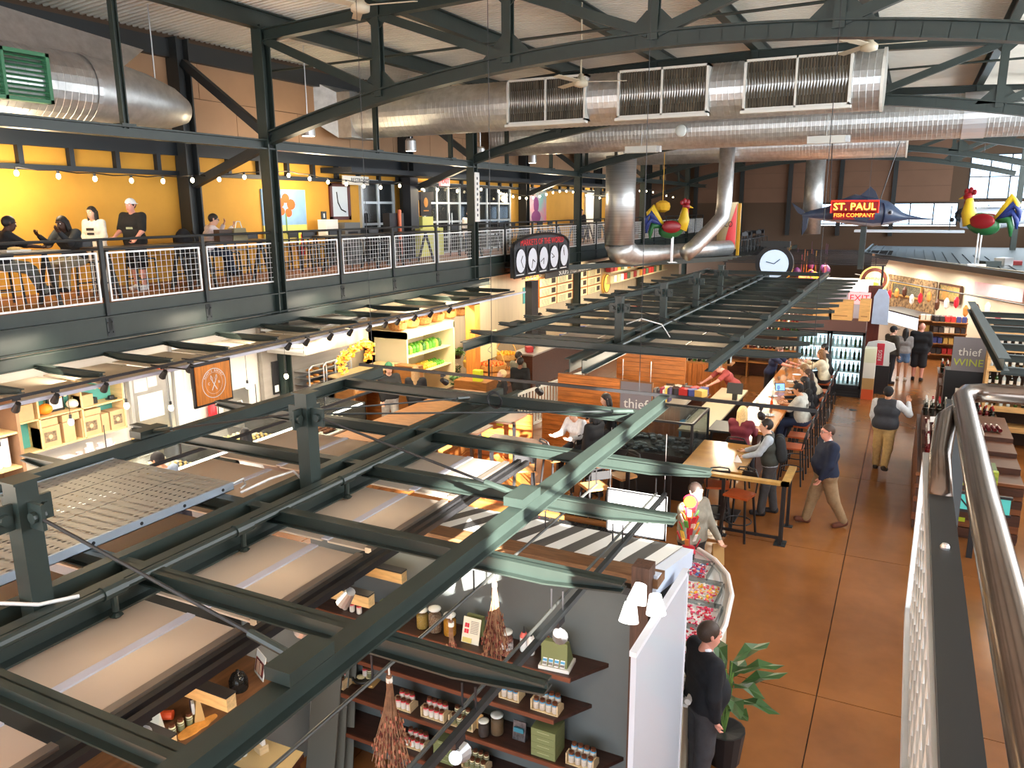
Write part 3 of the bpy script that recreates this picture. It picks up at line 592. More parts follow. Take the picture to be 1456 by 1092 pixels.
for i in range(30):
    f_ = i/29; x = 720+f_*275; y = 273+5*math.sin(f_*math.pi*5)+f_*1.0; pts.append(px_(x, y, XS))
O('cable', MB().tube(pts, 0.012, 5), BLACK, s2, world=True)
for q in pts[::1]:
    s_ = O('socket', skm, parent=s2, world=True); s_.location = (q.x, q.y, q.z-0.11); O('bulb', blm, parent=s_)
for i in range(5): lamp('string_glow', 'POINT', (XS+0.3, 9+i*7.5, 5.9), 130, (1, 0.8, 0.52), 0.3)
# --- clock sign
cy0, cy1 = 23.7, 28.4; xc = -12.0
cs = T('clock_sign', 'black arched sign with red lettering and five white clocks', 'sign', (xc, (cy0+cy1)/2, 3.05))
w_ = (cy1-cy0)/2; prof = [(-w_, 0.0), (w_, 0.0), (w_, 1.0)]+[(w_*math.cos(a), 1.0+0.42*math.sin(a)) for a in [math.pi*q/12 for q in range(1, 12)]]+[(-w_, 1.0)]
O('board', MB().ext((0, 0, 0), (0.14, 0, 0), [(x, y) for x, y in prof]), mat('charcoal_sign', c8(40, 42, 48), 0.5), cs)
O('frame', MB().tube([(0.15, x, y) for x, y in [(w_, 0.02), (w_, 1.0)]+[(w_*math.cos(a), 1.0+0.42*math.sin(a)) for a in [math.pi*q/14 for q in range(1, 14)]]+[(-w_, 1.0), (-w_, 0.02), (w_, 0.02)]], 0.05, 6), BLACK, cs)
text('MARKETS OF THE WORLD', 0.30, mat('sign_red', c8(196, 40, 44), 0.5, emit=0.35), cs, facing(Vector((0.16, 0, 1.14)), (1, 0, 0)), sx=1.05)
CF_ = mat('clock_face', c8(222, 226, 236), 0.5)
for i in range(5):
    yy = -w_+2*w_*(i+0.5)/5; c = O('clock', MB().ext((0.14, yy, 0.55), (0.18, yy, 0.55), [(0.37*math.cos(2*math.pi*q/24), 0.40*math.sin(2*math.pi*q/24)) for q in range(24)]), CF_, cs)
    a1, a2 = 0.7+i*1.3, 2.5+i*0.9
    O('clock_hands', MB().bar((0.185, yy, 0.55), (0.185, yy+0.2*math.sin(a1), 0.55+0.22*math.cos(a1)), 0.03, 0.01, up=(1, 0, 0)).bar((0.185, yy, 0.55), (0.185, yy+0.3*math.sin(a2), 0.55+0.3*math.cos(a2)), 0.02, 0.01, up=(1, 0, 0)), BLACK, c)
    O('clock_rim', MB().tube([(0.17, yy+0.38*math.cos(2*math.pi*q/24), 0.55+0.41*math.sin(2*math.pi*q/24)) for q in range(25)], 0.02, 5), BLACK, c)
    O('name_plate', MB().b(0.14, 0.15, yy-0.3, yy+0.3, 0.02, 0.10), PAPER, cs)
    O('hanger_arm', MB().b(-0.5, 0, yy-0.02, yy+0.02, 0.3, 0.34), BLACK, cs)
    O('divider', MB().b(0.14, 0.17, yy-w_/5-0.02, yy-w_/5+0.02, 0, 1.02), BLACK, cs)
# ================================================================ steel canopies over the stalls
POLY = mat('frosted_canopy_sheet', c8(216, 208, 196), 0.35, var=0.05, vscale=1.5, translucent=0.45)
POLYL = mat('cream_canopy_sheet', c8(214, 204, 186), 0.4, var=0.05, vscale=1.5, translucent=0.45)
BATT = mat('pale_batten', c8(196, 200, 214), 0.35)
SPX, XR, XL, XE0, XE1 = -4.57, -2.48, -6.62, -7.68, -1.45
def cross_beam(x0, x1, z=3.0, h=0.12, taper=0.55):
    """cantilever beam along x: web, flanges, tapering soffit at both ends"""
    mb = MB(); t = 0.012; zt = z; zb = z-h; ze = z-0.06
    out = [(x0, ze), (x0+taper, zb), (x1-taper, zb), (x1, ze), (x1, zt), (x0, zt)]
    mb.add([(x, -t/2, q) for x, q in out]+[(x, t/2, q) for x, q in out], [(0, 1, 2, 3, 4, 5), (11, 10, 9, 8, 7, 6)]+[(i, i+6, (i+1) % 6+6, (i+1) % 6) for i in range(6)])
    mb.b(x0, x1, -0.05, 0.05, zt-t, zt); mb.b(x0+taper, x1-taper, -0.05, 0.05, zb, zb+t)
    for a, b in (((x0, ze), (x0+taper, zb)), ((x1-taper, zb), (x1, ze))): mb.bar((a[0], 0, a[1]+t/2), (b[0], 0, b[1]+t/2), 0.1, t)
    return mb
def post_tree(par, x, y, z0, z1):
    p = O('post', MB().b(x-0.065, x+0.065, y-0.065, y+0.065, z0, z1), GREEN, par, world=True)
    O('cap_plate', MB().b(x-0.085, x+0.085, y-0.085, y+0.085, z1, z1+0.015), GREEN, p)
    lg = MB()
    for s_ in (-1, 1): lg.b(x+s_*0.065, x+s_*0.19, y-0.012, y+0.012, z1-0.28, z1-0.12).cyl((x+s_*0.13, y-0.04, z1-0.2), (x+s_*0.13, y+0.04, z1-0.2), 0.035, 10)
    for s_ in (-1, 1): lg.b(x-0.012, x+0.012, y+s_*0.065, y+s_*0.17, z1-0.28, z1-0.12).cyl((x-0.04, y+s_*0.12, z1-0.2), (x+0.04, y+s_*0.12, z1-0.2), 0.035, 10)
    O('lug_plates', lg, GREEN, p)
def rod(par, p0, p1, r=0.011, both=True):
    t = O('tie_rod', MB().cyl(p0, p1, r, 6), DARK, par, world=True)
    d = (Vector(p1)-Vector(p0)).normalized(); O('clevis', MB().cyl(Vector(p1)-d*0.28, p1, 0.024, 8), GREEN, t)
def canopy(label, ybeams, yf0, yf1, yend0, yend1, posts, xe0=XE0, xe1=XE1):
    c = T('steel_canopy', label, 'canopy', (SPX, ybeams[0], 2.7))
    cm = cross_beam(xe0, xe1).mesh('cross_beam', GREEN)
    for y in ybeams:
        o = O('cross_beam', cm, parent=c, world=True); o.location = (0, y, 0)
    for x in (XR, XL): O('outer_beam', MB().ibeam((x, yend0, 3.075), (x, yend1, 3.075), 0.12, 0.15, 0.014), GREEN, c, world=True)
    for y in (yf0, yf1):
        if y is not None: O('end_beam', MB().ibeam((XL, y, 3.08), (XR, y, 3.08), 0.11, 0.13, 0.014), GREEN, c, world=True)
    O('spine_beam', MB().chan((SPX-0.1, yend0, 2.91), (SPX-0.1, yend1, 2.91), 0.09, 0.22, 0.014, flip=-1).chan((SPX+0.1, yend0, 2.91), (SPX+0.1, yend1, 2.91), 0.09, 0.22, 0.014), GREEN, c, world=True)
    for y in posts:
        post_tree(c, SPX, y, 2.8, 3.80)
        for s_, x in ((1, XR), (-1, XL)):
            rod(c, (SPX+s_*0.13, y, 3.6), (x-s_*0.05, y, 3.21)); O('rod_shoe', MB().b(x-0.08, x+0.08, y-0.16, y+0.16, 3.17, 3.24).cyl((x-s_*0.05, y-0.06, 3.21), (x-s_*0.05, y+0.06, 3.21), 0.03, 8), GREEN, c, world=True)
    return c
Y1 = [0.82, 2.04, 3.26, 4.46, 5.70, 6.92]
ca1 = canopy('green steel canopy with frosted sheets over the near stalls', Y1, None, 8.14, -0.3, 9.0, [2.6, 5.08])
rod(ca1, (SPX+0.12, 5.2, 3.6), (XR-0.1, 8.05, 3.16), 0.009)
rod(ca1, (SPX, 5.2, 3.62), (SPX, 7.9, 3.14), 0.009)
Y2 = [13.42+1.22*i for i in range(13)]
pys = [pz(925, 488, 3.0).y, pz(973, 458, 3.0).y, pz(1007, 436, 3.0).y, pz(1037, 420, 3.0).y]
ca2 = canopy('long green steel canopy over the central bar stalls', Y2, 12.2, 28.8, 11.3, 29.4, pys)
# sheets, battens, sprinkler pipe
for a, b in zip(Y1[:-1], Y1[1:]):
    for xa, xb, m in ((-4.46, -3.99, POLY), (-3.93, -3.53, POLY), (-6.42, -5.62, POLYL), (-5.58, -4.68, POLYL)):
        O('canopy_sheet', MB().b(xa, xb, a+0.055, b-0.055, 2.765, 2.78), m, ca1, world=True)
    O('batten', MB().b(-3.995, -3.925, a+0.06, b-0.06, 2.78, 2.792), BATT, ca1, world=True); O('batten', MB().b(-5.63, -5.57, a+0.06, b-0.06, 2.78, 2.792), BATT, ca1, world=True)
    O('edge_trim', MB().b(-3.56, -3.50, a+0.05, b-0.05, 2.755, 2.80), mat('brushed_trim', c8(150, 140, 130), 0.35, 0.6), ca1, world=True)
for a, b in zip(Y2[:-1], Y2[1:]):
    for xa, xb in ((-4.46, -3.7), (-3.66, -2.9), (-6.3, -5.5), (-5.45, -4.68)):
        O('canopy_sheet', MB().b(xa, xb, a+0.055, b-0.055, 2.765, 2.78), POLY, ca2, world=True)
for x in (-3.45, -3.36): O('cable_tray', MB().bar((x, 0.3, 2.77), (x, 7.0, 2.77), 0.045, 0.05), BLACK, ca1, world=True)
sp = T('sprinkler_pipe', 'dark green sprinkler pipe strapped along the canopy spine', 'pipe', (SPX+0.22, 0, 2.99))
O('pipe', MB().cyl((SPX+0.22, 0.2, 2.99), (SPX+0.22, 6.2, 2.99), 0.035, 10), GREEN, sp, world=True)
for y in (2.95, 4.05, 5.3): O('tee', MB().cyl((SPX+0.22, y-0.08, 2.99), (SPX+0.22, y+0.08, 2.99), 0.048, 10).cyl((SPX+0.22, y, 2.99), (SPX+0.22, y, 2.84), 0.022, 8).lathe([(0.03, 0), (0.045, 0.012), (0.02, 0.03)], 8, (SPX+0.22, y, 2.80)), GREEN, sp, world=True)
sp2 = T('sprinkler_pipe', 'thin sprinkler pipe along the bar canopy spine', 'pipe', (SPX+0.22, 12, 2.99)); O('pipe', MB().cyl((SPX+0.22, 12.6, 3.02), (SPX+0.22, 27, 3.02), 0.03, 8), GREEN, sp2, world=True)
# hanging rails under the near canopy
rails = []
for i, (x, y, r_, lab) in enumerate(((388, 1090, 0.012, 'thin grey hanging rail carrying the big dried bundle'), (581, 1092, 0.012, 'thin grey hanging rail over the blue label jars'), (608, 1092, 0.022, 'dark track rail with spotlights above the spice shelves'))):
    X_ = pz(x, y, 2.68).x; t = T('hanging_rail', lab, 'rail', (X_, 1.2, 2.68), group='rails under the near canopy'); rails.append(X_)
    O('rail', MB().cyl((X_, 1.0, 2.68), (X_, 6.95, 2.68), r_, 8) if i < 2 else MB().bar((X_, 1.0, 2.68), (X_, 6.95, 2.68), 0.035, 0.04), mat('dull_grey_steel', c8(88, 90, 88), 0.4, 0.5) if i < 2 else DARK, t, world=True)
    for y_ in (2.04, 3.26, 4.46, 5.70, 6.92): O('hanger', MB().cyl((X_, y_, 2.68), (X_, y_, 2.84), 0.007, 5), BLACK, t, world=True)
# tracks on the bakery side
for i, (x, z) in enumerate(((-6.95, 2.72), (-7.5, 2.72), (-8.2, 2.6))):
    t = T('track_rail', 'black track rail above the bakery cases, %s from the canopy spine' % ORD[i], 'rail', (x, 2, z), group='bakery side rails'); O('rail', MB().bar((x, 1.5, z), (x, 9.2, z), 0.03, 0.035), BLACK, t, world=True)
    for y_ in (3.26, 5.7, 8.1): O('hanger', MB().cyl((x, y_, z), (x, y_, 2.92), 0.006, 5), BLACK, t, world=True)
# cross track over the bar and short track by the produce
a, b = pz(640, 508, 2.75), pz(1240, 565, 2.75)
bt = T('track_rail', 'long black track rail crossing above the bar booths', 'rail', a); O('rail', MB().bar((XE0-0.6, 10.6, 2.75), (-0.9, 10.6, 2.75), 0.04, 0.045), BLACK, bt, world=True)
for x_ in (-8.0, -5.7, -3.3, -1.0): O('hanger', MB().cyl((x_, 10.6, 2.75), (x_, 10.6, zroof(x_)), 0.005, 5), BLACK, bt, world=True)
# perforated walkway plank
PERF = bpy.data.materials.new('perforated_galvanised'); PERF.use_nodes = True
nt = PERF.node_tree; L_ = nt.links.new; bs = nt.nodes['Principled BSDF']; bs.inputs['Base Color'].default_value = (*c8(178, 178, 170), 1); bs.inputs['Metallic'].default_value = 0.6; bs.inputs['Roughness'].default_value = 0.45
tcn = nt.nodes.new('ShaderNodeTexCoord'); mp = nt.nodes.new('ShaderNodeMapping'); mp.inputs['Scale'].default_value = (18, 11, 0.0); L_(tcn.outputs['Object'], mp.inputs[0])
vo = nt.nodes.new('ShaderNodeTexVoronoi'); vo.inputs['Randomness'].default_value = 0.0; vo.inputs['Scale'].default_value = 1.0; L_(mp.outputs[0], vo.inputs['Vector'])
gt = nt.nodes.new('ShaderNodeMath'); gt.operation = 'GREATER_THAN'; gt.inputs[1].default_value = 0.22; L_(vo.outputs['Distance'], gt.inputs[0]); L_(gt.outputs[0], bs.inputs['Alpha'])
wk = T('walkway_plank', 'galvanised perforated scaffold plank lying on the canopy beams', 'plank', (-5.8, 2.4, 3.0))
for i in range(3):
    xa = -6.55+i*0.505; O('deck_board', MB().b(xa, xa+0.495, 0.2, 4.62, 3.06, 3.066), PERF, wk, world=True)
SIDE = mat('bright_plank_side', c8(176, 190, 204), 0.35, 0.5)
O('side_rail', MB().b(-5.04, -5.02, 0.2, 4.62, 3.0, 3.07).b(-5.10, -5.02, 0.2, 4.62, 3.0, 3.006), SIDE, wk, world=True)
O('side_rail', MB().b(-6.57, -6.55, 0.2, 4.62, 3.0, 3.07), SIDE, wk, world=True)
hl = MB()
for q in range(11): hl.cyl((-5.021, 0.5+q*0.4, 3.035), (-5.017, 0.5+q*0.4, 3.035), 0.014, 10)
O('bolt_holes', hl, BLACK, wk, world=True, kind='stuff')
O('end_hook', MB().tube([(-5.03, 4.62, 3.05), (-5.03, 4.74, 3.06), (-5.03, 4.76, 3.0), (-5.03, 4.70, 2.98)], 0.012, 6), GALV, wk, world=True)
# loose cables
for i, pts in enumerate(([(SPX-0.3, 4.55, 3.02), (SPX-0.2, 4.8, 3.08), (SPX-0.12, 5.0, 3.1), (SPX-0.06, 5.1, 2.95)], [(SPX-0.5, 2.2, 3.03), (SPX-0.1, 2.45, 3.06), (SPX+0.1, 2.55, 3.05), (SPX+0.18, 2.75, 3.03)], [(SPX+0.1, pys[0]+0.1, 3.3), (SPX+0.35, pys[0]+0.2, 3.4), (SPX+0.7, pys[0]+0.3, 3.3), (SPX+0.8, pys[0]+0.5, 3.05)])):
    O('cable', MB().tube(pts, 0.012, 6), mat('white_cable', (0.8, 0.8, 0.78), 0.5), label=('white cable looping off the second canopy post', 'white cable lying beside the nearest canopy post', 'pale cable arching from the first post of the bar canopy')[i], cat='cable', smooth=True)
q = pz(678, 568, 3.2); cc = [(0.09*math.cos(a), 0, 0.09*math.sin(a)) for a in [2*math.pi*i/14 for i in range(30)]]
O('cable', MB().tube([(x+0.003*i, y-0.004*i, z) for i, (x, y, z) in enumerate(cc)], 0.008, 5), BLACK, loc=(q.x, 8.06, 3.12), label='coil of black cable hung on the end beam of the near canopy', cat='cable')
# --- canopy in front of the left-hand stalls
lc = T('steel_canopy', 'low green canopy with cream sheets under the mezzanine edge', 'canopy', (-12.1, 6, 2.8))
lb = cross_beam(-12.2, -10.58, 3.0, 0.11, 0.4).mesh('cross_beam', GREEN); yl = [6.22+1.22*i for i in range(13)]
for y in yl: o = O('cross_beam', lb, parent=lc, world=True); o.location = (0, y, 0)
O('back_beam', MB().ibeam((-12.15, 3, 3.05), (-12.15, 22.5, 3.05), 0.14, 0.2, 0.014), GREEN, lc, world=True)
for a, b in zip(yl[:-1], yl[1:]): O('canopy_sheet', MB().b(-12.1, -10.66, a+0.055, b-0.055, 2.80, 2.815), POLYL, lc, world=True)
O('edge_strip', MB().b(-10.66, -10.6, 4, 22, 2.78, 2.83), BATT, lc, world=True)
# --- canopy over the right-hand wine stall
rc = T('steel_canopy', 'green canopy edge over the wine racks by the viewer\'s railing', 'canopy', (1.42, 13.6, 2.9))
O('outer_beam', MB().ibeam((1.42, 13.7, 3.0), (1.42, 21.8, 3.0), 0.16, 0.2, 0.014), GREEN, rc, world=True)
for q in range(7): O('cross_beam', MB().ibeam((1.42, 14.0+q*1.22, 2.86), (5.5, 14.0+q*1.22, 2.86), 0.1, 0.12, 0.012), GREEN, rc, world=True)
# ================================================================ people
def surfnet(field, lo, hi, h):
    """closed surface of field < 0 on a regular grid (surface nets)"""
    n = [max(3, int(math.ceil((b-a)/h))+1) for a, b in zip(lo, hi)]
    ax = [np.float32(lo[i])+np.arange(n[i], dtype=np.float32)*np.float32(h) for i in range(3)]
    G = np.stack(np.meshgrid(*ax, indexing='ij'), -1); v = field(G.reshape(-1, 3)).reshape(n)
    s = v < 0; c = [(i, j, k) for i in (0, 1) for j in (0, 1) for k in (0, 1)]
    def cut(a, o): return a[o[0]:n[0]-1+o[0], o[1]:n[1]-1+o[1], o[2]:n[2]-1+o[2]]
    cnt = sum(cut(s, o).astype(np.int8) for o in c); act = (cnt > 0) & (cnt < 8)
    idx = -np.ones(act.shape, np.int64); ii = np.argwhere(act); idx[act] = np.arange(len(ii))
    acc = np.zeros((len(ii), 3), np.float32); w = np.zeros(len(ii), np.float32)
    for p in range(8):
        for d in range(3):
            o = c[p]
            if o[d]: continue
            q = list(o); q[d] = 1; a = cut(v, o)[act]; b = cut(v, q)[act]; m = (a < 0) != (b < 0)
            t = np.where(m, a/np.where(m, a-b, 1), 0); P = np.tile(np.array(o, np.float32), (len(ii), 1)); P[:, d] = t
            acc[m] += P[m]; w[m] += 1
    V = np.array(lo, np.float32)+(ii+acc/w[:, None])*h; Fs = []
    for d in range(3):
        e1, e2 = [x for x in range(3) if x != d]; sl0 = [slice(None)]*3; sl1 = [slice(None)]*3; sl0[d] = slice(0, n[d]-1); sl1[d] = slice(1, n[d])
        A = s[tuple(sl0)]; B = s[tuple(sl1)]; cr = np.argwhere(A != B)
        ok = (cr[:, e1] > 0) & (cr[:, e2] > 0) & (cr[:, e1] < n[e1]-1) & (cr[:, e2] < n[e2]-1); cr = cr[ok]
        if not len(cr): continue
        def cell(a, b):
            q = cr.copy(); q[:, e1] -= a; q[:, e2] -= b; return idx[q[:, 0], q[:, 1], q[:, 2]]
        f = np.stack([cell(1, 1), cell(0, 1), cell(0, 0), cell(1, 0)], 1)
        fl_ = A[cr[:, 0], cr[:, 1], cr[:, 2]] ^ (d == 1); f[~fl_] = f[~fl_][:, ::-1]; Fs.append(f)
    return V, (np.concatenate(Fs) if Fs else np.zeros((0, 4), int))
def caps(P, prims, k=0.03):
    """smooth union of round cones (a, b, ra, rb)"""
    d = None
    for a, b, ra, rb in prims:
        a = np.array(a, np.float32); b = np.array(b, np.float32); ba = b-a; L = float(ba@ba)+1e-9
        t = np.clip(((P-a)@ba)/L, 0, 1).astype(np.float32); q = np.linalg.norm(P-a-t[:, None]*ba, axis=1)-(ra+(rb-ra)*t)
        if d is None: d = q
        else:
            hh = np.clip(0.5+0.5*(q-d)/k, 0, 1); d = q*hh+d*(1-hh)-k*hh*(1-hh) if False else (d*hh+q*(1-hh))-k*hh*(1-hh)
    return d
def ell(P, c, r):
    q = (P-np.array(c, np.float32))/np.array(r, np.float32); l = np.linalg.norm(q, axis=1); return (l-1)*min(r)
def box_of(prims, m):
    A = np.array([np.array(p[0])-max(p[2], p[3]) for p in prims]+[np.array(p[1])-max(p[2], p[3]) for p in prims]).min(0)-m
    B = np.array([np.array(p[0])+max(p[2], p[3]) for p in prims]+[np.array(p[1])+max(p[2], p[3]) for p in prims]).max(0)+m
    return A, B
def net_mesh(name, V, Fc, mats):
    me = bpy.data.meshes.new(name); me.from_pydata(V.tolist(), [], Fc.tolist())
    me.materials.append(mats); me.polygons.foreach_set('use_smooth', np.ones(len(me.polygons), bool)); me.validate(); me.update(); return me
def solid(name, prims, k, h, mats, parent, extra=None, label=None):
    lo, hi = box_of(prims, h*2+0.01)
    def fld(P):
        d = caps(P, prims, k); return extra(P, d) if extra else d
    V, Fc = surfnet(fld, lo, hi, h); return O(name, net_mesh(name, V, Fc, mats), parent=parent, label=label)
SKINS = {'pale': c8(222, 172, 146), 'tan': c8(196, 140, 106), 'brown': c8(122, 78, 54), 'dark': c8(74, 46, 34), 'pink': c8(226, 158, 138)}
def cloth(col, var=0.12): return mat('cloth_%d_%d_%d' % col, c8(*col), 0.85, var=var, vscale=14, bump=0.25, bscale=30)
def person(label, loc, rz, ht=1.75, skin='pale', top=(40, 60, 90), bottom=(60, 60, 70), shoes=(40, 30, 26), hair=(40, 28, 20), hairstyle='short', sleeve=1.0, leg=1.0,
           lean=0.0, hipL=0.05, kneeL=0.05, hipR=-0.05, kneeR=0.05, shL=0.1, elL=0.2, shR=0.1, elR=0.2, abL=0.10, abR=0.10, inL=0.1, inR=0.1, hy=0.0, hp=0.0,
           sit=None, belly=0.0, res=1.0, cap=None, skirt=False, lower=True, collar=None, bulk=1.0, group='visitors and staff'):
    """local frame: facing +y, feet at z = 0 (or hips at height sit)"""
    s = ht/1.75; root = T('person', label, 'person', loc, rz, group=group); R3 = lambda *p: np.array(p, np.float32)*s
    SK = mat('skin_'+skin, SKINS[skin], 0.55); pel = R3(0, 0, 0.93)
    if sit is not None: pel = np.array((0, 0, sit+0.11*s), np.float32)
    cl, sl_ = math.cos(lean), math.sin(lean)
    def up(x, y, z):           # point of the upper body above the pelvis, leaned forward
        return pel+np.array((x, y*cl+z*sl_, -y*sl_+z*cl), np.float32)*s
    J = {}
    for S, sg, hip, kn in (('L', -1, hipL, kneeL), ('R', 1, hipR, kneeR)):
        J['h'+S] = pel+R3(sg*0.09, 0, -0.02); sp_ = 0.06 if sit is None else 0.14
        J['k'+S] = J['h'+S]+R3(sg*sp_*0.3, 0.42*math.sin(hip), -0.42*math.cos(hip)); a = hip-kn
        J['a'+S] = J['k'+S]+R3(0, 0.41*math.sin(a), -0.41*math.cos(a)); fa = max(-0.9, min(0.6, a*0.5)); J['t'+S] = J['a'+S]+R3(sg*0.02, 0.15*math.cos(fa), -0.045+0.15*math.sin(fa)); J['e'+S] = J['a'+S]+R3(0, -0.035, -0.045)
    if sit is None and lower:
        low = min(J['aL'][2], J['aR'][2], J['tL'][2]+0.04, J['tR'][2]+0.04)-0.075*s
        for q in list(J): J[q] = J[q]-np.array((0, 0, low), np.float32)
        pel = pel-np.array((0, 0, low), np.float32)
    for S, sg, sh, el, ab, inn in (('L', -1, shL, elL, abL, inL), ('R', 1, shR, elR, abR, inR)):
        J['s'+S] = up(sg*0.185*bulk, 0, 0.475); d = np.array((sg*math.sin(ab), math.sin(sh)*math.cos(ab), -math.cos(sh)*math.cos(ab)))
        J['l'+S] = J['s'+S]+R3(*(d*0.285)); a = sh+el; d2 = np.array((-sg*math.sin(inn), math.sin(a)*math.cos(inn), -math.cos(a)*math.cos(inn))); J['w'+S] = J['l'+S]+R3(*(d2*0.25)); J['d'+S] = d2
    b_ = belly; bk_ = bulk
    torso = [(up(-0.075*bk_, 0, 0.02), up(0.075*bk_, 0, 0.02), 0.125*bk_*s, 0.125*bk_*s), (up(-0.06*bk_, 0.02+b_*0.6, 0.14), up(0.06*bk_, 0.02+b_*0.6, 0.14), (0.112*bk_+b_)*s, (0.112*bk_+b_)*s),
             (up(-0.085*bk_, 0.01, 0.32), up(0.085*bk_, 0.01, 0.32), 0.115*bk_*s, 0.115*bk_*s), (up(-0.15*bk_, -0.01, 0.455), up(0.15*bk_, -0.01, 0.455), 0.066*bk_*s, 0.066*bk_*s), (up(0, -0.01, 0.46), up(0, 0.0, 0.52), 0.062*s, 0.052*s)]
    neck = [(up(0, -0.005, 0.5), up(0, 0.015, 0.6), 0.05*s, 0.048*s)]
    def limbs(A, B, C, ra, rb, rc, f=1.0):
        out = [(J[A], J[B], ra*bulk*s, rb*bulk*s)]
        if f > 0: out.append((J[B], J[B]+(J[C]-J[B])*f, rb*bulk*s, (rb+(rc-rb)*f)*s))
        return out
    arms = limbs('sL', 'lL', 'wL', 0.054, 0.042, 0.029)+limbs('sR', 'lR', 'wR', 0.054, 0.042, 0.029)
    legs = limbs('hL', 'kL', 'aL', 0.086, 0.06, 0.04)+limbs('hR', 'kR', 'aR', 0.086, 0.06, 0.04)
    feet = [(J['e'+S], J['t'+S], 0.038*s, 0.034*s) for S in 'LR']
    h = 0.022*res; V = []; Fq = []; nV = 0
    def addnet(v, f):
        nonlocal nV
        V.append(v); Fq.append(f+nV); nV += len(v)
    allp = torso+neck+arms+legs+feet; lo, hi = box_of(allp, 0.05); addnet(*surfnet(lambda P: caps(P, allp, 0.035*s), lo, hi, h))
    # head in its own frame
    hc = up(0, 0.03, 0.66); M = Matrix.Rotation(hy, 3, 'Z')@Matrix.Rotation(-lean*0.7-hp, 3, 'X'); Mn = np.array(M, np.float32)
    hh = 0.011*res if res <= 1.2 else 0.016*res
    def headf(P):
        Q = P/s; d = ell(Q, (0, -0.005, 0.03), (0.077, 0.097, 0.10)); j = ell(Q, (0, 0.025, -0.05), (0.058, 0.068, 0.075))
        k = 0.03; t = np.clip(0.5+0.5*(j-d)/k, 0, 1); d = d*t+j*(1-t)-k*t*(1-t)
        ns = caps(Q, [((0, 0.088, 0.02), (0, 0.107, -0.02), 0.010, 0.015), ((-0.078, -0.005, 0.0), (-0.080, -0.012, 0.03), 0.014, 0.017), ((0.078, -0.005, 0.0), (0.080, -0.012, 0.03), 0.014, 0.017),
                      ((-0.05, 0.078, 0.042), (0.05, 0.078, 0.042), 0.014, 0.014), ((-0.022, 0.083, -0.058), (0.022, 0.083, -0.058), 0.011, 0.011), ((0, 0.0, -0.06), (0, -0.015, -0.14), 0.05, 0.052)], 0.012)
        k = 0.016; t = np.clip(0.5+0.5*(ns-d)/k, 0, 1); d = d*t+ns*(1-t)-k*t*(1-t)
        e = np.minimum(ell(Q, (-0.034, 0.092, 0.018), (0.02, 0.016, 0.013)), ell(Q, (0.034, 0.092, 0.018), (0.02, 0.016, 0.013))); return np.maximum(d, -e)*s
    v, f = surfnet(headf, np.array((-0.12, -0.13, -0.17))*s, np.array((0.12, 0.14, 0.15))*s, hh*s); addnet(v@Mn.T+hc, f)
    # hands: palm, four curled fingers of unequal length, thumb from the side of the palm
    for S, sg in (('L', -1), ('R', 1)):
        d = Vector(J['d'+S]).normalized(); side = Vector((sg, 0, 0)); side = (side-d*side.dot(d)).normalized(); nrm = d.cross(side)*sg
        pr = [((-0.026, 0.03, 0), (-0.028, 0.085, 0), 0.014, 0.012), ((0.0, 0.02, 0), (0.0, 0.088, 0), 0.016, 0.013), ((0.026, 0.03, 0), (0.027, 0.08, 0), 0.014, 0.012), ((0, -0.03, 0), (0, 0.03, 0), 0.026, 0.022)]
        for fx_, L in ((-0.031, 0.062), (-0.011, 0.074), (0.01, 0.068), (0.029, 0.052)):
            pr += [((fx_, 0.088, 0), (fx_, 0.088+L*0.55, 0.014), 0.0085, 0.008), ((fx_, 0.088+L*0.55, 0.014), (fx_, 0.088+L*0.85, 0.045), 0.008, 0.007)]
        pr += [((-0.024, 0.022, 0.004), (-0.052, 0.055, 0.02), 0.012, 0.010), ((-0.052, 0.055, 0.02), (-0.05, 0.082, 0.034), 0.010, 0.008)]
        v, f = surfnet(lambda P: caps(P/s, pr, 0.008)*s, np.array((-0.075, -0.06, -0.035))*s, np.array((0.05, 0.18, 0.07))*s, 0.0075*s*max(1, res))
        MM = np.array([list(side*-sg), list(d), list(-nrm)], np.float32); v = v@MM+J['w'+S]
        if np.linalg.det(MM) < 0: f = f[:, ::-1]
        addnet(v, f)
    V = np.concatenate(V); Fq = np.concatenate(Fq)
    O('body', net_mesh('body', V, Fq, SK), parent=root)
    # face marks, hair, cap
    Rm = M.to_4x4(); hcv = Vector(hc)
    fm = MB()
    for sx_ in (-0.034, 0.034): fm.sph(hcv+M@Vector((sx_*s, 0.083*s, 0.018*s)), 0.012*s, 8, 5, 0, M).sph(hcv+M@Vector((sx_*s, 0.0925*s, 0.018*s)), 0.0058*s, 6, 4, 1, M)
    O('eyes', fm, [mat('eye_white', (0.8, 0.78, 0.74), 0.3), mat('eye_dark', (0.03, 0.02, 0.015), 0.3)], root)
    O('mouth', MB().sph(hcv+M@Vector((0, 0.092*s, -0.058*s)), (0.024*s, 0.006*s, 0.007*s), 10, 5, 0, M), mat('lip_'+skin, tuple(a*b for a, b in zip(SKINS[skin], (0.75, 0.5, 0.5))), 0.5), root)
    HM = mat('hair_%d_%d_%d' % hair, c8(*hair), 0.6, var=0.3, vscale=30, stretch=(6, 6, 1))
    O('eyebrows', MB().cb(hcv+M@Vector((-0.035*s, 0.094*s, 0.043*s)), (0.034*s, 0.008*s, 0.007*s), 0, M=M).cb(hcv+M@Vector((0.035*s, 0.094*s, 0.043*s)), (0.034*s, 0.008*s, 0.007*s), 0, M=M), HM, root)
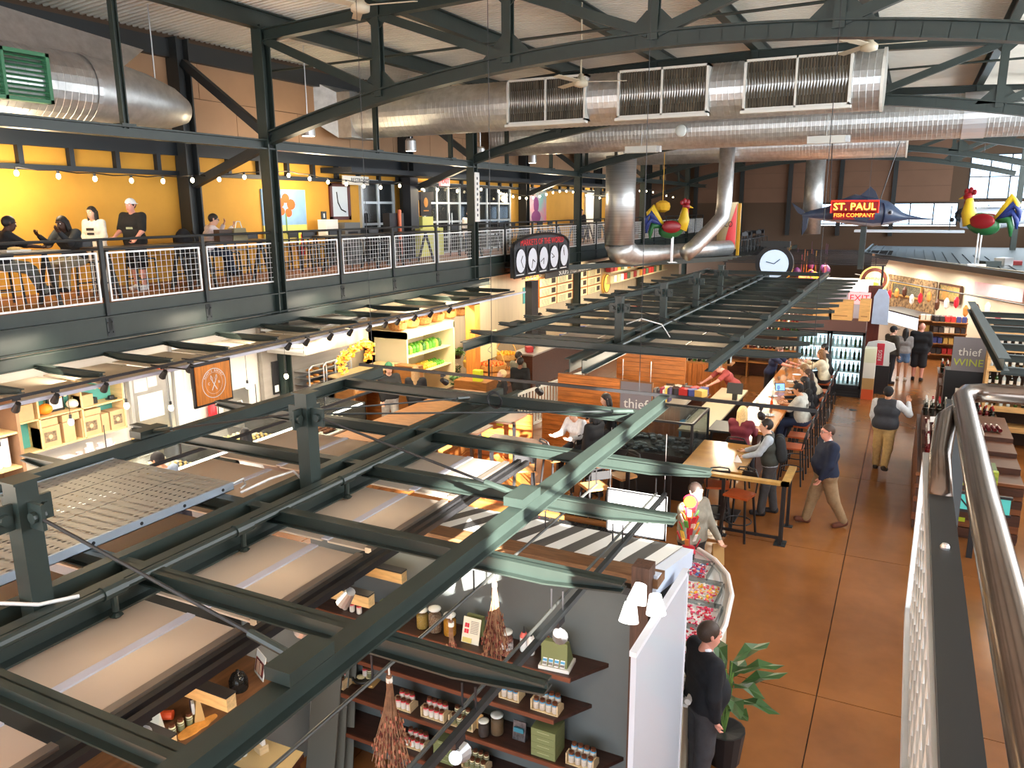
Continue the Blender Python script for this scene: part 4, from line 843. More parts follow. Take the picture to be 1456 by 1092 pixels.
    if hairstyle != 'bald':
        def hairf(P):
            Q = P/s; d = ell(Q, (0, -0.012, 0.038), (0.089, 0.108, 0.106))
            cutp = Q[:, 1]*0.62+(-Q[:, 2])*0.78-(0.012 if hairstyle != 'receding' else -0.018); cutp = np.maximum(cutp, Q[:, 1]*0.95-Q[:, 2]*0.3-0.062)
            d = np.maximum(d, cutp)
            if hairstyle in ('long', 'bun', 'locs'):
                ln = -0.34 if hairstyle == 'long' else (-0.12 if hairstyle == 'bun' else -0.17)
                w_ = 0.05; ex = caps(Q, [((-0.045, -0.06, 0.02), (-0.06, -0.085, ln), w_, 0.035), ((0.045, -0.06, 0.02), (0.06, -0.085, ln), w_, 0.035), ((0, -0.075, 0.02), (0, -0.1, ln), w_, 0.04), ((-0.075, 0.0, 0.03), (-0.085, -0.01, ln*0.8), 0.022, 0.03), ((0.075, 0.0, 0.03), (0.085, -0.01, ln*0.8), 0.022, 0.03)], 0.02)
                d = np.minimum(d, ex)
            return d*s
        v, f = surfnet(hairf, np.array((-0.16, -0.2, -0.42))*s, np.array((0.16, 0.14, 0.17))*s, 0.013*s*max(1, res)); O('hair', net_mesh('hair', v@Mn.T+hc, f, HM), parent=root)
    if cap:
        back = cap[3] if len(cap) > 3 else 1; CM = cloth(tuple(cap[:3]))
        def capf(P):
            Q = P/s; d = ell(Q, (0, -0.008, 0.045), (0.094, 0.112, 0.108)); d = np.maximum(d, 0.035-Q[:, 2]); br = ell(Q, (0, 0.125*back, 0.046), (0.075, 0.075, 0.010)); return np.minimum(d, br)*s
        v, f = surfnet(capf, np.array((-0.12, -0.23, 0.0))*s, np.array((0.12, 0.23, 0.18))*s, 0.010*s*max(1, res)); O('cap', net_mesh('cap', v@Mn.T+hc, f, CM), parent=root)
    # clothing
    g = 0.014*s; up_ = [(a, b, ra+g, rb+g) for a, b, ra, rb in torso[:4]]
    if collar: solid('collar', [(up(-0.035, 0.0, 0.525), up(0.035, 0.0, 0.525), 0.04*s, 0.04*s), (up(0, -0.01, 0.53), up(0, 0.045, 0.51), 0.045*s, 0.03*s)], 0.02, 0.012*max(1, res), cloth(collar), root)
    if sleeve > 0.02:
        for S in 'LR':
            if sleeve <= 0.5: e_ = J['s'+S]+(J['l'+S]-J['s'+S])*(sleeve*2); up_.append((J['s'+S], e_, 0.068*bulk*s, 0.066*bulk*s))
            else: up_.append((J['s'+S], J['l'+S], 0.067*bulk*s, 0.057*bulk*s)); up_.append((J['l'+S], J['l'+S]+(J['w'+S]-J['l'+S])*min(1, (sleeve*2-1)), 0.056*bulk*s, 0.045*s))
    solid('shirt', up_, 0.035*s, h, cloth(top), root)
    gl = 0.018*s; tr = [(up(-0.075*bulk, 0, 0.0), up(0.075*bulk, 0, 0.0), 0.134*bulk*s, 0.134*bulk*s)]
    for S in 'LR':
        tr.append((J['h'+S], J['k'+S] if leg > 0.5 else J['h'+S]+(J['k'+S]-J['h'+S])*(leg*2), 0.086*bulk*s+gl, (0.066 if leg > 0.5 else 0.085)*bulk*s+gl))
        if leg > 0.5: tr.append((J['k'+S], J['k'+S]+(J['a'+S]-J['k'+S])*min(1, leg*2-1), 0.06*bulk*s+gl, 0.052*s+gl))
    if lower: solid('trousers' if leg > 0.5 else 'shorts', tr, 0.03*s, h, cloth(bottom), root)
    if lower and shoes:
        for S in 'LR': solid('shoe', [(J['e'+S], J['t'+S], 0.05*s, 0.045*s), (J['e'+S]+R3(0, 0.0, 0.03), J['a'+S]+R3(0, 0.01, -0.01), 0.045*s, 0.045*s)], 0.02, 0.014*max(1, res), cloth(shoes), root)
    root['_j'] = [float(x) for q in ('wL', 'wR') for x in J[q]]
    return root, J, up, hcv, M
def glasses(root, hcv, M, s=1.0):
    g = MB()
    for sx_ in (-0.034, 0.034): g.tube([hcv+M@Vector(((sx_+0.024*math.cos(a))*s, 0.104*s, (0.016+0.018*math.sin(a))*s)) for a in [2*math.pi*i/10 for i in range(11)]], 0.003, 4)
    for sx_ in (-1, 1): g.tube([hcv+M@Vector((sx_*0.058*s, 0.103*s, 0.02*s)), hcv+M@Vector((sx_*0.085*s, 0.0, 0.022*s))], 0.003, 4)
    O('glasses', g, BLACK, root)
def backpack(root, up, col, label=None):
    V = up(0, -0.2, 0.28); solid('backpack', [(up(-0.08, -0.19, 0.12), up(-0.08, -0.18, 0.42), 0.1, 0.085), (up(0.08, -0.19, 0.12), up(0.08, -0.18, 0.42), 0.1, 0.085)], 0.05, 0.02, cloth(col), root)
    st_ = MB()
    for sg in (-1, 1): st_.tube([up(sg*0.1, -0.1, 0.46), up(sg*0.115, 0.0, 0.535), up(sg*0.115, 0.11, 0.45), up(sg*0.12, 0.12, 0.3), up(sg*0.14, 0.02, 0.16)], 0.02, 6)
    O('backpack_straps', st_, cloth(col), root)
def heading(dx, dy): return math.atan2(-dx, dy)      # local +y turned to (dx, dy)
def vest(root, J, up, col, s=1.0, h=0.02):
    solid('vest', [(up(-0.075, 0, 0.06), up(0.075, 0, 0.06), 0.152*s, 0.152*s), (up(-0.06, 0.02, 0.16), up(0.06, 0.02, 0.16), 0.142*s, 0.142*s), (up(-0.085, 0.01, 0.32), up(0.085, 0.01, 0.32), 0.142*s, 0.142*s), (up(-0.12, -0.01, 0.46), up(0.12, -0.01, 0.46), 0.088*s, 0.088*s)], 0.03, h, cloth(col), root)
# ================================================================ spice stall under the near canopy
GREYW = mat('dark_grey_wall_paint', c8(92, 98, 98), 0.7, var=0.05, vscale=2)
SHOPW = T('wall_spice', 'dark grey stall wall with walnut shelves, capped with timber', 'wall', (-3.2, 5.5, 0), kind='structure')
O('wall_board', MB().b(-5.0, -1.62, 5.5, 5.58, 0, 2.48), GREYW, SHOPW, world=True)
cp = O('timber_cap', MB().b(-5.0, -1.5, 5.44, 5.64, 2.48, 2.55), mat('weathered_timber', c8(120, 84, 52), 0.7, var=0.25, vscale=5, stretch=(1, 8, 8)), SHOPW, world=True)
O('cap_angle', MB().b(-5.0, -1.6, 5.36, 5.44, 2.42, 2.48), DARK, SHOPW, world=True)
O('corner_post', MB().b(-1.68, -1.54, 5.34, 5.5, 0, 2.68), mat('walnut_post', c8(84, 58, 44), 0.6, var=0.3, vscale=5, stretch=(8, 8, 1)), SHOPW, world=True)
O('return_board', MB().b(-1.56, -1.52, 5.5, 6.35, 0, 2.3), GREYW, SHOPW, world=True)
wp = T('side_screen', 'tall glossy white screen beside the timber corner post', 'screen', (-1.42, 5.3, 0))
O('sheet', MB().b(-1.44, -1.40, 4.62, 5.98, 0.05, 2.4), mat('glossy_white_screen', c8(206, 214, 226), 0.12, spec=0.6), wp, world=True)
O('edge_frame', MB().b(-1.445, -1.395, 5.96, 6.0, 0, 2.42).b(-1.445, -1.395, 4.6, 6.0, 2.39, 2.43), mat('white_edge', c8(224, 228, 236), 0.4), wp, world=True)
# white cluster on the post; sun glare put in as emission
fl_ = T('clamp_lamp', 'cluster of glaring white lamp shades clamped on the corner post', 'lamp', (-1.56, 5.2, 2.5))
GLARE = mat('glaring_white_shade', (1.0, 0.99, 0.96), 0.4, emit=1.6)
for i, (dx, dy, dz) in enumerate(((0.0, 0.0, 0.12), (-0.06, -0.05, -0.02), (0.1, 0.04, 0.04))):
    O('lamp_shade', MB().cyl((dx, dy, dz), (dx+0.02*i, dy-0.1, dz-0.1), 0.045, 12, 0.075), GLARE, fl_, smooth=True)
O('bracket', MB().bar((-0.1, 0.15, 0.0), (0.0, 0.0, 0.06), 0.03, 0.03), DARK, fl_)
# shelves
WALN = mat('walnut_shelf', c8(58, 36, 28), 0.45, var=0.3, vscale=3, stretch=(1, 10, 10)); WEDGE = mat('red_brown_edge', c8(112, 62, 40), 0.5, var=0.2, vscale=4, stretch=(1, 8, 8))
SZ = [1.70, 1.28, 0.87, 0.45]; xr = [-2.10, -2.24, -1.95, -1.9]
for i, z in enumerate(SZ):
    a = T('wall_shelf', 'long walnut wall shelf with clipped corner, %s from the top' % ORD[i], 'shelf', (-3.4, 5.5, z-0.04), group='spice wall shelves')
    O('board', MB().slab([(-4.75, 5.17), (xr[i], 5.17), (xr[i]+0.2, 5.5), (-4.75, 5.5)], z-0.035, z), WALN, a, world=True)
    O('front_edge', MB().b(-4.75, xr[i], 5.155, 5.17, z-0.038, z), WEDGE, a, world=True)
    for x in (-4.3, -3.3, -2.5): O('bracket', MB().b(x-0.01, x+0.01, 5.2, 5.5, z-0.06, z-0.035).b(x-0.01, x+0.01, 5.48, 5.5, z-0.22, z-0.035), BLACK, a, world=True)
# jars
GLSJ = mat('jar_glass', (0.75, 0.72, 0.66), 0.12, spec=0.6); CAPB = mat('copper_brown_cap', c8(120, 74, 50), 0.35, 0.4); LBW = mat('white_label', (0.86, 0.86, 0.84), 0.6)
def jar_mesh(name, lab, body):
    return MB().lathe([(0.022, 0), (0.0255, 0.006), (0.0255, 0.012), (0.0262, 0.014), (0.0262, 0.052), (0.0255, 0.054), (0.0255, 0.068), (0.020, 0.076), (0.021, 0.077), (0.021, 0.098), (0.0, 0.098)], 12,
        ms=[0, 0, 0, 0, 1, 0, 2, 0, 3, 3]).mesh(name, [body, LBW, lab, CAPB])
LBR = mat('red_label', c8(214, 40, 62), 0.5); LBB = mat('blue_label_band', c8(70, 150, 196), 0.5)
JM = {'red': MB().lathe([(0.022, 0), (0.0255, 0.006), (0.0255, 0.012), (0.0262, 0.014), (0.0262, 0.058), (0.0255, 0.06), (0.0255, 0.068), (0.020, 0.076), (0.021, 0.077), (0.021, 0.098), (0.0, 0.098)], 12, ms=[0, 0, 0, 0, 1, 0, 1, 0, 2, 2]).mesh('spice_jar', [GLSJ, LBR, CAPB]),
      'blue': jar_mesh('spice_jar', LBB, mat('pale_spice', c8(196, 186, 172), 0.4)), 'cream': jar_mesh('spice_jar', mat('cream_label', c8(226, 216, 176), 0.6), mat('herb_spice', c8(120, 120, 84), 0.5))}
WCR = mat('pale_crate_wood', c8(214, 190, 148), 0.6, var=0.12, vscale=6, stretch=(1, 1, 6))
def crate(px, py, z, kind, n=4, rows=2, where='', rz=0.0, pos=None):
    p = pos or pz(px, py, z); w = n*0.056+0.012; d = rows*0.06+0.01
    t = T('jar_crate', 'pale wooden stepped crate of %s label jars %s' % (kind, where), 'crate', (p.x, p.y, z), rz, group='jar crates')
    O('tray', MB().b(-w/2, w/2, -d/2, d/2, 0.0, 0.008).b(-w/2, w/2, 0.0, d/2, 0.008, 0.05), WCR, t)
    for s_ in (-1, 1): O('side_panel', MB().ext((s_*w/2-0.005, 0, 0), (s_*w/2+0.005, 0, 0), [(-d/2, 0), (d/2, 0), (d/2, 0.10), (0.0, 0.10), (-d/2, 0.05)] if True else []), WCR, t)
    R = Matrix.Rotation(rz, 3, 'Z')
    for r_ in range(rows):
        for c in range(n):
            q = R@Vector((-w/2+0.034+c*0.056, -d/2+0.034+r_*0.06, 0.008+0.042*r_))
            O('spice_jar', JM[kind], loc=(p.x+q.x, p.y+q.y, z+q.z), label='%s label jar, %s row, %s along, crate %s' % (kind, ('front', 'back')[r_], ORD[c], where), cat='jar', group='%s jars in the crate %s' % (kind, where))
crate(778, 1008, SZ[1], 'blue', 4, 2, 'at the second shelf clipped end'); crate(728, 990, SZ[1], 'blue', 3, 2, 'left of the second shelf end')
crate(828, 1085, SZ[2], 'blue', 4, 2, 'right of the green drawers'); crate(660, 1030, SZ[2], 'cream', 4, 2, 'behind the track rail')
crate(620, 1018, SZ[2], 'red', 4, 2, 'right of the big dried bundle'); crate(577, 1005, SZ[2], 'red', 3, 2, 'just behind the dried bundle'); crate(480, 972, SZ[2], 'red', 4, 2, 'at the third shelf left end')
crate(593, 1060, SZ[3], 'red', 4, 2, 'low on the fourth shelf'); crate(678, 1090, SZ[3], 'cream', 4, 2, 'low behind the track spotlight'); crate(640, 925, SZ[1], 'blue', 4, 1, 'in the middle of the second shelf')
for i in range(3):
    p = pz(491+i*10, 866+i*3, SZ[0]); O('spice_jar', JM['red'], loc=(p.x, p.y, SZ[0]), label='red label spice jar under the pine arm, %s of three' % ORD[i], cat='jar', group='three jars on the top shelf')
# bigger jars on the top shelf
def big_jar(px, py, z, fill, r_, h, label, part='contents'):
    p = pz(px, py, z); t = T('storage_jar', label, 'jar', (p.x, p.y, z), group='big jars')
    O('contents', MB().lathe([(r_*0.9, 0.004), (r_*0.94, 0.01), (r_*0.94, h*0.7), (0, h*0.72)], 12), fill, t, smooth=True)
    O('glass', MB().lathe([(r_*0.95, 0), (r_, 0.008), (r_, h*0.78), (r_*0.8, h*0.88), (r_*0.82, h*0.9)], 14), glassy('clear_jar_glass', (0.95, 0.97, 0.95), 0.75), t, smooth=True)
    O('stopper', MB().lathe([(r_*0.8, h*0.88), (r_*0.95, h*0.92), (r_*0.95, h*0.97), (r_*0.5, h)], 12), mat('frosted_stopper', (0.78, 0.8, 0.76), 0.25), t, smooth=True)
    return t
big_jar(601, 892, SZ[0], mat('mustard_seed', c8(196, 160, 76), 0.7, var=0.2, vscale=90), 0.055, 0.18, 'tall clip jar of pale mustard seed on the top shelf')
big_jar(619, 897, SZ[0], mat('nutmeg', c8(110, 70, 50), 0.7, col2=c8(190, 160, 130), vscale=60), 0.06, 0.23, 'tall glass jar of whole nutmeg next to the mustard seed')
big_jar(640, 902, SZ[0], mat('turmeric', c8(226, 154, 30), 0.7), 0.058, 0.2, 'glass jar of bright orange turmeric on the top shelf')
t = big_jar(720, 930, SZ[0], mat('pink_salt', c8(200, 130, 116), 0.6, col2=c8(120, 60, 50), vscale=60), 0.058, 0.22, 'glass jar with black and white label next to the dried bundle'); O('label_band', MB().lathe([(0.0595, 0.06), (0.0595, 0.13)], 14), mat('black_white_label', c8(40, 38, 40), 0.6, col2=c8(200, 196, 196), vscale=40), t)
big_jar(707, 1042, SZ[2], mat('cumin', c8(120, 90, 56), 0.8, var=0.2, vscale=80), 0.06, 0.19, 'squat clip jar of brown seed on the third shelf')
big_jar(688, 1045, SZ[2], mat('dried_chilli', c8(60, 44, 40), 0.8, var=0.3, vscale=40), 0.05, 0.15, 'dark filled jar beside the brown seed jar')
for i, (x, y) in enumerate(((745, 925), (755, 930))):
    p = pz(x, y, SZ[0]); t = T('squeeze_bottle', ('white squeeze bottle with pink shoulder and black nozzle', 'white squeeze bottle with plain shoulder and black nozzle')[i], 'bottle', (p.x, p.y, SZ[0]), group='squeeze bottles')
    O('bottle', MB().lathe([(0.03, 0), (0.034, 0.01), (0.034, 0.14), (0.02, 0.17)], 12), WHITE, t, smooth=True); O('nozzle', MB().lathe([(0.014, 0.17), (0.008, 0.19), (0.004, 0.225)], 8), BLACK, t)
    if i == 0: O('shoulder_band', MB().lathe([(0.0345, 0.13), (0.0345, 0.142), (0.021, 0.171)], 12), mat('coral', c8(230, 110, 100), 0.5), t)
GB = mat('sage_green_card', c8(120, 128, 84), 0.6); GBL = mat('sage_line', c8(186, 190, 150), 0.6)
def gbox(px, py, z, w, d, h, n, label):
    p = pz(px, py, z); t = T('gift_box', label, 'box', (p.x, p.y+d/2, z), group='sage green boxes')
    for q in range(n):
        b = O('box', MB().b(-w/2, w/2, -d/2, d/2, q*h/n+0.001, (q+1)*h/n-0.001), GB, t); O('title_line', MB().b(-w*0.25, w*0.25, -d/2-0.001, -d/2, (q+0.55)*h/n, (q+0.6)*h/n), GBL, b)
gbox(772, 1078, SZ[2], 0.22, 0.2, 0.26, 4, 'stack of four sage green boxes on the third shelf'); gbox(630, 1085, SZ[3], 0.2, 0.18, 0.22, 4, 'stack of sage green boxes low on the fourth shelf')
gbox(545, 878, SZ[0], 0.07, 0.05, 0.16, 1, 'narrow sage green box behind the big beam'); gbox(565, 885, SZ[0], 0.09, 0.05, 0.13, 1, 'small sage green box left of the mustard seed'); gbox(676, 905, SZ[0], 0.16, 0.03, 0.2, 1, 'upright sage green book box behind the recipe card')
p = pz(668, 915, SZ[0]); t = T('recipe_card', 'white recipe card with red jars printed, leaning on green box', 'card', (p.x, p.y, SZ[0]))
Mc = Matrix.Rotation(-0.28, 3, 'X')
O('card', MB().cb(Mc@Vector((0, 0, 0.11)), (0.17, 0.006, 0.22), M=Mc), mat('cream_card', c8(232, 226, 206), 0.7), t)
pm_ = MB()
for q in range(4): pm_.cb(Mc@Vector((-0.055+0.022*(q % 2), -0.005, 0.15-0.05*(q//2))), (0.018, 0.004, 0.035), 0, M=Mc)
O('jar_print', pm_, LBR, t); tm_ = MB()
for q in range(8): tm_.cb(Mc@Vector((0.03, -0.005, 0.19-0.014*q)), (0.075, 0.004, 0.004), 0, M=Mc)
tm_.cb(Mc@Vector((-0.03, -0.005, 0.025)), (0.09, 0.004, 0.04), 1, M=Mc); O('text_print', tm_, [mat('grey_print', c8(140, 136, 128), 0.7), mat('mustard_print', c8(220, 200, 120), 0.7)], t)
# sample box with tilted rows
p = pz(790, 948, SZ[0]); t = T('sample_display', 'white tiered counter display of blue label spice tubes', 'display', (p.x, p.y+0.03, SZ[0]), rz=0.1)
O('tray', MB().b(-0.13, 0.13, -0.1, 0.1, 0, 0.03), WHITE, t); O('back_box', MB().ext((-0.11, 0, 0.03), (0.11, 0, 0.03), [(-0.09, 0.0), (0.08, 0.0), (0.08, 0.22), (0.03, 0.22)]), GB, t)
Mt = Matrix.Rotation(-0.5, 3, 'X'); vm = MB().cb((0, 0, 0), (0.036, 0.02, 0.075), 0).cb((0, -0.011, 0.005), (0.034, 0.002, 0.02), 1).cb((0, -0.011, -0.02), (0.034, 0.002, 0.02), 2).cyl((0, -0.006, 0.035), (0, -0.006, 0.05), 0.012, 8, m=3).mesh('spice_tube', [LBW, LBB, mat('grey_label_print', c8(120, 116, 112), 0.6), CAPB])
for r_ in range(3):
    for c in range(4):
        o = O('spice_tube', vm, parent=t); o.location = Vector((-0.075+c*0.05, -0.082+r_*0.033, 0.075+r_*0.062)); o.rotation_euler = (-0.5, 0, 0)
# round sampler tray on kraft paper, third shelf
p = pz(517, 968, SZ[2]); t = T('sampler_tray', 'round black tray of pale samples on crumpled kraft paper', 'tray', (p.x, p.y, SZ[2]))
O('kraft_paper', MB().add([(-0.17, -0.10, 0.001), (0.0, -0.17, -0.02), (0.16, -0.06, 0.002), (0.15, 0.10, 0.01), (-0.1, 0.12, 0.012), (0.0, 0.0, 0.014)], [(0, 1, 5), (1, 2, 5), (2, 3, 5), (3, 4, 5), (4, 0, 5)]), mat('kraft_paper', c8(190, 152, 96), 0.8), t)
O('tray', MB().lathe([(0.07, 0.016), (0.10, 0.02), (0.105, 0.045), (0.097, 0.045), (0.09, 0.028), (0, 0.028)], 18), BLACK, t, smooth=True)
O('samples', MB().sph((-0.03, 0.0, 0.035), (0.045, 0.04, 0.015), 8, 5).sph((0.04, 0.03, 0.035), (0.035, 0.03, 0.015), 8, 5), mat('pale_sample', c8(222, 206, 160), 0.8), t, kind='stuff')
for dx in (0.0, 0.055): O('sample_jar', JM['red' if dx == 0 else 'cream'], parent=t).location = (dx, 0.03, 0.04)
p = pz(738, 1052, SZ[2]); t = T('tea_pouch', 'black and silver pouch with teal print on the third shelf', 'pouch', (p.x, p.y+0.02, SZ[2])); O('pouch', MB().ext((-0.06, 0, 0), (0.06, 0, 0), [(-0.03, 0), (0.03, 0), (0.005, 0.17), (-0.005, 0.17)]), mat('silver_pouch', c8(90, 88, 90), 0.3, 0.5, var=0.4, vscale=30), t); O('teal_print', MB().b(-0.045, 0.045, -0.034, -0.02, 0.08, 0.12), mat('teal_print', c8(60, 130, 150), 0.5), t)
p = pz(683, 1035, SZ[2]); O('paper_bag', MB().ext((p.x-0.03, p.y, SZ[2]), (p.x+0.03, p.y, SZ[2]), [(-0.02, 0), (0.02, 0), (0.004, 0.14), (-0.004, 0.14)]), mat('kraft_paper', c8(190, 152, 96), 0.8), label='folded kraft bag between jars on the third shelf', cat='bag')
# dried flower bundles hanging on the rails
DRY = [mat('dried_stem', c8(150, 112, 84), 0.9, var=0.3, vscale=20), mat('dried_russet', c8(112, 58, 46), 0.9, var=0.4, vscale=20), mat('dried_pink', c8(196, 120, 96), 0.9)]
def bundle(label, base, L, w, n, russet, seed):
    rnd = random.Random(seed); t = T('dried_bundle', label, 'dried flowers', base)
    s_ = MB(); f_ = MB()
    for i in range(n):
        a = rnd.uniform(0, 6.28); r_ = w*math.sqrt(rnd.random()); l = L*rnd.uniform(0.75, 1.05); tip = Vector((r_*math.cos(a), r_*math.sin(a), -l)); mid = Vector((r_*0.35*math.cos(a), r_*0.35*math.sin(a), -l*0.45)); top_ = Vector((rnd.uniform(-0.012, 0.012), rnd.uniform(-0.012, 0.012), 0.02))
        s_.tube([top_, mid, tip], 0.0028, 4, 0, cap=False)
        for k_ in range(5):
            q = mid.lerp(tip, rnd.uniform(0.1, 1.0))+Vector((rnd.uniform(-1, 1), rnd.uniform(-1, 1), rnd.uniform(-1, 1)))*0.014
            f_.sph(q, (rnd.uniform(0.004, 0.009), rnd.uniform(0.004, 0.009), rnd.uniform(0.01, 0.022)), 5, 3, rnd.choice([0, 1, 1, 2]) if not russet else rnd.choice([1, 1, 1, 0]))
    O('stems', s_, DRY[0], t, kind='stuff'); O('flower_heads', f_, DRY, t, kind='stuff')
    O('twine', MB().lathe([(0.02, -0.03), (0.02, 0.0)], 8).tube([(0, 0, 0), (0.0, 0.0, 0.07)], 0.006, 5), mat('white_twine', (0.8, 0.78, 0.7), 0.8), t)
p = px_(553, 955, rails[0]); bundle('large pale dried flower bundle hanging from the grey rail', (rails[0], p.y, 2.60), 0.62, 0.13, 95, False, 3)
p = px_(703, 815, rails[0]); bundle('russet dried sprig bundle hanging by white twine', (rails[0], p.y, 2.60), 0.62, 0.11, 90, True, 5)
p = px_(641, 872, rails[0]); bundle('thin pale dried sprig hanging over the turmeric jar', (rails[0], p.y, 2.60), 0.36, 0.045, 28, False, 8)
# track spotlights on the dark rail
def track_spot(x, y, z, rail, aim, label, power=0.0, group='track spotlights', col=(1, 0.86, 0.66), lens=True, silver=False):
    t = T('track_spotlight', label, 'spotlight', (x, y, z), group=group); d = (Vector(aim)-Vector((x, y, z))).normalized(); c = Vector((0, 0, -0.11))
    O('adapter', MB().b(-0.02, 0.02, -0.05, 0.05, -0.04, 0).cyl((0, 0, -0.04), (0, 0, -0.11), 0.009, 6), BLACK, t)
    O('lamp_head', MB().cyl(c-d*0.05, c+d*0.10, 0.036, 12, 0.055), mat('silver_head', (0.7, 0.72, 0.74), 0.3, 0.7) if silver else BLACK, t)
    if lens: O('lens', MB().cyl(c+d*0.10, c+d*0.104, 0.047, 12), mat('lamp_lens', (1.0, 0.88, 0.66), emit=9.0), t)
    if power: lamp('spot_beam', 'SPOT', Vector((x, y, z))+c+d*0.12, power, col, 0.05, Vector((x, y, z))+c+d*2, 1.7)
track_spot(rails[2], px_(650, 1050, rails[2]).y, 2.66, None, (-2.6, 5.5, 1.4), 'silver track spotlight low over the fourth shelf', 14, silver=True, lens=False); track_spot(rails[2], px_(795, 885, rails[2]).y, 2.66, None, (-2.2, 5.5, 1.7), 'silver track spotlight over the spice tube display', 14, silver=True, lens=False)
for i, (x, y) in enumerate(((440, 862), (500, 822), (205, 1002))):
    p = px_(x, y, -3.36); track_spot(-3.40, p.y, 2.74, None, (-4.3, p.y+0.2, 1.6), 'black track spotlight under the canopy sheets, %s' % ('over the red jars', 'beside the pine arms', 'over the wooden board')[i], 16, lens=False, silver=True)
# pine arms
PINE = mat('pine_block', c8(216, 182, 126), 0.6, var=0.16, vscale=5, stretch=(1, 8, 8))
for i, (y, l) in enumerate(((2.80, 'closest to the nearest canopy post'), (3.28, 'over the glass cloche'), (4.82, 'over the three red jars'), (5.30, 'against the grey stall wall'))):
    t = T('pine_outrigger', 'pale pine arm with black top plate, %s' % l, 'timber', (-4.0, y, 2.1), group='pine arms'); O('block', MB().b(-0.26, 0.24, -0.04, 0.04, 0.0, 0.10), PINE, t); O('top_plate', MB().b(-0.26, 0.24, -0.045, 0.045, 0.10, 0.112), BLACK, t)
O('trim_5', MB().b(-4.34, -4.24, 1.0, 5.5, 2.08, 2.22), DARK, label='dark rail carrying the pine arms beneath the canopy sheets', cat='beam', kind='structure')
ws = T('wall_spice_side', 'charcoal side wall of the spice stall', 'wall', (-4.95, 2.5, 0), kind='structure'); O('wall_board', MB().b(-5.05, -4.95, 0.3, 4.5, 0, 2.6), mat('charcoal_wall', c8(44, 46, 44), 0.8), ws, world=True); O('door_leaf', MB().b(-4.98, -4.93, 4.52, 5.45, 0.02, 2.1), mat('grey_door', c8(150, 156, 154), 0.6), ws, world=True)
# brown display shelf with goods along the side wall
bs_ = T('display_shelf', 'deep brown display shelf along the charcoal side wall', 'shelf', (-4.6, 3.0, 1.5)); O('board', MB().b(-4.95, -4.18, 0.9, 4.45, 1.5, 1.55), mat('brown_plank', c8(112, 76, 46), 0.55, var=0.25, vscale=3, stretch=(8, 1, 8)), bs_, world=True); O('bracket', MB().b(-4.95, -4.25, 1.5, 1.54, 1.42, 1.5), BLACK, bs_, world=True); O('bracket', MB().b(-4.95, -4.25, 3.8, 3.84, 1.42, 1.5), BLACK, bs_, world=True)
zs = 1.55
p = pz(368, 962, zs); t = T('photo_card', 'card with a red photograph of people standing on the brown shelf', 'card', (p.x, p.y, zs), rz=-0.45); Mc = Matrix.Rotation(-0.2, 3, 'X')
O('card', MB().cb(Mc@Vector((0, 0, 0.1)), (0.2, 0.006, 0.21), M=Mc), PAPER, t); O('photo_print', MB().cb(Mc@Vector((0, -0.005, 0.085)), (0.17, 0.003, 0.12), M=Mc), mat('red_photo', c8(150, 60, 50), 0.5, col2=c8(60, 36, 34), vscale=25), t); O('figures', MB().cb(Mc@Vector((-0.03, -0.008, 0.08)), (0.05, 0.003, 0.1), 0, M=Mc).cb(Mc@Vector((0.03, -0.008, 0.08)), (0.04, 0.003, 0.09), 0, M=Mc), mat('photo_cream', c8(220, 186, 160), 0.6), t)
p = pz(282, 1018, zs); t = T('kraft_pouch', 'kraft window pouch of dark tea on the brown shelf', 'pouch', (p.x, p.y, zs), rz=-0.6); O('pouch', MB().ext((-0.1, 0, 0), (0.1, 0, 0), [(-0.04, 0), (0.04, 0), (0.005, 0.24), (-0.005, 0.24)]), mat('kraft_paper', c8(190, 152, 96), 0.8), t); O('tea_window', MB().sph((-0.03, -0.035, 0.09), (0.055, 0.02, 0.06), 10, 6), mat('dark_tea', c8(70, 44, 40), 0.9, var=0.4, vscale=60), t); O('label', MB().b(0.02, 0.075, -0.045, -0.025, 0.07, 0.16), PAPER, t)
for i in range(4):
    p = pz(246+i*12, 1046-i*8, zs); O('spice_jar', JM['cream'], loc=(p.x, p.y, zs), label='white label dark cap jar on the brown shelf, %s of four' % ORD[i], cat='jar', group='four jars on the brown shelf')
a, b = pz(255, 1052, zs), pz(308, 1018, zs); bd = MB()
n_ = 10; L_w = [(0, 0.015), (0.1, 0.03), (0.2, 0.035), (0.35, 0.06), (0.5, 0.05), (0.65, 0.062), (0.8, 0.055), (0.95, 0.04), (1.0, 0.015)]
d_ = (b-a); sd = Vector((-d_.y, d_.x, 0)).normalized(); bd.slab([tuple((a+d_*(1-t_)+sd*w_)[:2]) for t_, w_ in L_w]+[tuple((a+d_*(1-t_)-sd*w_*0.7)[:2]) for t_, w_ in reversed(L_w)], zs, zs+0.015)
O('serving_board', bd, mat('olive_wood', c8(206, 142, 66), 0.5, var=0.3, vscale=8), label='wavy olive wood serving board with handle on the brown shelf', cat='board')
p = pz(340, 980, zs); O('glass_cloche', MB().lathe([(0.07, 0), (0.075, 0.01), (0.075, 0.09), (0.05, 0.14), (0.01, 0.155), (0.014, 0.175), (0, 0.18)], 16), glassy('smoked_glass', (0.35, 0.36, 0.36), 0.6), loc=(p.x, p.y, zs), smooth=True, label='dark glass cloche under the second pine arm', cat='cloche')
p = pz(222, 1035, zs); t = T('gift_bag', 'orange and cream rolled packet beside the pine arm', 'packet', (p.x, p.y, zs)); O('roll', MB().cyl((-0.05, 0.05, 0.06), (0.06, 0.11, 0.06), 0.035, 12), mat('orange_packet', c8(220, 84, 40), 0.5), t); O('wrap', MB().ext((-0.08, 0, 0), (0.06, 0, 0), [(-0.03, 0), (0.03, 0), (0, 0.16)]), mat('cream_card', c8(232, 226, 206), 0.7), t)
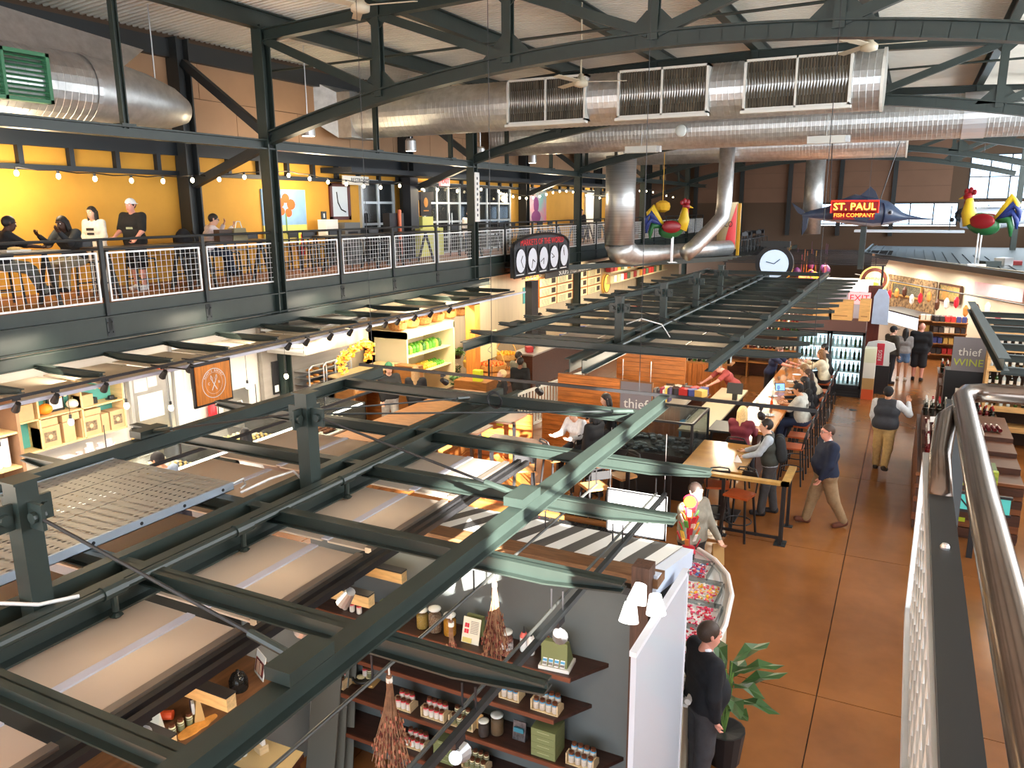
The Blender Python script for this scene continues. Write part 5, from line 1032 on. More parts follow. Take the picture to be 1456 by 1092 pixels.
# low table with napkins and sample box
p = pz(385, 1075, 0.95); t = T('display_table', 'small table with a wavy cloth edge holding sample boxes', 'table', (p.x-0.1, p.y-0.1, 0)); O('table_top', MB().b(-0.3, 0.32, -0.5, 0.25, 0.88, 0.93), WOODD, t); O('cloth', MB().add([(-0.3, -0.5, 0.935), (0.33, -0.5, 0.935), (0.36, 0.0, 0.936), (0.3, 0.27, 0.936), (-0.3, 0.25, 0.936)], [(0, 1, 2, 3, 4)]), mat('tan_cloth', c8(206, 180, 130), 0.85), t)
for x in (-0.25, 0.27):
    for y in (-0.45, 0.2): O('leg', MB().b(x-0.025, x+0.025, y-0.025, y+0.025, 0, 0.88), WOODD, t)
p = pz(372, 1068, 0.935); t = T('sample_box', 'pale wooden box of printed cards on the small table', 'box', (p.x, p.y, 0.937), rz=-0.3); O('box', MB().b(-0.05, 0.05, -0.04, 0.04, 0, 0.07), WCR, t); O('cards', MB().b(-0.04, 0.04, -0.01, 0.02, 0.07, 0.12), PAPER, t)
for i in range(4):
    p = pz(328+i % 2*8, 1082-i*4, 0.935); O('spice_jar', JM['red'], loc=(p.x+0.03*i, p.y, 0.937), label='dark cap jar next to the card box, %s of four' % ORD[i], cat='jar', group='jars on the small table')
for i in range(9):
    p = pz(142+i*6, 1082+i*1.2, 1.2); O('wood_packet', MB().b(-0.012, 0.012, -0.09, 0.09, 0, 0.09), mat('yellow_packet', c8(226, 178, 98), 0.6, var=0.1, vscale=12), loc=(p.x, p.y, 1.2), rz=0.5, label='yellow card packet under the nearest cross beam, %s in its row' % ORD[i], cat='packet', group='yellow packets in a row')
O('packet_shelf', MB().b(-4.95, -4.1, 1.9, 3.0, 1.15, 1.2), WALN, label='walnut shelf under the row of yellow packets', cat='shelf')
# leaning white frames
for i, (x, y) in enumerate(((445, 1060), (452, 1060), (465, 1050))):
    p = pz(x, y, 0.3); O('leaning_frame', MB().bar((p.x, p.y-0.1, 0.0), (p.x-0.1, p.y+0.25, 1.25), 0.025, 0.03), WHITE, label='white folding easel leg leaning by the charcoal wall, %s' % ORD[i], cat='easel', group='leaning easel legs')
for i in range(3): O('folded_board', MB().bar((-4.55+0.03*i, 4.9+0.1*i, 0.0), (-4.6, 5.2+0.1*i, 1.15), 0.3, 0.02), mat('grey_board', c8(96, 98, 92), 0.7), label='grey folding board leaning next to the easel legs, %s' % ORD[i], cat='board', group='folding boards')
# ================================================================ sweet stall behind: awning, counters, bins
aw = T('striped_awning', 'black and white striped awning sloping behind the grey stall wall', 'awning', (-3.2, 5.7, 2.4))
STRB = mat('black_stripe', c8(44, 44, 46), 0.6); STRW = mat('white_stripe', c8(232, 232, 226), 0.6)
x = -5.0; i = 0
while x < -1.62:
    xb = min(x+0.135, -1.62); O('stripe', MB().add([(x, 5.66, 2.53), (xb, 5.66, 2.53), (xb, 6.7, 2.30), (x, 6.7, 2.30), (x, 5.66, 2.52), (xb, 5.66, 2.52), (xb, 6.7, 2.29), (x, 6.7, 2.29)], [(0, 1, 2, 3), (7, 6, 5, 4), (3, 2, 6, 7), (0, 4, 5, 1)]), STRB if i % 2 else STRW, aw, world=True); x = xb; i += 1
O('side_rail', MB().bar((-1.56, 5.45, 2.50), (-1.56, 6.62, 2.24), 0.1, 0.16), mat('pale_blue_rail', c8(196, 208, 226), 0.5), aw, world=True)
O('front_rail', MB().bar((-5.0, 6.63, 2.25), (-1.5, 6.63, 2.25), 0.03, 0.05), DARK, aw, world=True)
for x in (-4.9, -1.6): O('leg', MB().bar((x, 6.62, 0), (x, 6.62, 2.25), 0.05, 0.05), DARK, aw, world=True)
# curved sweet counter
cc_ = T('sweet_counter', 'curved white counter of wrapped sweets at the aisle corner', 'counter', (-2.1, 8, 0))
pl = [(-2.75, 6.3), (-1.42, 6.3), (-1.40, 7.8), (-1.47, 8.5), (-1.62, 9.0), (-1.85, 9.35), (-2.12, 9.58), (-2.75, 9.6)]
O('base', MB().slab([(x_*0.97-0.08, y_) for x_, y_ in pl], 0, 0.93), mat('cream_counter', c8(214, 204, 180), 0.5), cc_, world=True)
O('tray_top', MB().slab(pl, 0.93, 0.96), WHITE, cc_, world=True); O('rim', MB().tube([(x_, y_, 0.99) for x_, y_ in pl[1:7]], 0.03, 8), mat('white_rim', (0.86, 0.86, 0.84), 0.3), cc_, world=True); O('inner_rim', MB().tube([(x_-0.09, y_-0.02, 1.0) for x_, y_ in pl[1:7]], 0.012, 6), CAN, cc_, world=True)
SWC = [mat('sweet_%d' % i, c8(*c), 0.3) for i, c in enumerate(((206, 40, 60), (232, 90, 130), (240, 236, 230), (250, 196, 60), (90, 170, 80), (90, 140, 200), (236, 130, 60), (226, 226, 220)))]
def pile(x0, x1, y0, y1, z, pal, n, label, seed, group='sweet piles', sz=0.022):
    rnd = random.Random(seed); m = MB()
    for i in range(n):
        q = (rnd.uniform(x0+0.02, x1-0.02), rnd.uniform(y0+0.02, y1-0.02), z+0.01+abs(rnd.gauss(0, 0.014))); m.cb(q, (sz*rnd.uniform(0.8, 1.6), sz*rnd.uniform(0.6, 1.1), sz*rnd.uniform(0.4, 0.8)), rnd.choice(pal), M=Matrix.Rotation(rnd.uniform(0, 6.28), 3, 'Z')@Matrix.Rotation(rnd.uniform(-0.5, 0.5), 3, 'X'))
    return O('wrapped_sweets', m, SWC, kind='stuff', label=label, cat='sweets', group=group)
cells = [(-2.7, -2.12, 6.4, 7.0, (0, 2, 1)), (-2.08, -1.5, 6.4, 7.0, (2, 3, 7)), (-2.7, -2.12, 7.04, 7.6, (1, 0, 2)), (-2.08, -1.5, 7.04, 7.6, (2, 0, 1)), (-2.7, -2.12, 7.64, 8.15, (4, 2, 6)), (-2.08, -1.52, 7.64, 8.15, (1, 2, 0)), (-2.7, -2.12, 8.19, 8.75, (4, 6, 2)), (-2.08, -1.62, 8.19, 8.7, (3, 2, 1)), (-2.7, -2.2, 8.8, 9.5, (2, 7, 3)), (-2.16, -1.85, 8.8, 9.2, (0, 1, 2, 5))]
for i, (a, b, c, d, pl_) in enumerate(cells):
    pile(a, b, c, d, 0.96, pl_, 150, 'heap of wrapped sweets on the curved counter, compartment %s from the white screen' % ORD[i], 40+i)
    O('divider', MB().b(b+0.012, b+0.028, c, d, 0.96, 1.02).b(a, b, d+0.012, d+0.026, 0.96, 1.02), glassy('clear_acrylic', (0.9, 0.95, 0.95), 0.6), cc_, world=True)
# lollipop stand and bunches
p = pz(978, 785, 1.0)
t = T('lollipop_stand', 'stand of red and yellow lollipop packs topped by a smiling sign', 'stand', (p.x, p.y, 0.97)); rnd = random.Random(5)
O('red_base', MB().lathe([(0.09, 0), (0.1, 0.02), (0.09, 0.1), (0.02, 0.12), (0.02, 0.5)], 12), SWC[0], t)
for i in range(26):
    a = i*2.4; h_ = 0.12+0.018*i; r_ = 0.13-0.002*i; O('lollipop_pack', MB().cb((r_*math.cos(a), r_*math.sin(a), h_+0.06), (0.05, 0.014, 0.11), 0, M=Matrix.Rotation(a+1.57, 3, 'Z')@Matrix.Rotation(0.4, 3, 'X')), SWC[(0, 3, 6, 4, 0, 2)[i % 6]], t)
O('top_sign', MB().cyl((0, -0.01, 0.72), (0, 0.01, 0.72), 0.075, 16), mat('sign_yellow', c8(250, 190, 40), 0.4), t); O('sign_border', MB().cyl((0, 0.012, 0.72), (0, 0.02, 0.72), 0.095, 16), SWC[0], t)
p = pz(955, 818, 1.0); t = T('sweet_stick_bunch', 'fan of clear wrapped candy sticks in a white cup', 'sweets', (p.x, p.y, 0.97)); O('cup', MB().lathe([(0.05, 0), (0.07, 0.12)], 10), WHITE, t); m = MB(); rnd = random.Random(9)
for i in range(70):
    a = rnd.uniform(0, 6.28); r_ = 0.2*math.sqrt(rnd.random()); tip = Vector((r_*math.cos(a), r_*math.sin(a), 0.3-r_*0.4)); m.tube([(0.3*tip.x, 0.3*tip.y, 0.08), tip*0.92, tip], [0.006, 0.008, 0.004], 4, rnd.choice([2, 2, 7, 0, 5, 1]), cap=False)
O('candy_sticks', m, SWC, t, kind='stuff')
# framed hanging board
a, b = pz(865, 692, 1.95), pz(948, 708, 1.95); X0, X1, Yb = a.x, b.x, (a.y+b.y)/2
t = T('hanging_board', 'white board with black border and scroll corners hanging over sweets', 'sign', ((X0+X1)/2, Yb, 1.38))
w2 = (X1-X0)/2; O('board', MB().b(-w2, w2, -0.01, 0.01, 0, 0.57), mat('white_board', c8(226, 230, 232), 0.5), t)
O('border', MB().b(-w2, w2, -0.014, -0.01, 0.0, 0.02).b(-w2, w2, -0.014, -0.01, 0.55, 0.57).b(-w2, -w2+0.02, -0.014, -0.01, 0, 0.57).b(w2-0.02, w2, -0.014, -0.01, 0, 0.57), BLACK, t)
sc_ = MB()
for sx_, sz_ in ((-1, 1), (1, 1), (-1, -1), (1, -1)): sc_.tube([(sx_*(w2-0.10+0.05*math.cos(a_)*(1-a_/12)), -0.013, 0.285+sz_*0.19+0.05*math.sin(a_)*(1-a_/12)) for a_ in [q*0.6 for q in range(14)]], 0.004, 4)
O('scrollwork', sc_, BLACK, t); text('fudge', 0.16, BLACK, t, facing(Vector((0, -0.013, 0.24)), (0, -1, 0)))
for s_ in (-1, 1): O('hanger', MB().cyl((s_*w2*0.9, 0, 0.57), (s_*w2*0.9, 0, 1.35), 0.004, 5), CAN, t)
p = pz(925, 790, 1.05); m = MB(); rnd = random.Random(3)
for i in range(500):
    u_ = rnd.uniform(-1, 1); a = rnd.uniform(0, 6.28); q = Vector((math.sqrt(1-u_*u_)*math.cos(a)*0.3, math.sqrt(1-u_*u_)*math.sin(a)*0.3, max(-0.05, u_)*0.22)); m.cb(q, (0.05, 0.035, 0.012), 0, M=Matrix.Rotation(a, 3, 'Z')@Matrix.Rotation(u_, 3, 'Y'))
m.sph((0, 0, 0), (0.27, 0.27, 0.2), 12, 7); O('boxwood_ball', m, mat('boxwood_green', c8(28, 44, 24), 0.8, var=0.3, vscale=20), loc=(p.x-0.1, p.y, 1.0), label='dark green boxwood mound under the hanging white board', cat='plant', kind='thing')
O('display_plinth', MB().b(-3.5, -2.85, 8.2, 9.4, 0, 0.98), WOODD, label='dark wood plinth under the boxwood mound', cat='plinth')
# bins of loose sweets
bc_ = T('sweet_bins', 'long wooden counter with two rows of clear sweet bins', 'counter', (-4.6, 9.6, 0)); O('base', MB().b(-6.1, -3.0, 9.0, 10.3, 0, 0.86), WOODM, bc_, world=True); O('step', MB().b(-6.1, -3.0, 9.75, 10.3, 0.86, 1.04), WOODM, bc_, world=True); O('band', MB().b(-6.1, -3.0, 9.70, 9.75, 0.86, 1.06), WOODM, bc_, world=True)
ACR = glassy('clear_acrylic', (0.9, 0.95, 0.95), 0.6)
for r_, (y0, y1, z) in enumerate(((9.08, 9.66, 0.86), (9.82, 10.24, 1.04))):
    for i in range(9):
        xa = -4.85+i*0.2 if r_ == 0 else -5.0+i*0.21; pal = [(2, 7, 5), (2, 7), (5, 2), (7, 2, 0)][i % 4] if r_ == 0 else [(6, 3), (4, 2), (1, 0), (3, 2), (0, 6)][i % 5]
        t = T('sweet_bin', '%s of loose sweets, %s from the spice stall side' % (('black-lidded front bin', 'open back-row bin')[r_], ORD[i]), 'bin', (xa+0.09, (y0+y1)/2, z), group='sweet bins')
        O('bin_box', MB().b(-0.092, 0.092, -(y1-y0)/2, (y1-y0)/2, 0, 0.012).b(-0.092, -0.086, -(y1-y0)/2, (y1-y0)/2, 0, 0.16).b(0.086, 0.092, -(y1-y0)/2, (y1-y0)/2, 0, 0.16).b(-0.092, 0.092, -(y1-y0)/2, -(y1-y0)/2+0.006, 0, 0.12), BLACK if r_ == 0 else ACR, t)
        m = MB(); rnd = random.Random(100+i+20*r_)
        for q in range(60): m.cb((rnd.uniform(-0.08, 0.08), rnd.uniform(-0.2, 0.2), rnd.uniform(0.05, 0.13)), (0.03, 0.025, 0.02), rnd.choice(pal), rz=rnd.uniform(0, 3))
        o = O('sweets', m, SWC, t); o['kind'] = 'stuff'
        if r_ == 0: O('lid', MB().b(-0.09, 0.09, -0.05, 0.25, 0.165, 0.175), glassy('smoke_lid', (0.4, 0.42, 0.44), 0.5), t); O('price_tag', MB().b(-0.04, 0.04, -0.30, -0.295, 0.02, 0.07), mat(('teal_tag', 'pink_tag')[i % 2], c8(*((70, 170, 180), (230, 120, 160))[i % 2]), 0.5), t)
p = pz(680, 708, 1.06); m = MB(); rnd = random.Random(12)
for i in range(160): m.cb((p.x+rnd.gauss(0, 0.14), 9.95+rnd.gauss(0, 0.07), 1.06+abs(rnd.gauss(0, 0.03))), (0.07, 0.006, 0.02), 0, M=Matrix.Rotation(rnd.uniform(0, 6.3), 3, 'Z')@Matrix.Rotation(rnd.uniform(-1, 1), 3, 'X'))
O('shredded_paper', m, mat('shred_orange', c8(240, 96, 50), 0.6), kind='stuff', label='heap of orange shredded paper on the sweet counter', cat='paper')
# ================================================================ stalls under the mezzanine: bakery
XK = -12.65
WCER = mat('white_glazed_wall', c8(226, 218, 206), 0.5, var=0.04, vscale=2)
wb = T('wall_bakery', 'white back wall of the bakery stall under the mezzanine', 'wall', (XK, 8, 0), kind='structure')
O('wall_board', MB().b(XK-0.1, XK, -6, 15.6, 0, 3.5), WCER, wb, world=True)
O('wall_board', MB().b(XK-0.1, XK, 15.6, 48, 0, 3.5), mat('beige_board_wall', c8(206, 186, 152), 0.6, var=0.06, vscale=1.5, stretch=(1, 6, 0.3)), wb, world=True)
LWD = mat('birch_ply', c8(216, 184, 132), 0.55, var=0.1, vscale=3, stretch=(1, 1, 6)); TEAL = mat('teal_paint', c8(96, 184, 178), 0.6); BRW = mat('brown_laminate', c8(142, 108, 80), 0.5, var=0.1, vscale=3)
u = T('cubby_shelf', 'birch cubby shelf with teal back holding bakery boxes', 'shelf', (XK, 8.0, 1.55)); ya, yb = 7.05, 9.02
O('teal_back', MB().b(XK, XK+0.02, ya, yb, 1.56, 2.58), TEAL, u, world=True); O('shelf_board', MB().b(XK, XK+0.34, ya, yb, 1.54, 1.57), LWD, u, world=True); O('shelf_board', MB().b(XK, XK+0.34, ya, yb, 2.06, 2.085), LWD, u, world=True); O('shelf_board', MB().b(XK, XK+0.34, ya, yb, 2.56, 2.58), LWD, u, world=True)
for y in (ya, 7.45, 8.2, yb-0.03): O('divider', MB().b(XK, XK+0.34, y, y+0.03, 1.55, 2.58), LWD, u, world=True)
O('brown_side', MB().b(XK, XK+0.02, ya, 7.45, 2.1, 2.58), BRW, u, world=True)
cab = T('tall_cabinet', 'tall brown open cabinet at the end of the cubby shelf', 'cabinet', (XK, 6.4, 0)); O('side_panel', MB().b(XK, XK+0.6, 6.95, 7.0, 0, 2.7), BRW, cab, world=True); O('back_panel', MB().b(XK, XK+0.05, 5.2, 6.95, 0, 2.7), BRW, cab, world=True)
for z in (0.9, 1.45, 2.0, 2.62): O('shelf_board', MB().b(XK+0.05, XK+0.58, 5.2, 6.95, z, z+0.03), LWD, cab, world=True)
KRB = mat('kraft_box', c8(186, 152, 112), 0.7, var=0.06, vscale=4); WIN = mat('brown_box_window', c8(84, 66, 52), 0.4, col2=c8(150, 130, 104), vscale=20)
for i, (y, z, w, h, win) in enumerate(((7.62, 1.57, 0.34, 0.34, 1), (7.95, 1.57, 0.2, 0.34, 0), (8.35, 1.57, 0.36, 0.34, 1), (8.62, 1.57, 0.14, 0.32, 0), (8.86, 1.57, 0.28, 0.33, 1), (7.6, 1.92, 0.34, 0.12, 0), (8.0, 1.92, 0.3, 0.12, 0), (8.4, 1.92, 0.3, 0.10, 0), (7.25, 2.09, 0.3, 0.26, 0), (8.32, 2.09, 0.24, 0.2, 0))):
    t = T('bakery_box', 'kraft bakery box %s in the cubby shelf, %s along' % ('with round window' if win else 'without window', ORD[i]), 'box', (XK+0.2, y, z), group='kraft boxes in the cubby shelf'); O('box', MB().b(-0.12, 0.12, -w/2, w/2, 0, h), KRB, t)
    if win: O('window', MB().b(0.12, 0.123, -w*0.3, w*0.3, h*0.25, h*0.75), WIN, t); O('roundel', MB().cyl((0.123, 0, h/2), (0.126, 0, h/2), 0.035, 12), LWD, t)
def pumpkin(loc, r_, m, label, stem=True):
    t = T('pumpkin', label, 'pumpkin', loc, group='pumpkins'); mb = MB(); V = []; nu, nv = 24, 8
    for i in range(nv+1):
        th = math.pi*i/nv
        for j in range(nu):
            a = 2*math.pi*j/nu; rr = r_*(1-0.09*abs(math.cos(a*4))); V.append((rr*math.sin(th)*math.cos(a), rr*math.sin(th)*math.sin(a), r_*0.8*(1+math.cos(th)*0.95)))
    mb.add(V, [((i+1)*nu+j, (i+1)*nu+(j+1) % nu, i*nu+(j+1) % nu, i*nu+j) for i in range(nv) for j in range(nu)]); O('flesh', mb, m, t, smooth=True); O('stalk', MB().cyl((0, 0, r_*1.5), (0.01, 0, r_*1.9), 0.014, 6), mat('stalk_green', c8(110, 100, 60), 0.8), t)
pumpkin((XK+0.2, 7.66, 2.085), 0.12, mat('pumpkin_orange', c8(236, 140, 34), 0.5), 'orange pumpkin in the teal cubby shelf'); pumpkin((XK+0.2, 8.14, 2.085), 0.105, mat('pumpkin_white', c8(232, 222, 200), 0.5), 'white pumpkin in the teal cubby shelf')
t = T('framed_print', 'small dark framed print of an orange cupcake between pumpkins', 'picture', (XK+0.1, 7.9, 2.085)); O('frame', MB().b(0, 0.03, -0.14, 0.14, 0, 0.36), BLACK, t); O('print', MB().b(0.03, 0.034, -0.11, 0.11, 0.04, 0.33), mat('pale_blue_print', c8(206, 216, 226), 0.6), t); O('cupcake', MB().b(0.034, 0.038, -0.05, 0.05, 0.08, 0.18).sph((0.036, 0, 0.22), (0.004, 0.06, 0.05), 10, 6, 1), [PAPER, mat('pumpkin_orange', c8(236, 140, 34), 0.5)], t)
t = T('black_hat', 'black felt hats and dark trinkets on the upper cubby', 'hat', (XK+0.18, 8.6, 2.085)); O('trinket', MB().b(-0.05, 0.05, -0.28, -0.02, 0, 0.10), BLACK, t); O('hat', MB().lathe([(0.1, 0), (0.1, 0.01), (0.06, 0.015), (0.055, 0.06), (0, 0.065)], 12, (0, 0.28, 0)), BLACK, t)
g_ = T('garland', 'garland of yellow and orange paper discs above the cubby shelf', 'garland', (XK+0.36, 7.1, 2.5)); pts = []
for a, b in ((7.05, 7.45), (7.45, 8.2), (8.2, 8.9)):
    for q in range(9): f_ = q/8; pts.append(Vector((XK+0.37, a+(b-a)*f_, 2.55-0.9*(0.25-(f_-0.5)**2)*(b-a))))
O('cord', MB().tube(pts, 0.005, 4), PAPER, g_, world=True)
dm = [MB().cyl((-0.004, 0, 0), (0.004, 0, 0), 0.036, 10).mesh('disc', mat('disc_%d' % i, c8(*c), 0.6)) for i, c in enumerate(((246, 214, 110), (240, 150, 60), (250, 236, 190)))]
for i, p in enumerate(pts): O('disc', dm[i % 3], parent=g_, world=True).location = p
t = T('grade_sign', 'white restaurant grade card with large blue letter A', 'sign', (XK+0.01, 9.14, 1.88)); O('card', MB().b(0, 0.01, -0.13, 0.13, 0, 0.40), PAPER, t); text('A', 0.26, mat('grade_blue', c8(24, 34, 70), 0.5), t, facing(Vector((0.012, 0, 0.24)), (1, 0, 0)))
STEEL = mat('stainless_steel', (0.55, 0.54, 0.52), 0.3, 0.9, var=0.1, vscale=2)
t = T('door_3', 'stainless kitchen door covered with pinned notices', 'door', (XK, 9.75, 0), kind='structure'); O('leaf', MB().b(0, 0.05, -0.36, 0.42, 0, 2.62), STEEL, t); O('door_frame', MB().b(0, 0.09, -0.42, -0.36, 0, 2.7).b(0, 0.09, 0.42, 0.5, 0, 2.7), CAN, t)
for (y0, y1, z0, z1, m) in ((-0.3, -0.02, 2.05, 2.5, PAPER), (0.0, 0.2, 2.1, 2.55, PAPER), (-0.25, 0.3, 1.5, 1.98, PAPER), (0.1, 0.4, 2.3, 2.62, mat('orange_poster', c8(216, 84, 40), 0.5, var=0.3, vscale=8))): O('notice', MB().b(0.05, 0.055, y0, y1, z0, z1), m, t)
t = T('caution_sign', 'yellow folding caution sign by the stainless door', 'sign', (XK+0.5, 10.15, 0)); O('board', MB().b(0, 0.02, -0.1, 0.14, 0.55, 1.15), mat('caution_yellow', c8(244, 206, 20), 0.5), t); O('bars', MB().b(0.02, 0.025, -0.04, 0.1, 0.65, 0.72).b(0.02, 0.025, -0.04, 0.1, 0.8, 0.87).b(0.02, 0.025, -0.04, 0.1, 0.95, 1.02), BLACK, t); O('leg', MB().b(-0.15, -0.12, -0.1, 0.14, 0, 1.1), mat('caution_yellow', c8(244, 206, 20), 0.5), t)
t = T('service_riser', 'white conduit column beside the stainless door', 'pipe', (XK, 10.45, 0)); O('pipe', MB().b(0, 0.1, -0.12, 0.05, 0, 3.0), WHITE, t); O('cable', MB().tube([(0.12, 0.08, 3.0), (0.13, 0.1, 2.2), (0.12, 0.07, 1.6), (0.13, 0.1, 1.2)], 0.01, 5), PAPER, t)
t = T('switch_cabinet', 'grey wall cabinet with red handle in the bakery', 'cabinet', (XK, 11.0, 1.85)); O('body', MB().b(0, 0.22, -0.22, 0.25, 0, 0.62), mat('grey_cabinet', c8(110, 112, 112), 0.5), t); O('hood', MB().b(0, 0.3, -0.28, 0.3, 0.62, 0.68), BLACK, t); O('handle', MB().b(0.22, 0.25, 0.1, 0.14, 0.12, 0.3), SWC[0], t); O('plate', MB().b(0.22, 0.225, -0.1, 0.05, 0.38, 0.52), PAPER, t)
t = T('fire_extinguisher', 'red fire extinguisher on the white bakery wall', 'extinguisher', (XK+0.12, 11.15, 1.0)); O('cylinder', MB().lathe([(0.08, 0), (0.09, 0.03), (0.09, 0.42), (0.04, 0.5), (0.03, 0.56)], 12), mat('extinguisher_red', c8(190, 30, 40), 0.35), t, smooth=True); O('hose', MB().tube([(0, 0.03, 0.52), (0.04, 0.12, 0.45), (0.03, 0.12, 0.2)], 0.012, 6), BLACK, t)
t = T('hand_sink', 'stainless hand sink with tap on the bakery wall', 'sink', (XK, 11.9, 0.9)); O('basin', MB().b(0, 0.4, -0.35, 0.35, 0, 0.22), STEEL, t); O('splashback', MB().b(0, 0.03, -0.35, 0.35, 0.22, 0.7), STEEL, t); O('tap', MB().tube([(0.05, 0, 0.22), (0.05, 0, 0.45), (0.18, 0, 0.48), (0.2, 0, 0.4)], 0.014, 6), CAN, t)
# hanging wooden sign
a = pz(279, 512, 2.95); SX, SY = -9.55, 8.56
t = T('bakery_sign', 'square orange wood sign with white circular bakery emblem and crossed whisks', 'sign', (SX, SY, 2.42)); SW = mat('honey_wood', c8(206, 124, 40), 0.5, var=0.22, vscale=3, stretch=(1, 8, 1))
O('board', MB().b(-0.02, 0.02, -0.34, 0.34, 0, 0.6), SW, t); O('frame', MB().b(-0.04, 0.0, -0.38, -0.34, -0.02, 0.62).b(-0.04, 0.0, 0.34, 0.38, -0.02, 0.62).b(-0.04, 0, -0.38, 0.38, 0.6, 0.64).b(-0.04, 0, -0.38, 0.38, -0.04, 0), BLACK, t)
for r_ in (0.23, 0.17): O('ring', MB().tube([(0.022, r_*math.cos(q), 0.3+r_*math.sin(q)) for q in [2*math.pi*i/32 for i in range(33)]], 0.006 if r_ > 0.2 else 0.002, 4), WHITE, t)
s_ = "ADAM'S BAKERY"
for i, ch_ in enumerate(s_):
    ang = math.radians(150-i*120/(len(s_)-1)); p = Vector((0.022, 0.198*math.cos(ang), 0.3+0.198*math.sin(ang)))
    text(ch_, 0.05, WHITE, t, facing(p, (1, 0, 0), (0, math.cos(ang), math.sin(ang))), ext=0.001)
wm_ = MB()
for sg in (-1, 1):
    wm_.bar((0.024, -sg*0.05, 0.19), (0.024, sg*0.03, 0.33), 0.012, 0.004, up=(1, 0, 0))
    for q in (-0.022, 0, 0.022): wm_.tube([(0.024, sg*0.03, 0.33), (0.024, sg*0.045+q, 0.38), (0.024, sg*0.055, 0.43)], 0.003, 4)
O('whisks', wm_, WHITE, t); text('C', 0.06, WHITE, t, facing(Vector((0.022, -0.1, 0.3)), (1, 0, 0)), ext=0.001); text('B', 0.06, WHITE, t, facing(Vector((0.022, 0.1, 0.3)), (1, 0, 0)), ext=0.001)
O('hanging_rod', MB().cyl((0, -0.3, 0.55), (-1.0, -0.3, 0.55), 0.012, 6), BLACK, t); O('hanging_rod', MB().cyl((0, 0.3, 0.55), (-1.0, 0.3, 0.55), 0.012, 6), BLACK, t)
# front track of the left stalls with spotlights
tk = T('track_rail', 'black track rail along the front of the left stalls', 'rail', (-10.5, 5, 2.93)); O('rail', MB().bar((-10.5, 3, 2.93), (-10.5, 21, 2.93), 0.03, 0.04), BLACK, tk, world=True)
for i, (x, y) in enumerate(((22, 560), (77, 545), (148, 532), (232, 515), (270, 508), (410, 472), (436, 467), (470, 460), (498, 452), (525, 446), (548, 442), (566, 439), (590, 433), (613, 428), (640, 424))):
    p = px_(x, y, -10.5); on = i in (1, 3, 6, 8, 9, 11, 13, 14)
    track_spot(-10.5, p.y, 2.92, None, (-12.0, p.y+0.15, 1.3), 'black track spotlight over the left stalls, %s from the viewer' % ORD[i], 45 if on else 0, 'spotlights along the left stalls', lens=i in (5, 6, 9, 10, 13, 14))
# hanging filament bulbs
for i, (x, y, X_) in enumerate(((101, 600, -11.6), (180, 577, -11.6), (243, 580, -11.6), (352, 549, -11.6), (407, 535, -11.6), (0, 640, -11.6))):
    p = px_(x, y, X_); t = T('pendant_bulb', 'bare warm bulb on a cord over the bakery, %s from the viewer' % ORD[i], 'lamp', (p.x, p.y, p.z), group='bakery pendant bulbs'); O('bulb', MB().sph((0, 0, 0), (0.045, 0.045, 0.06), 10, 7), SBULB, t, smooth=True); O('socket', MB().cyl((0, 0, 0.05), (0, 0, 0.12), 0.022, 8), BLACK, t); O('cord', MB().cyl((0, 0, 0.12), (0, 0, 2.82-p.z), 0.005, 5), BLACK, t)
# display cases with lit interiors and goods
CASEW = mat('white_lit_tray', (0.85, 0.83, 0.76), 0.5); CGL = glassy('case_glass', (0.96, 0.98, 0.97), 0.88)
PAST = [mat('pastry_%d' % i, c8(*c), 0.7) for i, c in enumerate(((232, 196, 120), (196, 130, 62), (248, 226, 150), (250, 240, 220), (120, 72, 44), (240, 200, 70), (206, 96, 60)))]
def case(label, x0, x1, y0, y1, zt, rows, cols, seed):
    t = T('display_case', label, 'display case', ((x0+x1)/2, (y0+y1)/2, 0), group='bakery display cases'); rnd = random.Random(seed)
    O('base', MB().b(x0, x1, y0, y1, 0, zt-0.45), STEEL, t, world=True); O('tray_deck', MB().b(x0, x1, y0, y1, zt-0.45, zt-0.42), CASEW, t, world=True); O('glass_top', MB().b(x0, x1, y0, y1, zt-0.006, zt), CGL, t, world=True)
    O('glass_front', MB().b(x1-0.006, x1, y0, y1, zt-0.42, zt), CGL, t, world=True); O('frame', MB().b(x0, x1, y0, y0+0.025, zt-0.42, zt).b(x0, x1, y1-0.025, y1, zt-0.42, zt).b(x0, x0+0.03, y0, y1, zt-0.03, zt), BLACK, t, world=True)
    O('light_bar', MB().b(x1-0.1, x1-0.05, y0+0.03, y1-0.03, zt-0.05, zt-0.025), mat('case_light', (1.0, 0.96, 0.86), emit=5.0), t, world=True)
    for r_ in range(rows):
        for c in range(cols):
            xa = x0+0.06+(x1-x0-0.12)*r_/rows; xb = xa+(x1-x0-0.12)/rows-0.03; yA = y0+0.05+(y1-y0-0.1)*c/cols; yB = yA+(y1-y0-0.1)/cols-0.03
            tr = T('pastry_tray', 'tray of %s in the case %s, %s row, %s place' % (('golden pastries', 'brown loaves', 'cream buns', 'iced cakes', 'chocolate cakes', 'yellow tarts')[(r_*3+c) % 6], label.split(' ')[-1] if False else where_[seed % 4], ORD[r_], ORD[c]), 'tray', (xa, yA, zt-0.42), group='pastry trays')
            O('tray', MB().b(0, xb-xa, 0, yB-yA, 0, 0.012), [CASEW, BLACK, CASEW][(r_+c) % 3], tr)
            k = (r_*3+c) % 6; nx_, ny = 3, 4
            for i in range(nx_):
                for j in range(ny):
                    cx, cy_ = (xb-xa)*(i+0.5)/nx_, (yB-yA)*(j+0.5)/ny; O(('pastry', 'loaf', 'bun', 'cake', 'cake', 'tart')[k], PM[k], parent=tr).location = (cx, cy_, 0.012)
where_ = ['by the walkway plank', 'in the middle', 'near the canopy post', 'at the bakery end']
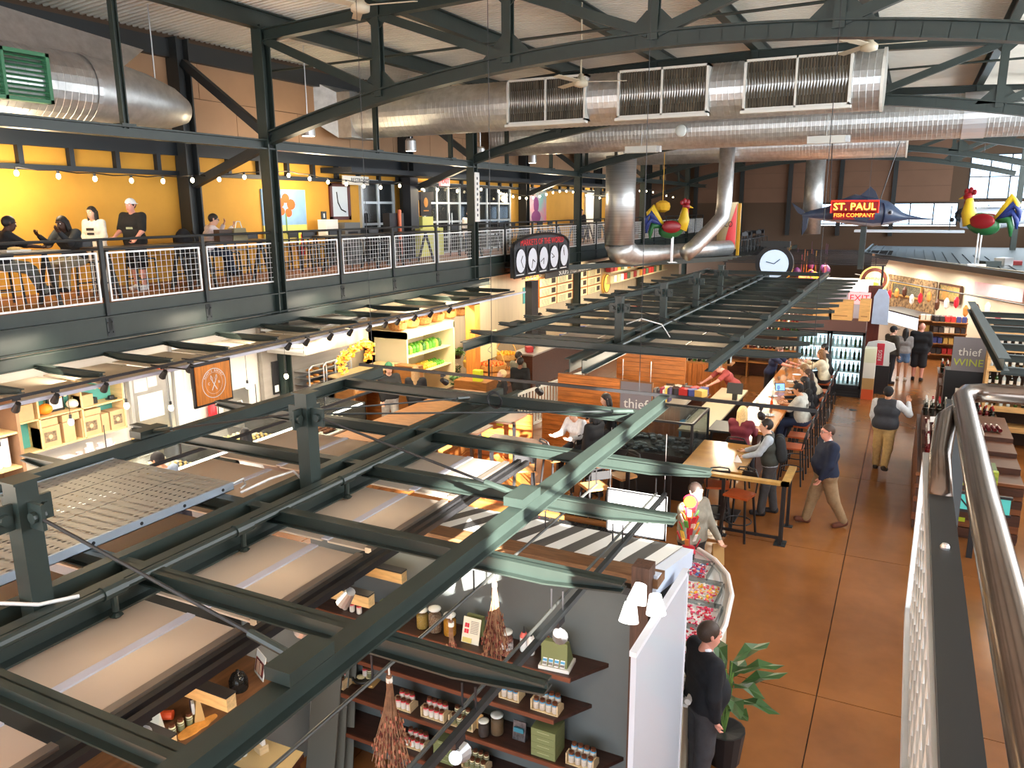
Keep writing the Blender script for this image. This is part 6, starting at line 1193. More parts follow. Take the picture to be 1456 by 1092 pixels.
PM = [MB().sph((0, 0, 0.025), (0.04, 0.025, 0.028), 8, 5).mesh('pastry', PAST[0], True), MB().sph((0, 0, 0.03), (0.05, 0.03, 0.035), 8, 5).mesh('loaf', PAST[1], True), MB().sph((0, 0, 0.025), 0.034, 8, 5).mesh('bun', PAST[2], True), MB().cyl((0, 0, 0), (0, 0, 0.05), 0.034, 10).mesh('cake', PAST[3]), MB().b(-0.035, 0.035, -0.03, 0.03, 0, 0.045).mesh('cake', PAST[4]), MB().lathe([(0.028, 0), (0.036, 0.022), (0.03, 0.026), (0, 0.03)], 10).mesh('tart', PAST[5])]
case('glass pastry case closest to the walkway plank', -12.0, -10.2, 5.6, 7.5, 1.3, 4, 4, 0); case('glass pastry case in the middle of the bakery front', -12.0, -10.2, 7.55, 9.5, 1.3, 4, 4, 1); case('glass pastry case near the second canopy post', -12.0, -10.2, 9.55, 11.5, 1.3, 4, 4, 2); case('glass pastry case at the far bakery end', -12.0, -10.2, 11.55, 13.2, 1.3, 4, 4, 3)
for i in range(4): lamp('case_glow', 'AREA', (-11.0, 6.5+i*2, 2.6), 60, (1, 0.9, 0.72), (1.0, 1.6), (-10.7, 6.5+i*2, 0))
for i in range(3): lamp('stall_glow', 'AREA', (-11.2, 7.5+i*3.4, 2.72), 40, (1, 0.86, 0.66), (0.8, 2.4), (-12.2, 7.5+i*3.4, 1.2))
# back counter with cake boxes and paper goods
bk = T('back_counter', 'white counter along the bakery wall', 'counter', (XK+0.4, 8, 0)); O('cupboard', MB().b(XK, XK+0.62, 7.0, 9.3, 0, 1.0), WHITE, bk, world=True); O('worktop', MB().b(XK, XK+0.66, 6.9, 9.35, 1.0, 1.04), STEEL, bk, world=True)
CLR = glassy('clear_cup', (0.9, 0.9, 0.95), 0.55)
for i in range(7): O('cup_stack', MB().lathe([(0.045, 0), (0.06, 0.02), (0.052, 0.3+0.05*(i % 3)), (0.06, 0.32+0.05*(i % 3))], 10), mat('frosted_plastic', c8(214, 206, 214), 0.3, var=0.06, vscale=12), loc=(XK+0.35+0.09*(i % 2), 8.05+i*0.10, 1.04), label='tall stack of clear plastic tubs on the bakery counter, %s along' % ORD[i], cat='tubs', group='tub stacks')
for i in range(4): O('tub_pack', MB().b(-0.12, 0.12, -0.11, 0.11, 0, 0.16), mat('lilac_pack', c8(206, 196, 206), 0.4), loc=(XK+0.4, 7.55+(i % 2)*0.24, 1.04+0.162*(i//2)), label='pale wrapped pack stacked on the bakery counter', cat='pack', group='wrapped packs')
t = T('paper_rolls', 'bundle of brown paper bags on the bakery counter', 'bags', (XK+0.35, 9.0, 1.04)); rnd = random.Random(2)
for i in range(6): O('paper_bag', MB().cb((0.05*(i % 2), -0.15+0.06*i, 0.1+0.02*i), (0.2, 0.04, 0.16), 0, M=Matrix.Rotation(0.6+0.1*i, 3, 'X')@Matrix.Rotation(0.3*i, 3, 'Z')), mat('kraft_paper', c8(190, 152, 96), 0.8), t)
for i in range(5): O('cup_stack', MB().lathe([(0.06, 0), (0.07, 0.02), (0.07, 0.46)], 10), mat('frosted_plastic', c8(214, 206, 214), 0.3, var=0.06, vscale=12), loc=(XK+0.4, 6.3+i*0.13, 1.48), label='tall plastic lid stack on the tall brown cabinet, %s along' % ORD[i], cat='tubs', group='lid stacks')
# bun racks
def bun_rack(x, y, label):
    t = T('bun_rack', label, 'rack', (x, y, 0), group='bun racks')
    for sx_ in (-0.25, 0.25):
        for sy in (-0.3, 0.3): O('upright', MB().cyl((sx_, sy, 0.1), (sx_, sy, 1.78), 0.018, 8), CAN, t); O('castor', MB().sph((sx_, sy, 0.05), 0.05, 8, 5), BLACK, t)
    O('top_loop', MB().tube([(0.25, -0.3, 1.78), (0.25, -0.2, 1.84), (0.25, 0.2, 1.84), (0.25, 0.3, 1.78)], 0.018, 6).tube([(-0.25, -0.3, 1.78), (-0.25, -0.2, 1.84), (-0.25, 0.2, 1.84), (-0.25, 0.3, 1.78)], 0.018, 6), CAN, t)
    for q in range(10):
        z = 0.3+q*0.155; tr = O('sheet_pan', MB().b(-0.24, 0.24, -0.29, 0.29, z, z+0.012).b(0.225, 0.24, -0.29, 0.29, z, z+0.03), CAN, t)
        if q > 4: O('bread', MB().sph((0.1, -0.12, z+0.03), (0.1, 0.07, 0.03), 8, 4).sph((0.1, 0.1, z+0.03), (0.1, 0.07, 0.03), 8, 4), PAST[1], tr, kind='stuff')
for x, y, l in ((352, 522, 'under the bakery sign edge'), (378, 517, 'in the middle of three'), (400, 513, 'beside the grey kitchen door')):
    p = pz(x, y, 1.8); bun_rack(XK+0.36, p.y+0.75, 'tall aluminium bun rack with sheet pans %s' % l)
# kitchen hood, grey kitchen wall, garland
t = T('kitchen_hood', 'stainless extraction hood with slatted front above the kitchen', 'hood', (-11.6, 13.4, 2.3)); p0, p1 = px_(435, 504, -11.3), px_(523, 460, -11.3)
O('sheet', MB().b(-11.34, -11.3, p0.y, p1.y, 2.32, 2.86), mat('brushed_hood', c8(214, 206, 184), 0.25, 0.6, var=0.25, vscale=1.6, stretch=(1, 3, 0.4)), t, world=True); O('end_box', MB().b(-12.4, -11.34, p0.y, p0.y+0.05, 2.3, 2.86), STEEL, t, world=True); O('canopy', MB().b(-12.6, -11.34, p0.y, p1.y, 2.84, 2.88), STEEL, t, world=True)
sl_m = MB().bar((-12.55, 0, 0), (-11.36, 0, 0), 0.02, 0.05).mesh('slat', CAN)
for q in range(5): O('slat', sl_m, parent=t, world=True).location = (0, p0.y-0.03, 2.40+q*0.1)
O('wall_kitchen', MB().b(-12.6, -12.5, 12.6, 15.6, 0, 2.84), mat('grey_kitchen_panel', c8(150, 142, 134), 0.5, var=0.08, vscale=1.5, stretch=(1, 0.3, 6)), label='grey panelled kitchen wall below the extraction hood', cat='wall', kind='structure')
t = T('knife_block', 'black menu panel strip on the grey kitchen wall', 'panel', (-12.48, 12.95, 1.3)); O('panel', MB().b(0, 0.02, -0.1, 0.1, 0, 0.75), BLACK, t); O('label', MB().b(0.02, 0.024, -0.06, 0.06, 0.05, 0.2), PAPER, t)
p = pz(440, 530, 1.15); t = T('prep_table', 'butcher block prep table on black legs', 'table', (p.x, p.y, 0)); O('block_top', MB().b(-0.35, 0.35, -0.55, 0.55, 1.08, 1.15), LWD, t)
for x in (-0.3, 0.3):
    for y in (-0.5, 0.5): O('leg', MB().b(x-0.02, x+0.02, y-0.02, y+0.02, 0, 1.08), BLACK, t)
ga = T('autumn_garland', 'orange and yellow leaf garland arched above the kitchen', 'garland', px_(495, 530, -11.0)); m = MB(); rnd = random.Random(21); path = [px_(x, y, -11.0) for x, y in ((488, 528), (484, 514), (492, 504), (505, 496), (515, 489), (525, 489), (527, 502), (523, 506))]
for i in range(len(path)-1):
    for q in range(45):
        c = path[i].lerp(path[i+1], rnd.random())+Vector((rnd.gauss(0, 0.05), rnd.gauss(0, 0.05), rnd.gauss(0, 0.05))); m.cb(c, (0.07, 0.05, 0.01), rnd.choice([0, 0, 1, 2]), M=Matrix.Rotation(rnd.uniform(0, 6), 3, 'Z')@Matrix.Rotation(rnd.uniform(0, 6), 3, 'X'))
O('leaves', m, [mat('leaf_gold', c8(246, 182, 40), 0.6), mat('leaf_orange', c8(226, 120, 30), 0.6), mat('leaf_yellow', c8(250, 214, 90), 0.6)], ga, world=True, kind='stuff'); O('vine', MB().tube(path, 0.015, 5), WOODD, ga, world=True)
# ================================================================ greengrocer
for i, (x, y) in enumerate(((565, 458), (583, 453), (601, 448), (619, 443), (637, 437), (652, 433), (575, 447), (610, 436))):
    p = px_(x, y, -11.5); m = MB().lathe([(0.17, 0), (0.23, 0.05), (0.26, 0.2), (0.24, 0.21), (0.2, 0.06), (0, 0.03)], 16); t = T('wicker_basket', 'round wicker basket on top of the greens cooler, %s along' % ORD[i], 'basket', (p.x, p.y, 2.34 if i < 6 else 2.36), group='wicker baskets on the cooler')
    if i >= 6: t.rotation_euler = (0, -1.0, 0)
    O('basket', m, mat('wicker', c8(176, 122, 62), 0.8, var=0.3, vscale=30, bump=0.6, bscale=60), t); O('handle', MB().tube([(0.25*math.cos(a), 0, 0.2+0.22*math.sin(a)) for a in [math.pi*q/8 for q in range(9)]], 0.014, 5), mat('wicker', c8(176, 122, 62), 0.8), t)
gc = T('greens_cooler', 'open cream cooler of greens and peppers', 'cooler', (-12.0, 17.9, 0)); CRM = mat('cream_metal', c8(232, 218, 176), 0.45)
y0, y1 = px_(568, 470, -11.4).y, px_(637, 450, -11.4).y
O('body', MB().b(-12.5, -12.2, y0, y1, 0, 2.3).b(-12.5, -11.2, y0, y0+0.06, 0, 2.3).b(-12.5, -11.2, y1-0.06, y1, 0, 2.3), CRM, gc, world=True); O('header', MB().b(-12.5, -11.2, y0, y1, 2.12, 2.32), CRM, gc, world=True)
GRN = [mat('veg_%d' % i, c8(*c), 0.6) for i, c in enumerate(((90, 170, 50), (150, 200, 70), (220, 60, 40), (244, 170, 40), (60, 110, 50), (244, 220, 80), (240, 120, 50)))]
for k_, z in enumerate((1.62, 1.12)):
    O('shelf_board', MB().b(-12.2, -11.3, y0+0.06, y1-0.06, z-0.03, z), CRM, gc, world=True)
rnd = random.Random(4)
for i in range(26):
    f_ = i/26; o = O('lettuce', MB().sph((0, 0, 0.09), (0.11, 0.08, 0.14), 7, 5), GRN[(0, 1, 1, 0, 4)[i % 5]], loc=(-11.55-0.22*(i % 2), y0+0.15+(y1-y0-0.3)*f_, 1.62), label='leafy green head on the upper cooler shelf, %s pair, %s' % (ORD[i//2], ('front', 'back')[i % 2]), cat='lettuce', group='greens on the upper cooler shelf')
pepm = [MB().sph((0, 0, 0.05), (0.055, 0.055, 0.055), 8, 5).mesh('pepper', GRN[k_], True) for k_ in (2, 6, 3, 5, 0)]
for i in range(60):
    f_ = (i//3)/20; O('pepper', pepm[(0, 1, 2, 3, 4)[min(4, int(f_*5))]], loc=(-11.45-0.13*(i % 3), y0+0.15+(y1-y0-0.3)*f_+rnd.uniform(-0.02, 0.02), 1.12+0.02*(i % 3)), label='%s pepper on the lower cooler shelf' % ('red', 'orange', 'golden', 'yellow', 'green')[min(4, int(f_*5))], cat='pepper', group='%s peppers in the cooler' % ('red', 'orange', 'golden', 'yellow', 'green')[min(4, int(f_*5))])
for i in range(2): lamp('cooler_glow', 'AREA', (-10.9, 16.6+i*1.8, 2.75), 60, (1, 0.86, 0.6), (0.6, 1.4), (-12.0, 16.8+i*1.8, 1.2))
# wooden cabinet in front
p = pz(575, 497, 1.55); cb_ = T('oak_cabinet', 'oak cabinet with open cubbies in the juice stall', 'cabinet', (-11.0, 15.9, 0))
O('carcass', MB().b(-11.9, -11.86, 14.2, 16.0, 0, 1.5).b(-11.9, -11.3, 14.2, 14.25, 0, 1.5).b(-11.9, -11.3, 15.4, 15.45, 0, 1.5).b(-11.9, -11.3, 15.95, 16.0, 0, 1.5), WOODM, cb_, world=True); O('cabinet_top', MB().b(-11.95, -11.25, 14.1, 16.1, 1.5, 1.55), LWD, cb_, world=True); O('shelf_board', MB().b(-11.86, -11.3, 14.25, 15.95, 1.1, 1.13), WOODM, cb_, world=True); O('end_panel', MB().b(-11.3, -10.6, 15.8, 16.1, 0, 1.55), WOODM, cb_, world=True)
for i in range(5): O('carton', MB().b(-0.12, 0.12, -0.13, 0.13, 0, 0.24), KRB, loc=(-11.55, 14.45+i*0.32, 1.13), label='brown carton in the oak cabinet, %s along' % ORD[i], cat='box', group='cartons in the oak cabinet')
O('service_counter', MB().b(-9.6, -8.9, 11.6, 16.0, 0, 1.0).b(-9.7, -8.8, 11.5, 16.1, 1.0, 1.05), [WOODM], label='wooden service counter of the juice stall', cat='counter')
lamp('juice_glow', 'AREA', (-10.3, 14.6, 2.8), 60, (1, 0.85, 0.6), (1.2, 2.5), (-10.3, 14.6, 0))
O('timber_post', MB().b(-10.9, -10.6, 18.75, 19.05, 0, 2.75), mat('orange_timber', c8(206, 132, 58), 0.5, var=0.2, vscale=3, stretch=(6, 6, 1)), label='orange timber post beside the greens cooler', cat='post')
p = px_(685, 452, -10.2); t = T('sketch_board', 'pale yellow hand-drawn board standing past the orange post', 'sign', (-10.0, p.y, 1.35)); O('board', MB().b(-0.01, 0.01, -0.45, 0.45, 0, 0.75), mat('pale_yellow_board', c8(240, 230, 170), 0.6), t); O('drawing', MB().tube([(0.012, 0.1*math.cos(a*2)+0.02*a, 0.15+0.07*a) for a in [q*0.5 for q in range(12)]], 0.008, 4), mat('grey_print', c8(140, 136, 128), 0.7), t); O('post', MB().cyl((0, 0, -1.35), (0, 0, 0), 0.03, 6), BLACK, t)
# flower and fruit island
isl = T('produce_island', 'dark tiered produce stand with baskets and flowers', 'stand', (-10.3, 18.9, 0)); O('base', MB().b(-11.0, -9.6, 17.6, 20.2, 0, 0.55), WOODD, isl, world=True); O('tier', MB().b(-10.8, -9.8, 17.9, 20.0, 0.55, 0.8), WOODM, isl, world=True)
def basket_of(px, py, z, r_, fruit, n, label, handle=True, col=None):
    p = pz(px, py, z); t = T('fruit_basket', label, 'basket', (p.x, p.y, z), group='baskets on the produce stand'); O('basket', MB().lathe([(r_*0.75, 0), (r_*0.95, 0.05), (r_*1.05, 0.2), (r_, 0.2), (r_*0.85, 0.08), (0, 0.06)], 16), mat('pale_wicker', c8(206, 156, 84), 0.8, var=0.2, vscale=30), t)
    if handle: O('handle', MB().tube([(r_*math.cos(a), 0, 0.18+r_*1.2*math.sin(a)) for a in [math.pi*q/10 for q in range(11)]], 0.018, 6), mat('pale_wicker', c8(206, 156, 84), 0.8), t)
    rnd = random.Random(int(px)); fm_ = MB().sph((0, 0, 0), 0.045, 8, 5).mesh('fruit', fruit, True)
    for i in range(n):
        a = i*2.4; rr = r_*0.85*math.sqrt((i+0.5)/n); O('fruit', fm_, loc=(p.x+rr*math.cos(a), p.y+rr*math.sin(a), z+0.19+0.07*(1-rr/r_)), label='%s in the basket %s' % (label.split(' ')[1]+' fruit', label.split('basket ')[-1]), cat='fruit', group='fruit of the basket %s' % label.split('basket ')[-1])
basket_of(700, 527, 0.8, 0.4, GRN[6], 34, 'heaped orange basket at the front of the produce stand'); basket_of(720, 512, 0.95, 0.34, GRN[3], 26, 'heaped golden basket at the back of the produce stand'); basket_of(672, 523, 0.8, 0.28, GRN[5], 14, 'shallow yellow basket with tall hoop handle'); basket_of(690, 510, 0.9, 0.3, GRN[2], 18, 'heaped red basket behind the hoop handle')
def plant(label, loc, r_, n, leaf, flower=None, seed=1, h=0.3, pot=True):
    rnd = random.Random(seed); t = T('potted_plant', label, 'plant', loc)
    m = MB(); f_ = MB()
    for i in range(n):
        a = rnd.uniform(0, 6.28); rr = r_*math.sqrt(rnd.random()); z = h*rnd.uniform(0.35, 1); c = Vector((rr*math.cos(a), rr*math.sin(a), z)); R = Matrix.Rotation(a, 3, 'Z')@Matrix.Rotation(rnd.uniform(-0.9, 0.5), 3, 'Y'); l = r_*0.55
        m.add([c+R@Vector(q) for q in ((-l/2, 0, 0), (0, -l*0.26, 0.01), (l/2, 0, -0.01), (0, l*0.26, 0.01))], [(0, 1, 2), (0, 2, 3)])
        if flower and rnd.random() < 0.4: f_.sph(c+Vector((0, 0, 0.05)), 0.03, 6, 4)
    O('leaves', m, leaf, t, kind='stuff')
    if flower and f_.v: O('blossoms', f_, flower, t, kind='stuff')
    if pot: O('pot', MB().lathe([(r_*0.35, 0), (r_*0.5, h*0.4), (r_*0.45, h*0.4), (0, h*0.35)], 12), WOODD, t)
    return t
LEAF = mat('leaf_green', c8(64, 104, 52), 0.6, var=0.3, vscale=12); LEAF2 = mat('leaf_pale_green', c8(120, 160, 80), 0.6, var=0.3, vscale=12)
for i, (x, y, z, c, l) in enumerate(((640, 530, 0.6, LEAF, 'broad-leaved plant at the near corner of the produce stand'), (655, 545, 0.6, LEAF, 'dark cabbage-like plant before the paper bags'), (628, 510, 0.9, LEAF2, 'pale leafy bunch by the juice stall'), (650, 505, 1.0, LEAF2, 'green bunch under the lit lamp'))):
    p = pz(x, y, z); plant(l, (p.x, p.y, z-0.1), 0.3, 120, c, mat('white_blossom', c8(232, 214, 180), 0.7) if i in (0, 2) else None, 30+i)
for i, (x, y) in enumerate(((665, 478), (680, 470), (672, 490), (698, 478))):
    p = pz(x, y, 1.1); plant('dried white bouquet behind the produce stand, %s along' % ORD[i], (p.x, p.y, 0.9), 0.26, 70, mat('dried_leaf', c8(90, 80, 60), 0.8), mat('white_blossom', c8(232, 214, 180), 0.7), 50+i)
t = T('tote_stack', 'lime green paper bags stacked at the produce stand', 'bags', pz(680, 562, 0.4)); O('bag', MB().b(-0.12, 0.12, -0.08, 0.08, 0, 0.36), mat('lime_bag', c8(206, 220, 50), 0.6), t); O('bag', MB().b(-0.12, 0.12, -0.08, 0.08, 0.37, 0.7), mat('lime_bag', c8(206, 220, 50), 0.6), t)
rk = T('jar_rack', 'black wire rack of canned preserves under the fruit baskets', 'rack', pz(715, 562, 0.0)); rk.location.z = 0
for z in (0.1, 0.4, 0.7): O('shelf_wire', MB().b(-0.5, 0.5, -0.2, 0.2, z, z+0.02), BLACK, rk)
for q in range(2):
    for i in range(7): O('preserve_jar', MB().lathe([(0.05, 0), (0.052, 0.12), (0.04, 0.14), (0.045, 0.17)], 10), (WOODD, PAST[1])[q], rk).location = (-0.42+i*0.14, -0.05, 0.42+0.3*q)
lamp('island_glow', 'AREA', (-9.9, 18.6, 2.75), 60, (1, 0.84, 0.58), (1.4, 2.0), (-9.9, 18.6, 0))
# ================================================================ pizza and deli counters farther along
t = T('menu_wall', 'lit cream menu board wall of the pizza counter', 'menu board', (XK, 30, 1.7))
r0, r1 = px_(768, 425, XK+0.1), px_(882, 425, XK+0.1)
rows = [(2.62, 3.0), (2.2, 2.58), (1.78, 2.16)]; ya, yb = px_(768, 410, XK+0.1).y, px_(855, 410, XK+0.1).y
MENU = mat('lit_menu_panel', c8(236, 214, 160), 0.6, emit=0.25, var=0.08, vscale=3)
for r_, (za, zb) in enumerate(((2.1, 2.42), (1.72, 2.04), (1.34, 1.66))):
    for c in range(4):
        A = ya+(yb-ya)*c/4; B = ya+(yb-ya)*(c+1)/4-0.08; pn = O('panel', MB().b(XK+0.05, XK+0.09, A, B, za+0.3, zb+0.3), MENU, t, world=True); m = MB()
        for q in range(4): m.b(XK+0.09, XK+0.094, A+0.15, A+(B-A)*0.55, za+0.34+q*0.06, za+0.355+q*0.06)
        m.b(XK+0.09, XK+0.094, B-0.5, B-0.12, za+0.36, zb+0.24); O('print', m, mat('menu_print', c8(60, 48, 40), 0.7), pn, kind='stuff'); O('frame', MB().b(XK+0.05, XK+0.1, A-0.06, A-0.02, za+0.28, zb+0.32).b(XK+0.05, XK+0.1, A, B, zb+0.3, zb+0.34), mat('orange_frame', c8(196, 116, 50), 0.5), pn)
p = px_(757, 394, XK+0.6); t2 = T('pizza_sign', 'glowing orange PIZZA neon sign', 'sign', p); text('PIZZA', 0.42, mat('neon_orange', c8(255, 120, 40), emit=5.0), t2, facing(Vector((0, 0, 0)), (1, 0, 0))); O('rail', MB().b(-0.04, -0.02, -0.8, 0.8, -0.02, 0.02), BLACK, t2)
y2 = px_(862, 403, XK+0.12).y; t2 = T('round_sign', 'round yellow lit sign beside the menu boards', 'sign', (XK+0.1, y2, px_(862, 403, XK+0.12).z)); O('disc', MB().cyl((0, 0, 0), (0.06, 0, 0), 0.42, 20), mat('yellow_lit_disc', c8(250, 206, 90), emit=0.8), t2); O('rim', MB().tube([(0.05, 0.42*math.cos(q), 0.42*math.sin(q)) for q in [2*math.pi*i/20 for i in range(21)]], 0.03, 5), WOODM, t2)
t2 = T('header_sign', 'dark counter header with white and red lettering', 'sign', (XK+0.3, (ya+yb)/2, 2.86)); O('band', MB().b(0, 0.04, -(yb-ya)/2, (yb-ya)/2, -0.14, 0.16), BLACK, t2); text('SOUPS  Fresh Sandwiches  Deli', 0.3, PAPER, t2, facing(Vector((0.045, 0, 0.0)), (1, 0, 0)), sx=1.1)
O('deli_wall_shelf', MB().b(XK+0.05, XK+0.4, 34.5, 44, 1.9, 1.95).b(XK+0.05, XK+0.4, 34.5, 44, 2.4, 2.45), CRM, label='long cream wall shelf of the far deli', cat='shelf')
rnd = random.Random(31); bxm = [MB().b(-0.12, 0.12, -0.2, 0.2, 0, 0.3).mesh('carton', mat('carton_%d' % i, c8(*c), 0.6)) for i, c in enumerate(((226, 206, 160), (196, 60, 60), (60, 50, 44), (240, 236, 226), (230, 160, 60), (90, 110, 80)))]
for i in range(36): O('carton', bxm[rnd.randrange(6)], loc=(XK+0.22, 34.8+(i % 18)*0.5, (1.95, 2.45)[i//18]), label='small grocery carton on the %s far deli shelf, %s along' % (('lower', 'upper')[i//18], ORD[i % 18]), cat='carton', group='cartons on the far deli shelf')
mx = T('counter_mixer', 'grey dough mixer on the pizza counter', 'mixer', pz(752, 448, 1.1)); mx.location.z = 1.05; O('head', MB().sph((0, 0, 0.75), (0.25, 0.4, 0.2), 12, 7), GALV, mx, smooth=True); O('column', MB().b(-0.15, 0.15, 0.15, 0.4, 0, 0.7), GALV, mx); O('bowl', MB().lathe([(0.15, 0.1), (0.25, 0.4)], 12, (0, -0.15, 0)), CAN, mx)
for i, (X0, Y0, X1, Y1_, l) in enumerate(((-10.6, 21.0, -9.9, 30.0, 'long dark pizza counter past the produce stand'), (-10.6, 31.0, -9.9, 43.0, 'far deli counter under the menu boards'))):
    t = T('service_counter', l, 'counter', ((X0+X1)/2, (Y0+Y1_)/2, 0)); O('base', MB().b(X0, X1, Y0, Y1_, 0, 1.0), WOODD, t, world=True); O('worktop', MB().b(X0-0.05, X1+0.05, Y0-0.05, Y1_+0.05, 1.0, 1.05), STEEL, t, world=True)
gdm = [MB().b(-0.1, 0.1, -0.12, 0.12, 0, 0.16).mesh('packet', mat('goods_%d' % i, c8(*c), 0.5)) for i, c in enumerate(((236, 226, 206), (50, 44, 46), (190, 50, 50), (60, 70, 130), (210, 170, 90), (70, 60, 56)))]
for i in range(40): O('packet', gdm[rnd.randrange(6)], loc=(-10.25+rnd.uniform(-0.25, 0.25), 21.4+i*0.52, 1.05), rz=rnd.uniform(0, 3), label='small goods packet on the pizza and deli counters', cat='packet', group='packets on the far counters')
for i in range(5): lamp('counter_glow', 'AREA', (-11.0, 22.5+i*4.5, 2.8), 95, (1, 0.84, 0.6), (1.2, 3.0), (-11.6, 22.5+i*4.5, 0))
O('black_totem', MB().b(-11.3, -11.05, 23.4, 23.9, 0, 3.0), BLACK, label='narrow black lettered totem by the pizza wall', cat='sign')
O('teal_notice', MB().b(XK, XK+0.02, 26.0, 26.6, 1.9, 2.5), mat('teal_card', c8(70, 150, 150), 0.6), label='teal notice on the beige pizza wall', cat='notice')
# ================================================================ wine bar in the middle
BARW = mat('bar_top_oak', c8(176, 108, 46), 0.25, var=0.22, vscale=2.5, stretch=(6, 1, 6)); SLW = mat('cedar_slat', c8(178, 106, 46), 0.5, var=0.28, vscale=2.5, stretch=(1, 6, 6)); VPW = mat('cedar_board', c8(170, 98, 42), 0.5, var=0.25, vscale=2.5, stretch=(6, 6, 1))
ba = T('bar_counter', 'long oak bar counter facing the aisle with seated guests', 'counter', (-2.45, 20, 0)); O('bar_top', MB().b(-2.85, -2.08, 15.25, 23.5, 1.02, 1.08), BARW, ba, world=True); O('front_panel', MB().b(-2.45, -2.35, 15.35, 23.4, 0, 1.02), WOODD, ba, world=True); O('foot_rail', MB().cyl((-2.2, 15.4, 0.2), (-2.2, 23.4, 0.2), 0.025, 8), CAN, ba, world=True); O('under_shelf', MB().b(-2.9, -2.45, 15.4, 23.4, 0.55, 0.6), STEEL, ba, world=True)
t = T('work_counter', 'pale low work counter behind the oak bar', 'counter', (-3.6, 17.5, 0)); O('worktop', MB().b(-3.95, -3.3, 15.4, 19.6, 0.86, 0.9), mat('pale_laminate', c8(200, 184, 150), 0.4), t, world=True); O('base', MB().b(-3.9, -3.4, 15.5, 19.5, 0, 0.86), BLACK, t, world=True)
# stools
def make_stool(seatm, name='bar_stool'):
    t = T(name, 'x', 'stool'); O('seat', MB().slab([(-0.2, -0.17), (-0.17, -0.2), (0.17, -0.2), (0.2, -0.17), (0.21, 0.19), (-0.21, 0.19)], 0.72, 0.755), seatm, t)
    for x in (-1, 1):
        for y in (-1, 1): O('leg', MB().bar((x*0.22, y*0.22, 0), (x*0.16, y*0.16, 0.72), 0.03, 0.03), BLACK, t)
    O('foot_ring', MB().tube([(0.21*math.cos(a), 0.21*math.sin(a), 0.28) for a in [2*math.pi*q/16 for q in range(17)]], 0.012, 6), BLACK, t)
    O('backrest', MB().tube([(-0.19, -0.19, 0.75), (-0.2, -0.23, 1.0), (-0.14, -0.26, 1.12), (0, -0.27, 1.14), (0.14, -0.26, 1.12), (0.2, -0.23, 1.0), (0.19, -0.19, 0.75)], 0.014, 6).b(-0.18, 0.18, -0.265, -0.25, 0.94, 1.08), BLACK, t); return t
ORS = mat('red_brown_seat', c8(168, 78, 38), 0.35, var=0.15, vscale=5); TANS = mat('tan_wood_seat', c8(196, 140, 84), 0.4, var=0.12, vscale=5)
st1, st2 = make_stool(ORS), make_stool(TANS); n1 = n2 = 0
def put_stool(kind, x, y, rz, label, z=0):
    global n1, n2
    src = st1 if kind == 1 else st2; first = (n1 if kind == 1 else n2) == 0; o = src if first else copy_tree(src)
    if kind == 1: n1 += 1
    else: n2 += 1
    o.location = (x, y, z); o.rotation_euler.z = rz; o['label'] = label; o['group'] = 'bar stools'
BARY = [15.7, 16.55, 17.4, 18.3, 19.2, 20.1, 21.0, 22.0, 23.0]
for i, y in enumerate(BARY): put_stool(1, -1.72, y, math.pi/2, 'black stool with red-brown seat along the oak bar, %s from the railed corner' % ORD[i])
put_stool(1, -2.6, 14.75, 0.0, 'stool under the blonde woman at the bar end'); put_stool(2, -5.45, 13.72, 3.0, 'tan stool under the diner in white'); put_stool(2, -5.2, 14.92, 2.2, 'tan stool under the diner in dark top')
for i, (x, y, rz, k, l) in enumerate(((1052, 702, 2.9, 1, 'inside the gold rail corner'), (1020, 688, 0.3, 1, 'under the gold table edge'), (885, 675, 2.6, 2, 'behind the hanging white board'), (790, 650, -0.6, 2, 'in the gap right of the frosted sheets'), (745, 665, 0.5, 2, 'beside the frosted sheet edge'), (845, 690, 0.8, 2, 'left of the hanging white board'), (815, 640, 1.2, 2, 'under the bright cross beam'))):
    p = pz(x, y, 0.75); put_stool(k, p.x, p.y, rz, 'bar stool with %s seat %s' % (('red-brown', 'tan')[k-1], l))
# railed corner table
GOLD = mat('gold_brown_cap', c8(190, 150, 84), 0.35, var=0.15, vscale=6)
t = T('bar_rail', 'black steel bar rail with gold-brown wooden cap at the aisle corner', 'railing', (-2.0, 12.5, 0)); O('cap', MB().b(-3.4, -1.38, 12.42, 12.54, 1.02, 1.07).b(-1.5, -1.38, 12.42, 13.4, 1.02, 1.07), GOLD, t, world=True)
for x, y in ((-1.46, 12.48), (-1.46, 12.62), (-1.46, 13.34), (-2.4, 12.48), (-3.3, 12.48)): O('post', MB().b(x-0.025, x+0.025, y-0.025, y+0.025, 0, 1.02), BLACK, t, world=True); O('base_plate', MB().b(x-0.09, x+0.09, y-0.06, y+0.06, 0, 0.012), DARK, t, world=True)
O('bottom_rail', MB().b(-3.3, -1.46, 12.46, 12.5, 0.1, 0.14), BLACK, t, world=True)
t = T('high_table', 'gold-brown high table inside the bar rail', 'table', (-2.6, 13.4, 0)); O('table_top', MB().b(-3.15, -2.15, 12.65, 14.3, 1.02, 1.07), mat('glossy_gold_table', c8(160, 116, 60), 0.18, var=0.15, vscale=4), t, world=True); O('pedestal', MB().cyl((-2.6, 13.4, 0), (-2.6, 13.4, 1.02), 0.05, 10), BLACK, t, world=True); O('foot_plate', MB().b(-2.9, -2.3, 13.1, 13.7, 0, 0.02), BLACK, t, world=True)
